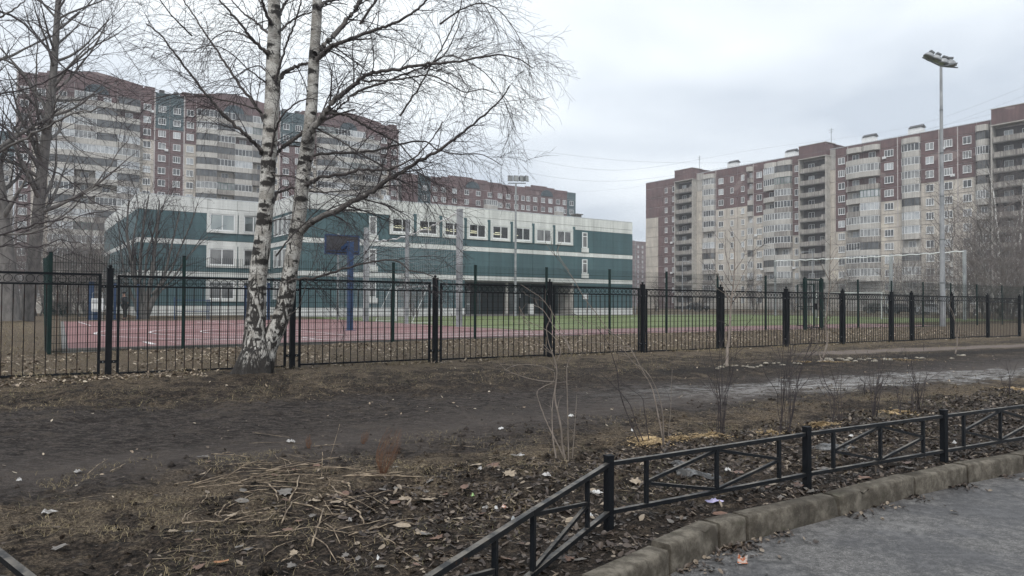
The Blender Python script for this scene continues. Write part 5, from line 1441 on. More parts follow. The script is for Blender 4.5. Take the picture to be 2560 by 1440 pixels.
# multi-stem tree by the court corner
def fan_tree(name, foot, stems, D, cfg, label, seed, tm='bark_grey', group=None, cat='tree', wm='twig', k=8, off=0.6, lvl1=None):
    w = Wood(seed); e_ = empty(name, foot, 0, label, cat, group); f = np.array(foot)
    for pts, r in stems:
        dd = w.r.uniform(-off, off); n = len(pts)
        Q, S = resample([tuple(at(x, y, D + dd * i / (n - 1))) for i, (x, y) in enumerate(pts)], [lerp(r, max(.0022, r * .16), (i / (n - 1)) ** .8) for i in range(n)], n * 5)
        Q = Q - f; jj = np.array([[w.r.gauss(0, .18) for _ in range(3)] for _ in range(len(Q))]) * S[:, None] * .8; jj[:2] = 0; Q = Q + jj
        put('stem', wood_mesh('stem', [(Q, S)], M[tm], k)[0], e_); w.spawn(Q, S, 0, cfg, .25)
    if w.out: tag(put('twigs', wood_mesh('twigs', w.out, M[wm], 3)[0], e_), kind='stuff')
    return e_
f = at(358, 798, 51); f.z = g1(f.x, f.y)
fan_tree('bare_tree', f, [([(352, 800), (345, 740), (330, 660), (318, 580), (322, 500)], .26), ([(356, 800), (350, 730), (352, 640), (360, 560), (372, 490)], .22), ([(362, 800), (372, 730), (384, 650), (392, 580), (398, 500)], .26),
    ([(364, 798), (385, 740), (410, 690), (430, 610), (450, 530)], .20), ([(366, 798), (392, 740), (430, 700), (470, 640), (520, 590)], .14), ([(350, 795), (330, 740), (312, 690), (300, 610), (296, 540)], .14),
    ([(358, 760), (362, 690), (372, 620), (400, 540), (420, 480)], .13), ([(380, 735), (420, 690), (455, 610), (480, 550), (496, 505)], .10), ([(340, 690), (332, 610), (345, 530), (340, 470)], .10)],
    51, [(2.0, 2.6, .4, .5, .08, .12, 8, .45, .014), (2.5, 1.2, .4, .7, .12, .05, 5, .6, .009), (2.4, .5, .4, .8, .15, 0, 3, .6, .007)], 'bare many-stemmed tree behind the far court corner in front of the teal wing', 90, off=1.6)

# trees standing beyond, reused in three shapes
cfgF = [(1.9, 1.7, .4, .7, .10, .10, 6, .5, .011), (3.2, .9, .4, .7, .14, .05, 4, .6, .0075)]
A_ = make_tree(201, 13, .17, cfgF, n1=34, L1=3.4, a1=.75, up=.14, tb=.18)
B_ = make_tree(202, 9, .12, cfgF, n1=30, L1=2.6, a1=.8, up=.12, nstem=3, spread=.35, tb=.12)
C_ = make_tree(203, 7, .08, cfgF, n1=20, L1=2.0, a1=.9, up=.1, nstem=5, spread=.45, tb=.08)
protoA = tree_obj('birch_tree', A_, (0, 0, 0), None, tm='bark_far_birch', bm='twig_hazed', wm='twig_hazed')
protoB = tree_obj('bare_tree', B_, (0, 0, 0), None, tm='bark_grey', bm='twig_hazed', wm='twig_hazed')
protoC = tree_obj('bare_bush', C_, (0, 0, 0), None, tm='bark_grey', bm='twig_hazed', wm='twig_hazed')
first = {id(protoA): 1, id(protoB): 1, id(protoC): 1}
def stand(proto, px, D, sc, label, group, cat, rz=None):
    o = proto if first[id(proto)] else copy_tree(proto)
    first[id(proto)] = 0
    o.location = place(px, D); o.scale = (sc, sc, sc); o.rotation_euler = (0, 0, rz if rz is not None else px * .37)
    tag(o, label, cat, group); return o
GR, GL, GM = 'birches in front of the right-hand block', 'trees and bushes behind the left court corner', 'young trees at the foot of the right-hand block'
for px, D, sc, lab in [(2386, 92, 1.30, 'white stemmed birch just right of the floodlight mast'), (2437, 96, 1.20, 'slim birch between the net post and the open balcony stack'), (2504, 86, 1.42, 'tallest birch, white stem crossing the open balconies at the right'), (2470, 90, 1.0, 'shorter birch left of the tallest birch'),
                       (2545, 80, 1.25, 'birch nearest the right edge of the picture'), (2345, 98, .95, 'birch partly behind the floodlight mast'), (2410, 84, .85, 'low birch behind the right post of the ball net'), (2530, 95, 1.1, 'birch behind the two at the right edge')]:
    stand(protoA, px, D, sc, lab, GR, 'tree')
for px, D, sc, lab in [(2300, 105, 1.15, 'bare tree left of the floodlight mast before the block'), (2230, 112, .95, 'bare tree rising behind the middle net post'), (2465, 70, 1.15, 'dark bushy tree low at the right behind the fences'), (2520, 66, 1.25, 'dense dark tree at the right edge behind the fences'), (2560, 74, 1.3, 'many-stemmed tree cut by the right edge of the picture'), (2110, 118, .9, 'small bare tree before the glazed bays'), (2425, 78, 1.0, 'many-stemmed tree behind the right net post'), (1888, 120, .85, 'small bare tree left of the middle balcony stack')]:
    stand(protoB, px, D, sc, lab, GM, 'tree')
for px, D, sc, lab in [(1745, 125, .9, 'bush at the foot of the left balcony stack'), (1990, 116, .85, 'bush at the foot of the middle balcony stack'), (2060, 112, .8, 'bush behind the green wicket gate'), (2180, 108, .9, 'bush behind the football goal'), (2290, 92, 1.0, 'bush left of the floodlight mast'), (2380, 75, .9, 'bush right of the floodlight mast'), (2490, 62, .9, 'bush between the dark trees at the right'), (1640, 125, .8, 'bush at the far corner of the long block')]:
    stand(protoC, px, D, sc, lab, 'bushes at the foot of the right-hand block', 'bush')
for px, D, sc, lab in [(180, 70, 1.2, 'bare tree behind the far court corner'), (255, 82, 1.3, 'bare tree in front of the balconies of the tall block'), (120, 62, 1.0, 'bare tree right of the big leaning trunk'), (40, 75, 1.3, 'bare tree behind the thick trunks at the left'), (215, 60, .8, 'low bare tree behind the notice board'), (-20, 64, 1.1, 'bare tree at the left edge behind the lawn')]:
    stand(protoB, px, D, sc, lab, GL, 'tree')
for px, D, sc, lab in [(160, 56, .8, 'bush by the dark waste container'), (205, 58, .75, 'bush left of the notice board'), (270, 66, .9, 'bush behind the standing man'), (95, 60, .9, 'bush between the big trunk and the corner fence'), (1040, 57.5, .55, 'low bush behind the near football goal')]:
    stand(protoC, px, D, sc, lab, GL, 'bush')

# ---------------- saplings and shoots in the foreground
cs = [(3.2, .26, .5, .6, .10, .15, 5, .5, .0021), (5.0, .12, .4, .6, .12, .1, 3, .6, .0016)]
cs2 = [(2.2, .42, .5, .55, .10, .25, 6, .5, .0026), (4.0, .2, .4, .6, .12, .1, 4, .6, .0018)]
f = gat(1402, 1150)
def Z6(p): return [(1250 + x / 2.322, 560 + y / 2.322) for x, y in p]
fan_tree('sapling', f, [(Z6([(378, 1365), (362, 1290), (355, 1190), (335, 1090), (318, 1000), (325, 920), (330, 850), (315, 780), (285, 700), (270, 600), (300, 540), (290, 470)]), .0120),
    (Z6([(375, 1362), (330, 1270), (275, 1160), (240, 1070), (215, 980), (250, 945), (308, 915), (318, 860)]), .0080), (Z6([(325, 1358), (308, 1250), (303, 1150), (303, 1080), (310, 1000), (322, 940)]), .0092),
    (Z6([(398, 1368), (395, 1200), (392, 1050), (388, 900), (390, 820), (415, 760), (410, 730), (330, 560), (250, 440), (180, 390), (120, 350)]), .0070), (Z6([(420, 1360), (432, 1200), (442, 1060), (446, 990)]), .0045),
    (Z6([(318, 915), (230, 910), (130, 885), (40, 850), (0, 810)]), .0055), (Z6([(312, 850), (240, 825), (130, 815), (60, 830), (30, 850)]), .004), (Z6([(330, 790), (350, 750), (340, 700), (300, 640), (240, 600), (160, 560), (110, 480)]), .005),
    (Z6([(410, 740), (370, 660), (310, 590), (250, 500), (190, 470)]), .005), (Z6([(435, 700), (470, 660), (485, 610), (450, 560), (400, 540)]), .004), (Z6([(320, 790), (290, 740), (200, 640), (130, 540), (115, 480)]), .004)],
    f.y, cs, 'pale multi-stemmed sapling in the mud left of the kerb fence post', 301, tm='bark_sap', cat='sapling', wm='bark_sap', off=.25)
f = gat(1655, 1114)
fan_tree('sapling', f, [(Z6([(952, 1290), (935, 1200), (912, 1080), (885, 960), (850, 890), (800, 800), (750, 715), (690, 660), (620, 600), (560, 520), (490, 430), (420, 310), (360, 230), (300, 160), (262, 105)]), .0082),
    (Z6([(952, 1288), (948, 1150), (930, 1020), (880, 900), (830, 840), (770, 800), (720, 730), (650, 640), (560, 590), (480, 560)]), .0055), (Z6([(945, 1290), (946, 1180), (944, 1085)]), .0085), (Z6([(975, 1240), (990, 1100), (994, 960), (1000, 840)]), .0035),
    (Z6([(750, 715), (680, 705), (600, 690), (515, 690)]), .004), (Z6([(400, 270), (350, 200), (335, 150), (360, 100)]), .0035), (Z6([(360, 230), (320, 180), (300, 120), (295, 70)]), .003), (Z6([(870, 920), (800, 830), (740, 770), (690, 760)]), .004)],
    f.y, cs, 'tall thin sapling bent far over to the left above the sawdust', 302, tm='bark_sap', cat='sapling', wm='twig', off=.3)
f = gat(1600, 1106)
fan_tree('sapling', f, [(Z6([(810, 1270), (760, 1160), (715, 1040), (690, 950), (680, 860), (650, 760), (620, 680), (560, 600)]), .0075), (Z6([(840, 1278), (790, 1160), (760, 1060), (700, 980), (620, 900), (560, 850), (520, 830)]), .006), (Z6([(868, 1270), (850, 1160), (838, 1080), (825, 1010), (760, 960), (700, 920)]), .006)],
    f.y, cs, 'dark twiggy sapling leaning left behind the sawdust patch', 303, tm='twig', cat='sapling', wm='twig', off=.2)
# trees in the stone-edged bed
for fx, fy, stems, lab, sd in [
    (1817, 916, [([(1817, 917), (1818, 880), (1824, 830), (1826, 780), (1830, 740), (1835, 690), (1836, 640), (1835, 590)], .040), ([(1830, 745), (1850, 700), (1870, 660), (1890, 620)], .012), ([(1828, 760), (1800, 700), (1780, 650), (1760, 615)], .012), ([(1833, 700), (1815, 640), (1806, 590)], .010), ([(1834, 680), (1860, 640), (1866, 600)], .009), ([(1829, 745), (1790, 720), (1760, 705)], .009), ([(1829, 755), (1870, 725), (1910, 700)], .009)], 'young tree with a pale straight trunk among the border stones', 311),
    (2055, 900, [([(2053, 902), (2062, 880), (2068, 850), (2064, 810), (2068, 770), (2073, 720), (2075, 660), (2076, 590)], .034), ([(2053, 902), (2048, 880), (2040, 845), (2038, 820)], .014), ([(2066, 810), (2085, 780), (2105, 755)], .012), ([(2073, 700), (2052, 660), (2040, 640)], .010), ([(2075, 660), (2095, 625), (2110, 600)], .010), ([(2072, 730), (2098, 700), (2120, 690)], .008)], 'young tree with a forked crooked foot beside the largest border stone', 312)]:
    f = gat(fx, fy)
    fan_tree('young_tree', f, stems, f.y, [(3.0, .65, .4, .7, .09, .12, 6, .5, .0042), (4.0, .3, .4, .7, .12, .1, 4, .6, .0032)], lab, sd, tm='bark_sap', cat='young tree', wm='twig', off=.7, group='young trees in the stone-edged bed')
f = gat(2388, 884)
fan_tree('young_tree', f, [([(2388, 884), (2393, 860), (2391, 830), (2385, 790), (2372, 760)], .025), ([(2392, 850), (2400, 800), (2396, 770)], .010), ([(2386, 800), (2375, 770), (2380, 740)], .008)], f.y, [(2.5, .5, .4, .7, .09, .12, 6, .5, .004), (3.0, .3, .4, .7, .12, .1, 4, .6, .003)], 'thin young tree at the end of the bed before the pale track', 313, tm='bark_sap', cat='young tree', group='young trees in the stone-edged bed')
# shrubs of thin shoots along the kerb fence
def shrub(px, py, W_, H_, n, seed, label, br=.0):
    f = gat(px, py); r = random.Random(seed); st = []
    for i in range(n):
        bx, by = px + r.uniform(-.12, .12) * W_, py + r.uniform(-4, 3); tx = px + r.uniform(-.55, .55) * W_ + br * W_; ty = py - H_ * r.uniform(.45, 1.0)
        mx_ = lerp(bx, tx, .35) + r.uniform(-5, 5)
        st.append(([(bx, by), (lerp(bx, tx, .2), lerp(by, ty, .3)), (mx_, lerp(by, ty, .55)), (lerp(bx, tx, .8), lerp(by, ty, .8)), (tx, ty)], r.uniform(.003, .006)))
    fan_tree('shrub', f, st, f.y, cs2, label, seed, tm='twig', cat='shrub', group='thin shrubs planted in a row behind the kerb fence', k=5, off=.25)
for a in [(1800, 1092, 95, 270, 11, 321, 'bushy knee-high shrub left of the second fence post'), (1962, 1078, 150, 300, 12, 322, 'tall open shrub right behind a sawdust heap, leaning right', .15), (2092, 1058, 110, 190, 10, 323, 'shrub with a cut stub, third behind the kerb fence'),
          (2188, 1046, 60, 170, 9, 324, 'narrow upright shrub in the middle of the third fence panel', .1), (2290, 1030, 110, 150, 12, 325, 'right-leaning shrub just left of the third fence post', .3), (2250, 1035, 30, 120, 4, 326, 'few thin shoots beside the sawdust near the third post'), (2520, 985, 60, 90, 6, 327, 'small shrub by the sawdust at the right edge'), (2160, 985, 40, 80, 4, 328, 'tiny shoots on the path side behind the shrubs')]:
    shrub(*a)
# ------------------------------------------------------------------ sports equipment
def gp(px, D, z=None):
    p = at(px, 760, D); return Vector((p.x, D, CZ if z is None else z))
# basketball hoop seen from behind
hp = gp(875, 31.8, CZ)
hoop = empty('basketball_hoop', hp, ANG_U + PI / 2, 'blue steel basketball stand with a dark backboard, seen from behind', 'basketball hoop')
mb = MB().box(-.11, .11, -.11, .11, 0, 3.85); mb.build('pole', M['blue'], hoop, bevel=.01)
MB().box(-.2, .2, -.2, .2, 0, .02).build('base_plate', M['blue'], hoop)
ar = MB(); ar.bar((0, 0, 3.75), (.25, 0, 3.79), .2, .2); ar.bar((.2, 0, 3.77), (.9, 0, 3.6), .14, .16); ar.bar((.11, 0, 3.25), (.55, 0, 3.63), .07)
ar.build('arm', M['blue'], hoop)
bb = MB().box(.95, .99, -.78, .78, 3.38, 4.17); bb.build('backboard', M['board'], hoop)
fr = MB()
for y in (-.78, .78): fr.box(.92, 1.01, y - .03, y + .03, 3.35, 4.20)
for z in (3.36, 4.19): fr.box(.92, 1.01, -.75, .75, z - .03, z + .03)
fr.box(.90, .949, -.75, .75, 3.46, 3.52); fr.build('backboard_frame', M['blue'], hoop)
rb = MB(); rb.tube([(1.27 + .23 * math.cos(a), .23 * math.sin(a), 3.47) for a in np.linspace(0, 2 * PI, 17)], .01, 5); rb.box(.99, 1.05, -.1, .1, 3.40, 3.50)
rb.build('rim', M['brick_red'], hoop)

# notice board, blue posts, workout bars at the far side of the court
nb = empty('notice_board', gp(243, 46.5), .15, 'white notice board on metal legs beside the blue posts', 'notice board')
MB().box(-.36, .36, -.02, .02, .55, 1.38).build('board', M['white'], nb)
lg = MB()
for x in (-.3, .3): lg.tube([(x, .03, 0), (x, .03, 1.7)], .02, 6)
lg.tube([(-.3, .03, 1.7), (-.2, .03, 1.78), (.2, .03, 1.78), (.3, .03, 1.7)], .02, 6); lg.build('leg', M['galv'], nb)
MB().box(-.3, .3, -.026, -.021, .62, .72).box(-.3, .3, -.026, -.021, 1.05, 1.3).build('notice', M['pane_pale'], nb)
for k, (px, D, w_, h, lab) in enumerate([(228, 47, .30, 2.45, 'thick blue post touching the notice board'), (287, 48, .16, 2.4, 'blue post behind the first fence post'), (345, 49, .14, 2.35, 'blue post right of the standing man'), (613, 49.5, .14, 2.3, 'blue post just left of the birch trunks'), (671, 49.5, .18, 2.5, 'blue post between the two birch trunks')]):
    o = empty('blue_post', gp(px, D), ANG_U, lab, 'post', 'blue posts along the far side of the court')
    MB().box(-w_ / 2, w_ / 2, -w_ / 2, w_ / 2, 0, h).build('post', M['blue'], o); MB().box(-w_ / 2 - .05, w_ / 2 + .05, -w_ / 2 - .05, w_ / 2 + .05, 0, .03).build('base_plate', M['blue'], o)
    if k == 0: MB().box(.16, .36, -.1, .1, 0, .5).build('foot', M['blue'], o)
hb = empty('pull_up_bar', gp(345, 48.8), ANG_U, 'thin high bar spanning the blue posts at the far side of the court', 'pull-up bar')
L = (gp(613, 49.3) - gp(345, 48.8)).length
MB().tube([(0, -.2, 2.2), (L * .98, -.2, 2.2)], .025, 6).build('bar', M['blue'], hb)
pb_ = empty('parallel_bars', gp(441, 48.5), ANG_U, 'low blue parallel bars by the far edge of the court', 'parallel bars')
L = (gp(524, 49.5) - gp(441, 48.5)).length
for x in (0, L):
    for y in (0, .6): MB().tube([(x, y, 0), (x, y, 1.5 if x < 1 else 1.35)], .035, 6).build('leg', M['blue'], pb_)
for y in (0, .6): MB().tube([(-.1, y, 1.3), (L + .1, y, 1.3)], .03, 6).build('bar', M['blue'], pb_)
for y in (0,): MB().tube([(0, y, .55), (L, y, .55)], .025, 6).build('crossbar', M['blue'], pb_)
wb = empty('waste_container', gp(140, 62, .42), .3, 'dark green waste container with a rounded lid near the far trees', 'container')
MB().prism([(-.8, .1), (.8, .1), (.95, 1.0), (-.95, 1.0)], -.5, .5).build('body', M['fence_green'], wb)
MB().prism([(-1.0, 1.001), (1.0, 1.001), (.8, 1.16), (0, 1.22), (-.8, 1.16)], -.55, .55).build('lid', M['roofing'], wb)
for x in (-.6, .6): MB().tube([(x, -.45, .1), (x, -.35, .1)], .1, 8).build('wheel', M['rubber'], wb)
lwall = empty('low_wall', gp(60, 72, .42), 0, 'low pale concrete wall with a railing behind the left trees', 'wall')
MB().box(-4, 6, 0, .25, 0, .9).build('wall', M['conc'], lwall)
for k in range(20): MB().tube([(-3.9 + k * .5, .1, .9), (-3.9 + k * .5, .1, 1.75)], .02, 4).build('railing_bar', M['galv_dark'], lwall)
MB().tube([(-4, .1, 1.75), (5.7, .1, 1.75)], .025, 4).build('railing', M['galv_dark'], lwall)

# football goals
def goal(loc, rz, label, w=3.0, h=2.0, d=1.0, net=True):
    g = empty('football_goal', loc, rz, label, 'football goal', 'white football goals'); r = .045
    for s in (-1, 1):
        MB().box(s * w / 2 - r, s * w / 2 + r, -r, r, 0, h).build('post', M['white'], g)
        MB().tube([(s * w / 2, 0, h), (s * w / 2, .35, h), (s * w / 2, d, .05)], .02, 6).build('stay', M['white'], g)
        MB().tube([(s * w / 2, 0, .04), (s * w / 2, d, .04)], .02, 6).build('ground_bar', M['white'], g)
    MB().box(-w / 2 + r, w / 2 - r, -r, r, h - 2 * r, h).build('crossbar', M['white'], g)
    if net:
        n = MB(); c = .14
        k = int(w / c)
        for i in range(k + 1):
            x = lerp(-w / 2, w / 2, i / k); n.tube([(x, 0, h), (x, .35, h - .02), (x, d * .9, .3), (x, d, .03)], .0035, 3, cap=False)
        for j in range(12):
            t = j / 11; y, z = lerp(.35, d, t), lerp(h, .03, t); n.tube([(-w / 2, y, z), (-w / 4, y + .03, z - .04), (0, y, z), (w / 4, y + .04, z - .03), (w / 2, y, z)], .0035, 3, cap=False)
        for s in (-1, 1):
            for j in range(10):
                z = .03 + j * h / 10; yy = lerp(d, .35, j / 10); n.tube([(s * w / 2, 0, z), (s * w / 2, yy, z)], .0035, 3, cap=False)
        n.build('net', M['net'], g)
    return g
g1x = on_u(1035, 20.6)
goal((*g1x, CZ), ANG_U + PI / 2, 'nearer white football goal with a sagging net, left end of the pitch', 5.0, 2.25, 1.4)
g2 = at(2120, 796, 66)
goal((g2.x, 66, CZ), ANG_U - PI / 2, 'far white football goal seen behind the green wicket gate', 6.2, 2.35, 1.5, net=True)

# ball-stop nets on poles
def ball_net(name, label, a, b, h, posts, cell, sag=.12, wave=.05, line_r=.006, pr=.07, rope=.035, seed=1, postmat='galv'):
    a, b = Vector(a), Vector(b); d = b - a; L = d.length; t = d.normalized(); o = empty(name, a, math.atan2(t.y, t.x), label, 'net')
    for x, w_ in posts: MB().box(x - w_, x + w_, -w_, w_, -.1, h + .1).build('post', M[postmat], o)
    r = random.Random(seed)
    rp, n = [], int(L / .3)
    top = lambda x: h - sag * math.sin(PI * x / L) + .035 * math.sin(x * 5.1 + seed)
    for i in range(n + 1): x = L * i / n; rp.append((x, .1 + .03 * math.sin(x * 3), top(x)))
    MB().tube(rp, rope, 5).build('rope', M['white'], o)
    m_ = MB(); k = int(L / cell)
    for i in range(k + 1):
        x = L * i / k; m_.tube([(x + wave * math.sin(z * 1.7 + x), .1 + wave * math.sin(x * .9 + z), z) for z in np.linspace(.1, top(x), 5)], line_r, 3, cap=False)
    for j in range(int(h / cell)):
        z = .2 + j * cell; m_.tube([(x, .1 + wave * math.sin(x * .9 + z), min(z + wave * 1.4 * math.sin(x * 1.9 + z * .7) * (z / h), top(x))) for x in np.linspace(0, L, int(L / .5))], line_r, 3, cap=False)
    m_.build('net_mesh', M['net'], o); return o
def topz(px, py, D): return at(px, py, D).z
pA = on_u(843, 19.0); pB = on_u(1148, 19.0)
A3, B3 = Vector((*pA, CZ)), Vector((*pB, CZ)); LN = (B3 - A3).length
hN = topz(1145, 527, pB[1]) - CZ
xs = [(Vector((*on_u(p, 19.0), CZ)) - A3).length for p in (915, 1017)]
ball_net('ball_stop_net', 'tall white ball-stop net on grey posts between the court and the pitch', A3, B3, hN, [(0.05, .05), (xs[0], .14), (xs[1], .085), (LN, .12)], .24, sag=.9, seed=2, line_r=.006)
URN = uv(*(at(2412, 790, 62).xy))[0]
pA = on_u(2412, URN); pB = on_u(1938, URN)
A3, B3 = Vector((*pA, CZ)), Vector((*pB, CZ)); LN = (B3 - A3).length
x1_ = (Vector((*on_u(2228, URN), CZ)) - A3).length
ball_net('ball_stop_net', 'wide white ball-stop net with a wavy top rope behind the far goal', A3, B3, topz(2412, 628, pA[1]) - CZ, [(0, .11), (x1_, .11), (LN, .09)], .30, sag=.1, seed=4, line_r=.006, rope=.05)

# floodlight masts
def lamp_head(parent, loc, rz, tilt):
    h = empty('floodlight', loc, rz); h.parent = parent
    b = MB(); b.add([(-.30, -.12, -.22), (.30, -.12, -.22), (.30, -.12, .22), (-.30, -.12, .22), (-.20, .20, -.14), (.20, .20, -.14), (.20, .20, .14), (-.20, .20, .14)], [(0, 1, 2, 3), (7, 6, 5, 4), (0, 4, 5, 1), (1, 5, 6, 2), (2, 6, 7, 3), (3, 7, 4, 0)])
    hh = b.build('lamp_housing', M['galv_dark'], h, bevel=.02); hh.rotation_euler = (tilt, 0, 0)
    g = MB().box(-.27, .27, -.135, -.122, -.19, .19).build('lamp_glass', M['pane_mid'], h); g.rotation_euler = (tilt, 0, 0)
    return h
def mast(loc, H, r0, r1, label, heads, rz):
    m_ = empty('floodlight_mast', loc, rz, label, 'floodlight mast', 'floodlight masts round the pitch')
    p = MB(); n = 6
    for i in range(n): p.tube([(0, 0, H * i / n), (0, 0, H * (i + 1) / n)], [lerp(r0, r1, i / n), lerp(r0, r1, (i + .85) / n)], 12)
    p.build('pole', M['galv'], m_, smooth=False)
    for i in range(1, n): MB().tube([(0, 0, H * i / n - .04), (0, 0, H * i / n + .04)], lerp(r0, r1, i / n) * 1.12, 12).build('pole_collar', M['galv_dark'], m_)
    return m_
mp = at(2357, 818, 43.3); mp.z = .42
H = at(2351, 168, 43.3).z - mp.z
mR = mast(mp, H, .155, .07, 'tall grey floodlight mast standing behind the fence at the right', 4, 0)
for a, b in (((-1.05, .1, .62), (0, 0, .05)), ((0, 0, .05), (1.0, .0, -.02)), ((0, 0, .02), (.75, -.4, .12))):
    MB().bar((a[0], a[1], H + a[2]), (b[0], b[1], H + b[2]), .06).build('bracket', M['galv_dark'], mR)
def big_head(x, y, z, yaw, pitch, s=1.0):
    """old dish-shaped floodlight with a domed back, tipped over"""
    e_ = empty('floodlight', (x, y, z), yaw); e_.parent = mR; e_.rotation_euler = (0, pitch, yaw)
    prof = [(0, .30), (.10, .30), (.22, .26), (.34, .18), (.42, .08), (.44, 0)]; k = 14; g = MB(); g.v = []
    for zz, r in prof:
        for j in range(k): a = 2 * PI * j / k; g.v.append((r * s * math.cos(a) * 1.35, r * s * math.sin(a), zz * s))
    for i in range(len(prof) - 1):
        for j in range(k): j2 = (j + 1) % k; g.f.append((i * k + j, i * k + j2, (i + 1) * k + j2, (i + 1) * k + j)); g.m.append(0)
    g.build('lamp_housing', M['galv'], e_, smooth=True)
    MB().vprism([(1.33 * .30 * s * math.cos(2 * PI * j / k), .30 * s * math.sin(2 * PI * j / k)) for j in range(k)], -.012, .0).build('lamp_glass', M['pane_mid'], e_)
    MB().vprism([(1.42 * .30 * s * math.cos(2 * PI * j / k), 1.05 * .30 * s * math.sin(2 * PI * j / k)) for j in range(k)], .001, .05).build('rim', M['galv_dark'], e_)
    MB().box(-.14, .14, -.1, .1, .44 * s, .56 * s).build('gear_box', M['galv_dark'], e_)
big_head(-.70, .05, H + .56, .2, .55, .86); big_head(-.30, .0, H + .40, .1, .42, .84)
big_head(.12, .0, H + .20, 0, .3, .84); big_head(.54, .0, H + .10, -.1, .05, .88)
mp2 = at(1288, 800, 70); mp2.z = .42
H2 = at(1290, 458, 70).z - mp2.z
mL = mast(mp2, H2, .13, .08, 'floodlight mast beside the school front with four lamps in a row', 4, 0)
MB().bar((-.75, 0, H2), (.95, 0, H2), .08).build('bracket', M['galv_dark'], mL)
for k, x in enumerate((-.55, -.02, .52, .98)): lamp_head(mL, (x * 1.0, -.05, H2 + .42), .12 + .28 * k, -.12).scale = (.85, 1, 1.35)
# street lamps
def street_lamp(px, D, pytop, arm, label):
    loc = place(px, D); H = at(px, pytop, D).z - loc.z; s = empty('street_lamp', loc, 0, label, 'street lamp', 'street lamps')
    MB().tube([(0, 0, 0), (0, 0, H)], [.09, .05], 8).build('pole', M['galv'], s)
    MB().tube([(0, 0, H), (arm * .3, 0, H + .12), (arm, 0, H + .02)], .035, 6).build('arm', M['galv'], s)
    MB().prism([(arm - .05, H - .04), (arm + (.5 if arm > 0 else -.5), H - .12), (arm + (.5 if arm > 0 else -.5), H - .02), (arm, H + .1)], -.12, .12).build('lamp_head', M['galv'], s)
street_lamp(1588, 95, 603, -1.3, 'street lamp at the right corner of the school'); street_lamp(910, 66, 556, -.6, 'small lamp arm before the teal wall above the ball net')
street_lamp(1706, 118, 655, 1.0, 'street lamp before the left balcony stack'); street_lamp(2032, 110, 630, -1.2, 'street lamp behind the far ball net')

# overhead cables
for k, (pts, lab) in enumerate([([(1290, 392, 118), (1560, 425, 130), (1900, 372, 150), (2270, 318, 140), (2580, 210, 120)], 'uppermost overhead cable rising to the right'), ([(1300, 430, 118), (1560, 452, 130), (1950, 396, 150), (2300, 330, 140), (2580, 232, 120)], 'second overhead cable above the long block'),
                                  ([(1300, 372, 118), (1600, 404, 130), (1900, 402, 150), (2150, 360, 140), (2580, 262, 120)], 'sagging cable crossing the others above the block'), ([(1440, 480, 200), (1530, 474, 190), (1620, 462, 180), (1740, 430, 175)], 'cable between the far roofs')]):
    P = [at(x, y, D) for x, y, D in pts]; Q, S = resample([tuple(p) for p in P], [.013] * len(P), 30)
    tag(put('overhead_cable', wood_mesh('overhead_cable', [(Q, S)], M['galv_dark'], 4)[0]), lab, 'cable', 'overhead cables in the sky')

# parked cars at the foot of the right-hand block
def car(loc, rz, label, paint):
    c = empty('parked_car', loc, rz, label, 'car', 'cars parked at the foot of the long block')
    P = [(-2.1, .3), (2.1, .3), (2.15, .75), (1.9, .92), (1.0, 1.0), (-2.0, 1.02), (-2.15, .8)]
    MB().prism(P, -.85, .85).build('body', M[paint], c, bevel=.05)
    Q = [(-1.7, 1.02), (.95, 1.0), (.25, 1.46), (-1.2, 1.48)]
    MB().prism(Q, -.74, .74).build('cabin', M[paint], c, bevel=.05)
    MB().prism([(-1.5, 1.06), (.75, 1.05), (.2, 1.40), (-1.12, 1.42)], -.75, -.741).build('window', M['pane_dark'], c)
    MB().prism([(-1.5, 1.06), (.75, 1.05), (.2, 1.40), (-1.12, 1.42)], .741, .75).build('window', M['pane_dark'], c)
    MB().add([(.93, -.62, 1.05), (.93, .62, 1.05), (.32, .6, 1.43), (.32, -.6, 1.43)], [(0, 1, 2, 3)]).build('windscreen', M['pane_mid'], c)
    for x in (-1.35, 1.35):
        for y in (-.8, .8):
            w_ = MB().tube([(x, y - .1, .32), (x, y + .1, .32)], .32, 14).build('wheel', M['rubber'], c)
            MB().tube([(x, y - .105 if y < 0 else y + .105, .32), (x, y - .101 if y < 0 else y + .101, .32)], .18, 10).build('rim', M['galv'], w_)
    for y in (-.6, .6): MB().box(2.1, 2.16, y - .15, y + .15, .62, .76).build('headlight', M['pane_pale'], c)
    return c
for px, D, pt, lab in [(2338, 100, 'car_white', 'pale parked car right of the floodlight mast'), (2262, 104, 'car_dark', 'dark parked car left of the floodlight mast'), (2200, 108, 'car_dark', 'dark parked car behind the far goal post'), (1745, 140, 'car_dark', 'dark parked car below the left balcony stack')]:
    p = place(px, D); car((p.x, p.y, .42), ANG_U - PI / 2 + .05, lab, pt)

# ------------------------------------------------------------------ man standing at the far side of the court
man = empty('person', gp(312, 47.5), 0, 'man in a dark jacket, dark trousers and cap, standing with elbows out by the court', 'person')
def skin_body(name, verts, edges, radii, mat, parent, sub=2, root=0):
    me = bpy.data.meshes.new(name); me.from_pydata(verts, edges, []); me.materials.append(mat)
    o = put(name, me, parent); md = o.modifiers.new('skin', 'SKIN'); md.use_smooth_shade = True
    for i, r in enumerate(radii): v = me.skin_vertices[0].data[i]; v.radius = r if hasattr(r, '__len__') else (r, r); v.use_root = (i == root)
    s = o.modifiers.new('subsurf', 'SUBSURF'); s.levels = s.render_levels = sub; return o
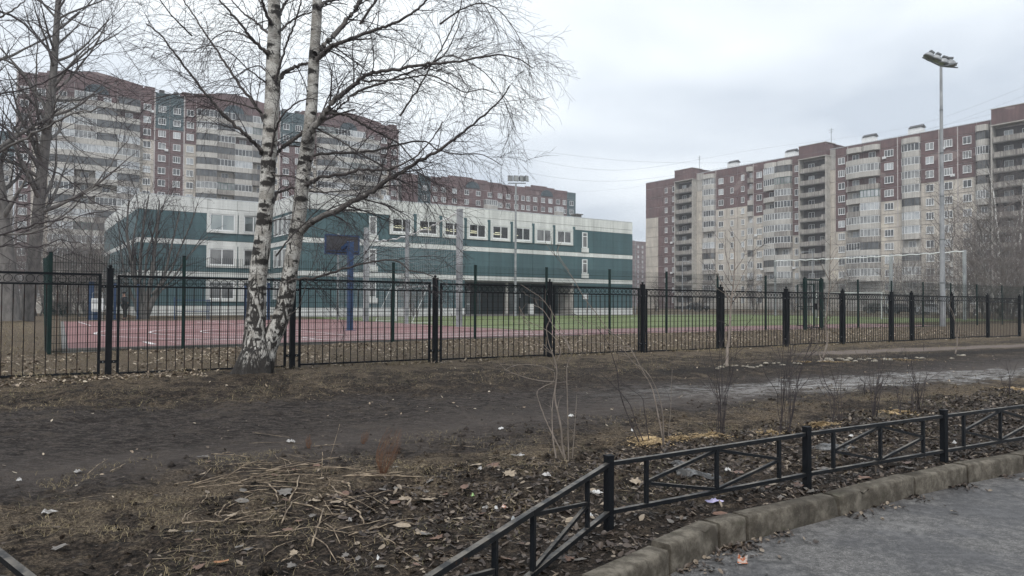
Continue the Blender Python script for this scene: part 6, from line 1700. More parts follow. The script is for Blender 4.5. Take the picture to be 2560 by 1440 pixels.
# x is to the right in the picture, he looks left
vb = [(0, 0, .98), (-.01, 0, 1.2), (-.02, 0, 1.42), (-.05, 0, 1.54), (-.07, 0, 1.63), (-.07, 0, 1.73), (.02, -.10, .92), (.03, -.11, .50), (.05, -.11, .10), (-.07, -.12, .045), (.0, .11, .92), (.0, .12, .50), (.02, .12, .10), (-.12, .13, .045),
      (.0, -.20, 1.42), (.16, -.27, 1.22), (.30, -.20, 1.10), (.36, -.18, 1.08), (-.04, .20, 1.42), (-.14, .27, 1.2), (-.28, .2, 1.1), (-.35, .17, 1.09)]
eb = [(0, 1), (1, 2), (2, 3), (3, 4), (4, 5), (0, 6), (6, 7), (7, 8), (8, 9), (0, 10), (10, 11), (11, 12), (12, 13), (2, 14), (14, 15), (15, 16), (16, 17), (2, 18), (18, 19), (19, 20), (20, 21)]
rb_ = [(.15, .17), (.14, .17), (.12, .16), .055, .085, .09, .095, .065, .045, .045, .095, .065, .045, .045, .065, .05, .04, .035, .065, .05, .04, .035]
skin_body('body', vb, eb, rb_, M['skin'], man)
skin_body('jacket', [(0, 0, .86), (0, 0, 1.0), (-.01, 0, 1.22), (-.02, 0, 1.43), (-.035, 0, 1.5), (.0, -.21, 1.42), (.165, -.27, 1.22), (.30, -.20, 1.11), (-.04, .21, 1.42), (-.145, .27, 1.2), (-.28, .2, 1.11)], [(0, 1), (1, 2), (2, 3), (3, 4), (3, 5), (5, 6), (6, 7), (3, 8), (8, 9), (9, 10)], [(.18, .2), (.18, .2), (.165, .195), (.14, .175), (.09, .09), .082, .07, .055, .082, .07, .055], M['cloth_dark'], man)
skin_body('trousers', [(0, 0, .95), (.02, -.10, .88), (.03, -.11, .50), (.05, -.11, .12), (.0, .11, .88), (.0, .12, .5), (.02, .12, .12)], [(0, 1), (1, 2), (2, 3), (0, 4), (4, 5), (5, 6)], [(.16, .18), .115, .085, .07, .115, .085, .07], M['trousers'], man)
skin_body('shoe', [(.06, -.11, .05), (-.12, -.12, .04)], [(0, 1)], [.055, .045], M['rubber'], man, 1); skin_body('shoe', [(.03, .12, .05), (-.16, .13, .04)], [(0, 1)], [.055, .045], M['rubber'], man, 1)
MB().tube([(-.065, 0, 1.70), (-.065, 0, 1.76), (-.06, 0, 1.81), (-.06, 0, 1.83)], [.108, .112, .095, .03], 12).box(-.21, -.12, -.06, .06, 1.715, 1.73).build('cap', M['cloth_dark'], man, smooth=True)
# a second, far-off figure near the block entrance
p2 = empty('person', gp(1741, 128, .42), 0, 'distant dark-clothed person walking before the left balcony stack', 'person')
skin_body('body', [(0, 0, .95), (0, 0, 1.4), (0, 0, 1.6), (0, 0, 1.7), (-.12, 0, .5), (-.16, 0, .05), (.12, 0, .5), (.18, 0, .05), (-.2, .0, 1.1), (.2, 0, 1.1)], [(0, 1), (1, 2), (2, 3), (0, 4), (4, 5), (0, 6), (6, 7), (1, 8), (1, 9)], [.16, .17, .08, .09, .09, .06, .09, .06, .06, .06], M['cloth_dark'], p2, 1)

# ------------------------------------------------------------------ stones along the dug bed
ico = bpy.data.meshes.new('stone')
import bmesh
def stone_mesh(seed):
    bm = bmesh.new(); bmesh.ops.create_icosphere(bm, subdivisions=2, radius=1); r = random.Random(seed); o = r.random() * 50
    for v in bm.verts:
        n = vnoise(np.array([v.co.x * 1.3 + o]), np.array([v.co.y * 1.3 + v.co.z * 1.7]), seed)[0]; v.co *= .75 + .45 * n
        v.co.z *= .55
    me = bpy.data.meshes.new('stone'); bm.to_mesh(me); bm.free(); me.materials.append(M['stone']); me.polygons.foreach_set('use_smooth', [True] * len(me.polygons)); return me
stones = [stone_mesh(k) for k in range(6)]
sr = random.Random(8)
big = {3: 'pale round stone at the foot of the young tree with the straight trunk', 20: 'yellowish upright stone left of the crooked young tree', 24: 'largest pale rounded border stone, beside the crooked young tree'}
line_px = [(1795, 921, 9), (1803, 917, 11), (1811, 922, 7), (1815, 912, 13), (1832, 915, 10), (1842, 916, 7), (1858, 916, 9), (1868, 917, 10), (1880, 916, 11), (1893, 914, 9), (1903, 912, 9), (1914, 911, 10), (1925, 912, 10), (1934, 909, 9), (1946, 910, 11), (1956, 911, 8), (1966, 909, 9), (1975, 911, 10), (1985, 911, 9), (1998, 910, 11), (2013, 901, 14), (2026, 905, 7), (2050, 905, 10), (2062, 904, 11), (2071, 898, 17), (2078, 904, 11), (2095, 901, 11), (2104, 900, 10), (2116, 901, 9), (2125, 903, 10), (2138, 902, 8), (2150, 902, 9), (2162, 902, 8), (2172, 899, 8), (2186, 900, 9), (2200, 898, 8), (2212, 899, 9), (2226, 897, 8), (2240, 896, 9), (2252, 896, 8), (2264, 894, 9), (2278, 894, 9), (2292, 893, 8), (2306, 893, 9), (2380, 890, 8), (2396, 890, 9), (2408, 891, 8)]
for k, (px, py, r) in enumerate(line_px):
    if sr.random() < .15 and k not in big: continue
    py += sr.gauss(0, 1.8); p = gat(px, py); s = r / FPX * p.y * sr.uniform(.5, .95)
    o = put('stone', stones[k % 6], None, (p.x, p.y, gf(p.x, p.y) + s * .05), sr.uniform(0, 6), (s * sr.uniform(.85, 1.3), s * sr.uniform(.7, 1), s * sr.uniform(.7, 1.1)))
    tag(o, big.get(k, 'small pale stone in the row edging the dug bed'), 'stone', 'border stones of the dug bed')

# ------------------------------------------------------------------ sawdust heaps, leftover ice
def heap(name, px, py, w, d, h, mat, label, cat, seed, n=26):
    c = gat(px, py); V, Fc = [], []
    for i in range(n + 1):
        for j in range(n + 1):
            a, b = i / n * 2 - 1, j / n * 2 - 1; x, y = c.x + a * w, c.y + b * d
            q = 1 - math.hypot(a, b) + (fbm(np.array([x]), np.array([y]), 6, 3, seed)[0] - .5) * .9
            V.append((x - c.x, y - c.y, gf(x, y) - c.z + (min(q, .5) * 2 * h + (fbm(np.array([x]), np.array([y]), 30, 2, seed)[0] - .3) * .022 if q > 0 else -.03)))
    for i in range(n):
        for j in range(n): k = i * (n + 1) + j; Fc.append((k, k + n + 1, k + n + 2, k + 1))
    me = bpy.data.meshes.new(name); me.from_pydata(V, [], Fc); me.materials.append(M[mat]); me.update()
    o = put(name, me, None, c); tag(o, label, cat, kind='stuff'); return o
for k, (px, py, w, d, lab) in enumerate([(1625, 1104, .20, .16, 'sawdust under the bent sapling'), (1760, 1092, .17, .10, 'sawdust left of the bushy shrub'), (1932, 1077, .13, .10, 'sawdust left of the tall shrub'), (2058, 1061, .12, .08, 'sawdust by the second fence post'), (2250, 1028, .16, .10, 'sawdust before the third fence post'), (2545, 972, .25, .22, 'sawdust at the right edge'), (1705, 1098, .05, .05, 'thin sawdust'), (2235, 1034, .10, .1, 'sawdust')]):
    heap('sawdust', px, py, w * .85, d * .95, .022, 'sawdust', lab, 'sawdust', 40 + k)
for k, (px, py, w, d) in enumerate([(1745, 1188, .20, .09), (2080, 1124, .24, .09), (1700, 1165, .10, .06)]):
    heap('melting_ice', px, py, w, d, .035, 'snow', 'patch of dirty melting ice behind the low fence', 'ice', 60 + k, 22)

def chips(px, py, w, d, n, seed):
    c = gat(px, py); r = np.random.default_rng(seed); a = r.uniform(0, 2 * PI, n); q = np.abs(r.normal(0, .62, n)); x, y = c.x + q * w * np.cos(a), c.y + q * d * np.sin(a)
    P = np.stack([x, y, gfull(x, y) + .03 * np.clip(1 - q, 0, 1)], 1); yaw = r.uniform(0, PI, n); L = r.uniform(.006, .016, n); Wd = L * .4; tl = r.uniform(-.5, .5, n)
    V = []
    for i, j in ((-1, -1), (1, -1), (1, 1), (-1, 1)): V.append(np.stack([P[:, 0] + i * L * np.cos(yaw) - j * Wd * np.sin(yaw), P[:, 1] + i * L * np.sin(yaw) + j * Wd * np.cos(yaw), P[:, 2] + .004 + i * L * tl * .6 + j * .001], 1))
    V = np.stack(V, 1).reshape(-1, 3); tag(put('sawdust', mesh_np('sawdust', V, np.arange(n * 4).reshape(-1, 4), None, [M['sawdust']])), 'scattered sawdust chips round the shrubs', 'sawdust', kind='stuff')
for k, (px, py, w, d) in enumerate([(1625, 1104, .24, .20), (1760, 1092, .26, .13), (1932, 1077, .17, .13), (2058, 1061, .18, .10), (2250, 1028, .26, .16), (2545, 972, .38, .30), (1700, 1098, .12, .1), (2020, 905, .2, .15), (2075, 906, .6, .2), (2250, 898, .9, .2)]):
    chips(px, py, w, d, 1500, 700 + k)

# ------------------------------------------------------------------ dry stalks
def stick_mesh(L, r, bend, seed):
    rr = random.Random(seed); n = 7; P, R = [], []
    a = rr.uniform(0, 6)
    for i in range(n + 1):
        t = i / n; P.append(((t - .5) * L, bend * L * (1 - abs(2 * t - 1) ** 1.0) * math.cos(a) + rr.gauss(0, .003), abs(bend * L * math.sin(PI * t) * math.sin(a)) * .4 + rr.gauss(0, .002))); R.append(r * lerp(1, .6, t) * (1.15 if i % 2 else .95))
    return MB().tube(P, R, 5).mesh('dry_stalk', [M['wood_stalk']], True)
sticks = [stick_mesh(1, rr_, b, k) for k, (rr_, b) in enumerate([(.0062, .01), (.0072, .03), (.0052, .05), (.0082, .01), (.0046, .07), (.0064, .02)])]
def stick(a, b, thick=1.0, lift=.012, mesh=None, label=None):
    A, B = gat(*a), gat(*b); A.z = gf(A.x, A.y) + lift; B.z = gf(B.x, B.y) + lift; d = B - A; L = d.length
    me = mesh or sticks[sr.randrange(6)]
    o = put('dry_stalk', me, None, (A + B) / 2); o.rotation_euler = d.to_track_quat('X', 'Z').to_euler()
    o.scale = (L, thick, thick)
    tag(o, label or 'pale dry cut stalk lying in the loose heap on the mud', 'stalk', 'cut dry stalks lying in a heap on the mud'); return o
def ZL(x, y): return (x / 2.56, 900 + y / 2.56)
traced = [((1205, 830), (1700, 735), 1.3), ((1240, 815), (1650, 745), .9), ((1700, 735), (2060, 665), 1.2), ((1640, 770), (2100, 700), .8), ((1740, 715), (2150, 640), .9), ((1500, 740), (1720, 655), .9), ((1540, 700), (1700, 655), 1.0), ((1505, 800), (1850, 700), .7), ((1900, 690), (2200, 630), .7), ((2000, 720), (2300, 700), .8),
          ((2190, 755), (2560, 760), 1.5), ((2250, 742), (2560, 738), 1.1), ((1770, 770), (2040, 770), 1.0), ((1850, 905), (1915, 775), 1.3), ((1860, 908), (2075, 985), 1.2), ((2080, 875), (2220, 930), 1.4), ((2220, 930), (2330, 1030), 1.6), ((1715, 815), (1780, 895), 1.2), ((1800, 1045), (1870, 920), .9), ((1700, 1060), (1840, 950), 1.0),
          ((1995, 1190), (2070, 980), 1.5), ((2070, 1030), (2170, 1170), 1.4), ((1985, 1135), (2150, 1260), 1.4), ((2150, 1250), (2205, 1320), .9), ((1165, 1080), (1280, 965), 1.2), ((1200, 1050), (1265, 980), 1.0), ((1165, 1080), (1430, 1050), 1.1), ((1430, 1050), (1535, 980), 1.2), ((1415, 1000), (1410, 950), 1.4), ((1600, 1000), (1550, 955), .9),
          ((1520, 1060), (1720, 1055), .8), ((1720, 1120), (2000, 1095), .8), ((2000, 1100), (2230, 1110), .8), ((2230, 1110), (2560, 1010), 1.1), ((2160, 1110), (2500, 1015), .8), ((2220, 930), (2390, 880), .9), ((2390, 880), (2560, 850), 1.2), ((2100, 850), (2400, 960), .8), ((2180, 800), (2240, 840), 1.8), ((2120, 815), (2210, 880), 1.3),
          ((2330, 850), (2470, 930), .7), ((2415, 1100), (2530, 1180), 1.0), ((1800, 1310), (1880, 1275), .9), ((1700, 1250), (1900, 1160), .9), ((1560, 870), (1720, 850), .9), ((1510, 830), (1700, 835), .8), ((1450, 940), (1620, 890), .8), ((1400, 980), (1490, 920), .9), ((1290, 940), (1330, 890), .8), ((1640, 975), (1800, 970), .8),
          ((1880, 860), (2000, 880), .7), ((1950, 790), (2060, 780), .8), ((1830, 1000), (1830, 900), .6), ((1690, 880), (1850, 905), .7), ((2060, 940), (2230, 960), .7), ((2040, 870), (2130, 1000), .8), ((705, 730), (800, 690), 1.0), ((560, 750), (690, 665), .7), ((1120, 790), (1230, 800), .7), ((1390, 790), (1560, 730), .7)]
for a, b, t in traced: stick(ZL(*a), ZL(*b), t * .78, .014 + sr.random() * .02)
for k in range(80):
    cx, cy = sr.gauss(1950, 330), sr.gauss(840, 165); a = sr.choice((0, 0, .15, -.3, .6, 1.2, 2.2)) + sr.gauss(0, .25); L = sr.uniform(30, 170)
    stick(ZL(cx - L * math.cos(a), cy + L * .35 * math.sin(a)), ZL(cx + L * math.cos(a), cy - L * .35 * math.sin(a)), sr.uniform(.3, .7), .008)
for a, b, t in [((905, 1340), (1100, 1310), 0), ((500, 740), (660, 775), 1.0), ((0, 780), (290, 770), 1.3), ((0, 790), (410, 798), 1.2), ((1145, 725), (1195, 670), .9), ((955, 805), (1000, 785), 1.0), ((120, 1145), (390, 1310), 1.0), ((200, 1060), (500, 1065), .7), ((60, 1100), (200, 1060), .7), ((1335, 725), (1375, 670), .8), ((850, 970), (950, 955), .6), ((610, 555), (770, 550), .6)]:
    if t: stick((900 + a[0] / 2.667, 900 + a[1] / 2.667), (900 + b[0] / 2.667, 900 + b[1] / 2.667), t * .7, .012)
# upright stubs and the two rusty-red dead plumes
for (bx, by), (tx, ty), t in [((805, 1196), (807, 1130), .9), ((812, 1192), (850, 1060), .4), ((822, 1215), (822, 1193), 1.5), ((914, 1192), (918, 1168), .7)]:
    A = gat(bx, by); A.z = gf(A.x, A.y); B = at(tx, ty, A.y); d = B - A
    o = put('dry_stalk', sticks[0], None, (A + B) / 2); o.rotation_euler = d.to_track_quat('X', 'Z').to_euler(); o.scale = (d.length, t, t)
    tag(o, 'dry stalk stub standing upright in the heap', 'stalk', 'cut dry stalks lying in a heap on the mud')
M['plume'] = simple('rusty_dry_plume', (0.20, 0.10, 0.055), (0.10, 0.05, 0.03), 20, .9, obj=True)
def plume(px, py, H, W_, lean, n, label, seed):
    f = gat(px, py); f.z = gf(f.x, f.y); s = H / FPX * f.y; sw = W_ / FPX * f.y; r = random.Random(seed); P_ = []
    for k in range(n):
        a = r.uniform(-1, 1); b = r.uniform(-1, 1); L = s * r.uniform(.5, 1); pts = []
        for i in range(7):
            t = i / 6; w_ = sw * (.18 + .9 * math.sin(PI * min(1, t * 1.05) * .75))
            pts.append((a * w_ * .5 + lean * s * t * t + r.gauss(0, .006), b * w_ * .35, L * t))
        P_.append((np.array(pts), np.linspace(.0013, .0006, 7)))
    o = put('dry_plume', wood_mesh('dry_plume', P_, M['plume'], 3)[0], None, f); tag(o, label, 'dried plant')
plume(957, 1192, 122, 44, .24, 75, 'rusty brown feathery dead plant leaning right beside the stalk heap', 1)
plume(772, 1118, 36, 12, .0, 30, 'small rusty dead plant behind the stalk heap, further left', 2); plume(908, 1104, 34, 18, .25, 30, 'small rusty dead plant just behind the tall feathery one', 3)

# ------------------------------------------------------------------ litter
def blob(name, px, py, w, h, mat, label, seed, cat='litter', t=.012):
    c = gat(px, py); s = c.y / FPX; W_, D_ = w * s / 2 * .8, h * s / 2 * 1.7; r = random.Random(seed); n = 10; V = [(0, 0, t * 1.6)]; 
    for k in range(n):
        a = 2 * PI * k / n; q = r.uniform(.6, 1.15); V.append((W_ * q * math.cos(a), D_ * q * math.sin(a), r.uniform(.0, t * 1.4)))
        V.append((W_ * .5 * q * math.cos(a + .2), D_ * .5 * q * math.sin(a + .2), r.uniform(t * .3, t * 3)))
    Fc = []
    for k in range(n):
        o0, i0, o1, i1 = 1 + 2 * k, 2 + 2 * k, 1 + 2 * ((k + 1) % n), 2 + 2 * ((k + 1) % n); Fc += [(0, i0, i1), (i0, o0, o1), (i0, o1, i1)]
    me = bpy.data.meshes.new(name); me.from_pydata(V, [], Fc); me.materials.append(M[mat]); me.update()
    o = put(name, me, None, (c.x, c.y, gf(c.x, c.y) + .008)); tag(o, label, cat); return o
M['lit_white'] = simple('white_paper', (0.62, 0.62, 0.61), (0.30, 0.29, 0.28), 50, .6, stops=(.4,.55))
M['lit_violet'] = simple('violet_wrapper', (0.42, 0.38, 0.62), (0.55, 0.52, 0.7), 30, .4)
M['lit_orange'] = simple('orange_wrapper', (0.42, 0.13, 0.055), (0.5, 0.46, 0.42), 40, .4, stops=(.45, .5), obj=True)
M['lit_green'] = simple('green_scrap', (0.35, 0.55, 0.22), (0.3, 0.45, 0.2), 30, .5)
for k, a in enumerate([(120, 1282, 64, 12, 'litter', 'crumpled dirty white plastic sheet at the left of the mud'), (727, 1102, 32, 8, 'litter', 'white plastic scrap behind the stalk heap'), (1252, 1070, 20, 16, 'lit_white', 'crumpled white tissue on the edge of the trodden path'), (1304, 1143, 28, 10, 'litter', 'flattened clear bottle left of the pale sapling'),
                       (1200, 1188, 16, 14, 'litter', 'broken pale plastic cup in the mud'), (1368, 1197, 30, 14, 'litter', 'torn white cup beside the fence post panel'), (1494, 1232, 38, 9, 'lit_white', 'white paper strip left of the first fence post'), (1428, 1036, 20, 5, 'lit_white', 'small white scrap behind the pale sapling'),
                       (1788, 1262, 62, 7, 'lit_violet', 'flat pale violet wrapper between the low fence and the kerb'), (1182, 1238, 14, 8, 'lit_green', 'pale green scrap of plastic in the leaves'), (1240, 1273, 12, 12, 'lit_white', 'white button-like scrap beside the orange wrapper'), (1262, 1269, 26, 8, 'lit_orange', 'orange and black wrapper near the fence rail'),
                       (1581, 1087, 11, 9, 'lit_white', 'round white lid by the sawdust'), (1285, 1308, 24, 16, 'pane_mid', 'grey translucent plastic scrap near the rail'), (1478, 1284, 14, 14, 'lit_white', 'white scrap under the fence rail'), (2128, 1101, 20, 5, 'lit_white', 'white scrap on the melting ice behind the fence'), (1818, 1180, 20, 8, 'lit_white', 'white scrap right of the melting ice'),
                       (875, 1300, 12, 8, 'litter', 'grey scrap in the stalks'), (195, 1180, 28, 6, 'litter', 'thin white scrap in the dry grass at the left'), (48, 1202, 18, 7, 'litter', 'pale flat scrap at the far left'), (2004, 1205, 8, 6, 'lit_white', 'tiny white scrap'), (2385, 1116, 20, 4, 'lit_white', 'white scrap right of the third fence post'), (1214, 1262, 26, 3, 'litter', 'thin pale scrap by the wrapper'), (945, 1395, 12, 5, 'lit_white', 'cigarette end in the mud at the bottom')]):
    blob('litter', a[0], a[1], a[2], a[3], a[4], a[5], 500 + k)
c = at(1857, 1362, 4.72); bx = MB()
bx.add([(-.035, 0, 0), (.03, .01, 0), (.035, .01, .05), (.0, .005, .03), (-.03, .0, .06)], [(0, 1, 2, 3, 4)]); bx.add([(-.03, -.02, .002), (.03, -.015, .002), (.03, .01, .001), (-.035, .0, .001)], [(0, 1, 2, 3)])
tag(bx.build('carton', M['lit_orange'], None, (c.x, c.y, .006)), 'torn orange and white carton on the asphalt under the kerb', 'litter')

# ------------------------------------------------------------------ dead leaves
def leaf_outline(kind, r):
    if kind == 'lobed': return [(0, -.5), (.16, -.32), (.42, -.38), (.30, -.1), (.5, .08), (.24, .14), (.2, .38), (0, .55), (-.2, .36), (-.26, .12), (-.5, .06), (-.3, -.12), (-.4, -.36), (-.15, -.32)]
    return [(0, -.5), (.2, -.36), (.32, -.1), (.28, .18), (.12, .42), (0, .55), (-.12, .42), (-.28, .18), (-.32, -.1), (-.2, -.36)]
def leaves_np(name, pts, sizes, mat, seed, curl=.35, dz=.006, tilt=.35):
    n = len(pts); r = np.random.default_rng(seed)
    base = np.array([(0, -.5), (.30, -.2), (.26, .2), (0, .5), (-.26, .2), (-.30, -.2)]); k = len(base)
    yaw = r.uniform(0, 2 * PI, n); c, s = np.cos(yaw), np.sin(yaw)
    asp = r.uniform(.6, 1.15, n)[:, None]
    bx_, by_ = base[None, :, 0] * asp * (1 + r.uniform(-.25, .25, (n, k))), base[None, :, 1] * (1 + r.uniform(-.15, .15, (n, k)))
    z = (np.abs(bx_) * curl * 1.6 + by_ ** 2 * curl) * r.uniform(-.4, 1.3, n)[:, None]
    tx, ty = r.normal(0, tilt, n)[:, None], r.normal(0, tilt, n)[:, None]
    z = z + bx_ * tx + by_ * ty; z = z - z.min(1, keepdims=True) * .8
    sz = sizes[:, None]
    X = pts[:, 0:1] + (bx_ * c[:, None] - by_ * s[:, None]) * sz; Y = pts[:, 1:2] + (bx_ * s[:, None] + by_ * c[:, None]) * sz; Z = pts[:, 2:3] + dz + z * sz
    cen = np.stack([pts[:, 0], pts[:, 1], pts[:, 2] + dz + 0 * sizes], 1)
    V = np.concatenate([np.stack([X, Y, Z], -1), cen[:, None, :]], 1).reshape(-1, 3)
    b = np.arange(n)[:, None] * (k + 1); j = np.arange(k)[None]
    Fc = np.stack([b + j, b + (j + 1) % k, b + k + 0 * j], -1).reshape(-1, 3)
    me = mesh_np(name, V, None, Fc, [mat]); a = me.attributes.new('rnd', 'FLOAT', 'POINT'); a.data.foreach_set('value', np.repeat(r.random(n) ** 1.5, k + 1).astype(np.float32)); return me
def scatter(n, box, seed, dens=None, u_v=False):
    r = np.random.default_rng(seed); x0, x1, y0, y1 = box; a = r.uniform(x0, x1, n); b = r.uniform(y0, y1, n)
    if u_v: a, b = CU * a - SU * b, SU * a + CU * b
    keep = (kerb_sd(a, b) > .17) & (b > 2.4)
    if dens is not None: keep &= r.random(n) < dens(a, b)
    a, b = a[keep], b[keep]; return np.stack([a, b, gfull(a, b)], 1)
def near_d(a, b):
    v = -SU * a + CU * b; u = CU * a + SU * b; return np.clip((6.4 - v) / 2.2, .03, 1) * np.clip((u - .6) / 2.6, .16, 1) * np.clip(fbm(a, b, 1.4, 3, 3) * 2.1 - .45, .08, 1)
P = scatter(42000, (-4.5, 9, 2.6, 9.5), 1, near_d); r_ = np.random.default_rng(2)
tag(put('leaf_litter', leaves_np('leaf_litter', P, r_.uniform(.010, .052, len(P)) ** 1.0, M['leaf'], 3)), kind='stuff')
P = scatter(15000, (2, 16, 2.9, 5.6), 4, lambda a, b: np.clip(fbm(a, b, 2, 3, 8) * 2 - .4, .1, 1), True)
tag(put('leaf_litter', leaves_np('leaf_litter', P, r_.uniform(.02, .06, len(P)), M['leaf'], 5)), kind='stuff')
def far_d(a, b): return np.clip(fbm(a, b, .8, 3, 13) * 2.4 - .6, .06, 1)
P = scatter(26000, (-9, 40, 14.6, 21.4), 6, far_d, True)
tag(put('leaf_litter', leaves_np('leaf_litter', P, r_.uniform(.035, .085, len(P)), M['leaf_dry'], 7)), kind='stuff')
P = scatter(1900, (-6, 24, 6.2, 14.8), 8, lambda a, b: np.clip(fbm(a, b, .9, 3, 19) * 2 - .6, .05, 1), True)
tag(put('leaf_litter', leaves_np('leaf_litter', P, r_.uniform(.02, .055, len(P)), M['leaf_dry'], 9)), kind='stuff')
# a drift against the fence foot, and scraps on the asphalt
P = scatter(2600, (-8, 3, 13.9, 15.0), 10, None, True)
tag(put('leaf_litter', leaves_np('leaf_litter', P, r_.uniform(.03, .08, len(P)), M['leaf_dry'], 11)), kind='stuff')
rr = np.random.default_rng(12); t_ = rr.uniform(0, 1, 1300); i_ = rr.integers(4, 13, 1300); ka, kb = KP[i_], KP[i_ + 1]
nn = (kb - ka); nn = np.stack([nn[:, 1], -nn[:, 0]], 1) / np.linalg.norm(nn, axis=1, keepdims=True)
off = rr.exponential(.07, 1300)[:, None] + .012; keep = fbm(ka[:, 0] * 2 + t_, ka[:, 1] * 2 + t_, 2, 2, 5) > .42
q = ka + (kb - ka) * t_[:, None] + nn * off; q = np.concatenate([q, np.zeros((len(q), 1)) + .001], 1)[keep]
tag(put('leaf_litter', leaves_np('leaf_litter', q, rr.uniform(.012, .05, len(q)), M['leaf'], 13)), kind='stuff')
# larger single leaves one can pick out
lv = []
for kind in ('oval', 'lobed'):
    for k in range(3):
        r = random.Random(k + 20); o = leaf_outline(kind, r); V = [(0, 0, .02)] + [(x * r.uniform(.85, 1.15), y, abs(x) * .25 * r.uniform(.2, 1.4) + .1 * y * y) for x, y in o]
        me = bpy.data.meshes.new('dead_leaf'); me.from_pydata(V, [], [(0, 1 + i, 1 + (i + 1) % len(o)) for i in range(len(o))]); me.update(); lv.append(me)
def big_leaf(px, py, w, mat, label=None, kind=None):
    c = gat(px, py); s = w / FPX * c.y; key = kind if kind is not None else sr.randrange(6); me = lv[key].copy() if False else lv[key]
    o = put('dead_leaf', me, None, (c.x, c.y, max(gf(c.x, c.y), .0) + .016), sr.uniform(0, 6), (s * 1.3, s * 1.3, s * 1.3))
    o.rotation_euler = (sr.uniform(-.25, .25), sr.uniform(-.25, .25), sr.uniform(0, 6))
    if not me.materials: me.materials.append(M['leaf_tan'])
    if mat != 'leaf_tan': o.material_slots[0].link = 'OBJECT'; o.material_slots[0].material = M[mat]
    tag(o, label or 'pale curled dead leaf lying on the dark mud', 'leaf', 'larger dead leaves on the mud'); return o
M['leaf_tan'] = simple('tan_leaf', (0.34, 0.275, 0.20), (0.20, 0.155, 0.11), 30, .6)
M['leaf_grey'] = simple('grey_leaf', (0.17, 0.155, 0.14), (0.095, 0.085, 0.075), 30, .5)
M['leaf_rust'] = simple('rust_leaf', (0.17, 0.095, 0.062), (0.09, 0.05, 0.035), 30, .5)
big_leaf(1006, 1315, 34, 'leaf_tan', 'round pale tan leaf on bare mud left of the fence rail', 0)
big_leaf(1114, 1335, 30, 'leaf_tan', 'pinkish tan leaf nearest the low fence rail'); big_leaf(553, 1422, 44, 'leaf_orange', 'orange-brown leaf at the bottom of the picture', 1)
big_leaf(1566, 1346, 18, 'leaf_tan', 'small pale leaf between the post and the kerb'); big_leaf(1060, 1253, 42, 'leaf_tan', 'ragged pale leaf right of the stalk heap', 4); big_leaf(786, 1258, 26, 'leaf_tan', 'pale leaf in the middle of the stalks')
big_leaf(150, 1375, 32, 'leaf_grey', 'broad grey-brown leaf at the lower left', 3); big_leaf(1065, 1340, 30, 'leaf_grey', 'grey leaf beside the pinkish tan leaf'); big_leaf(2385, 1237, 16, 'leaf_tan', 'pale leaf lying on the asphalt at the right')
for k in range(150):
    u_ = sr.random(); px, py = sr.uniform(430, 2560), sr.uniform(1150, 1436)
    c = gat(px, py)
    if kerb_sd(np.array([c.x]), np.array([c.y]))[0] < .22: continue
    big_leaf(px, py, sr.uniform(14, 30), sr.choices(('leaf_tan', 'leaf_grey', 'leaf_rust'), (.22, .4, .38))[0], {0: None}.get(0))

# ------------------------------------------------------------------ grass
def blades(name, P, h, mat, seed, wid=.0022, flat=.9):
    n = len(P); r = np.random.default_rng(seed); a = r.uniform(0, 2 * PI, n); H = h * r.uniform(.4, 1.2, n); ln_ = r.uniform(.2, flat, n) * 2.2
    dx_, dy_ = np.cos(a), np.sin(a); V = []
    for t in (0, .5, 1.0):
        out_ = H * ln_ * t * t; z = H * (t - .45 * t * t * ln_ * .8)
        for s in (-1, 1):
            w_ = wid * (1 - .8 * t); V.append(np.stack([P[:, 0] + dx_ * out_ - dy_ * w_ * s, P[:, 1] + dy_ * out_ + dx_ * w_ * s, P[:, 2] + np.maximum(z, .003 + 0 * z)], 1))
    V = np.stack(V, 1).reshape(-1, 3); b = np.arange(n)[:, None] * 6; Fc = np.concatenate([np.stack([b[:, 0], b[:, 0] + 1, b[:, 0] + 3, b[:, 0] + 2], 1), np.stack([b[:, 0] + 2, b[:, 0] + 3, b[:, 0] + 5, b[:, 0] + 4], 1)])
    return tag(put(name, mesh_np(name, V, Fc, None, [mat])), kind='stuff')
def tuft(a, b, seed, f=2.2, th=.52): return np.clip((fbm(a, b, f, 3, seed) - th) * 9, 0, 1)
P = scatter(80000, (-4, 14, 4.0, 7.6), 31, lambda a, b: (tuft(a, b, 33, 1.6, .50) * .8 + .03) * np.clip((6 - (CU * a + SU * b)) / 5, .22, 1) * np.clip((-SU * a + CU * b - 3.9) / 1.4, .12, 1), True)
blades('dry_grass', P, .05, M['grass_dry'], 32, .0019)
P = scatter(20000, (-3, 14, 4.0, 7.0), 34, lambda a, b: tuft(a, b, 36, 1.6, .56), True)
blades('green_grass', P, .038, M['grass_oliv'], 35, .0018)
P = scatter(60000, (-9, 36, 10.8, 21.6), 37, lambda a, b: tuft(a, b, 39, 1.1, .42) * .8 + .05, True)
blades('dry_grass', P, .06, M['grass_dry'], 38, .0035)
P = scatter(26000, (-9, 30, 10.8, 21.6), 40, lambda a, b: tuft(a, b, 42, 1.0, .5), True)
blades('green_grass', P, .05, M['grass_oliv'], 41, .0035)
P = scatter(7000, (-6, 30, 14.55, 15.15), 43, lambda a, b: tuft(a, b, 45, 2.0, .45), True)
blades('dry_grass', P, .14, M['grass_dry'], 44, .004)
P = scatter(20000, (-22, 1.0, 21, 52), 46, None, True)
blades('dry_grass', P, .10, M['grass_dry'], 47, .008)
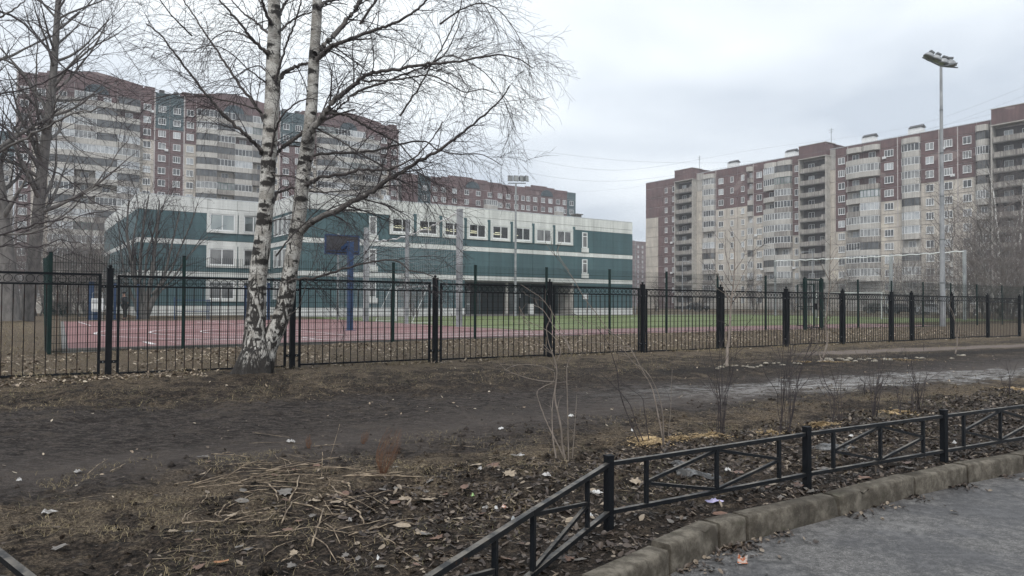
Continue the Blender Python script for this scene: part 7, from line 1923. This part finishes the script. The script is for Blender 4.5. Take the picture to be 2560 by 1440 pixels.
# small twigs and clods in the near mud
tw = Wood(55); P = scatter(2300, (-2.5, 9, 3.9, 6.6), 48, lambda a, b: tuft(a, b, 49, 1.5, .42), True); pol = []
for p in P:
    a = tw.r.uniform(0, 2 * PI); L = tw.r.uniform(.04, .20); d = np.array([math.cos(a), math.sin(a), 0]); q = tw.r.gauss(0, .02)
    pts = np.array([p + d * L * t + np.array([-d[1], d[0], 0]) * q * math.sin(PI * t) + np.array([0, 0, .010 + .004 * math.sin(3 * t)]) for t in (0, .33, .66, 1)]); pol.append((pts, np.array([.0018, .0018, .0014, .0008]) * tw.r.uniform(.6, 1.5)))
tag(put('small_twigs', wood_mesh('small_twigs', pol, M['wood_stalk'], 3)[0]), kind='stuff')
cl = scatter(3800, (-2.5, 14, 3.9, 7.6), 50, lambda a, b: tuft(a, b, 51, 1.8, .40) + .1, True); n = len(cl)
rr = np.random.default_rng(9); base_ = np.array([(1, 0, 0), (-1, 0, 0), (0, 1, 0), (0, -1, 0), (0, 0, 1), (0, 0, -.6)], float)
V = (base_[None] * (1 + rr.uniform(-.35, .35, (n, 6, 3))) * (rr.exponential(.010, n) + .005)[:, None, None] + cl[:, None, :]).reshape(-1, 3)
T = np.array([(0, 2, 4), (2, 1, 4), (1, 3, 4), (3, 0, 4), (2, 0, 5), (1, 2, 5), (3, 1, 5), (0, 3, 5)]); Fc = (np.arange(n)[:, None, None] * 6 + T[None]).reshape(-1, 3)
tag(put('soil_clods', mesh_np('soil_clods', V, None, Fc, [M['ground']])), kind='stuff')

# ------------------------------------------------------------------ thin winter haze
if HAZE > 0:
    hz = MB().box(-420, 620, -60, 620, -1.4, 75).mesh('haze', simple('haze_skin', (1, 1, 1)))
    hm = bpy.data.materials.new('winter_haze'); hm.use_nodes = True; n_ = hm.node_tree.nodes; n_.clear()
    ho = n_.new('ShaderNodeOutputMaterial'); pv = n_.new('ShaderNodeVolumePrincipled'); pv.inputs['Color'].default_value = (.93, .95, .97, 1); pv.inputs['Density'].default_value = HAZE; pv.inputs['Anisotropy'].default_value = .2
    hm.node_tree.links.new(pv.outputs[0], ho.inputs['Volume'])
    hz.materials.clear(); hz.materials.append(hm)
    tag(put('haze', hz), kind='stuff')
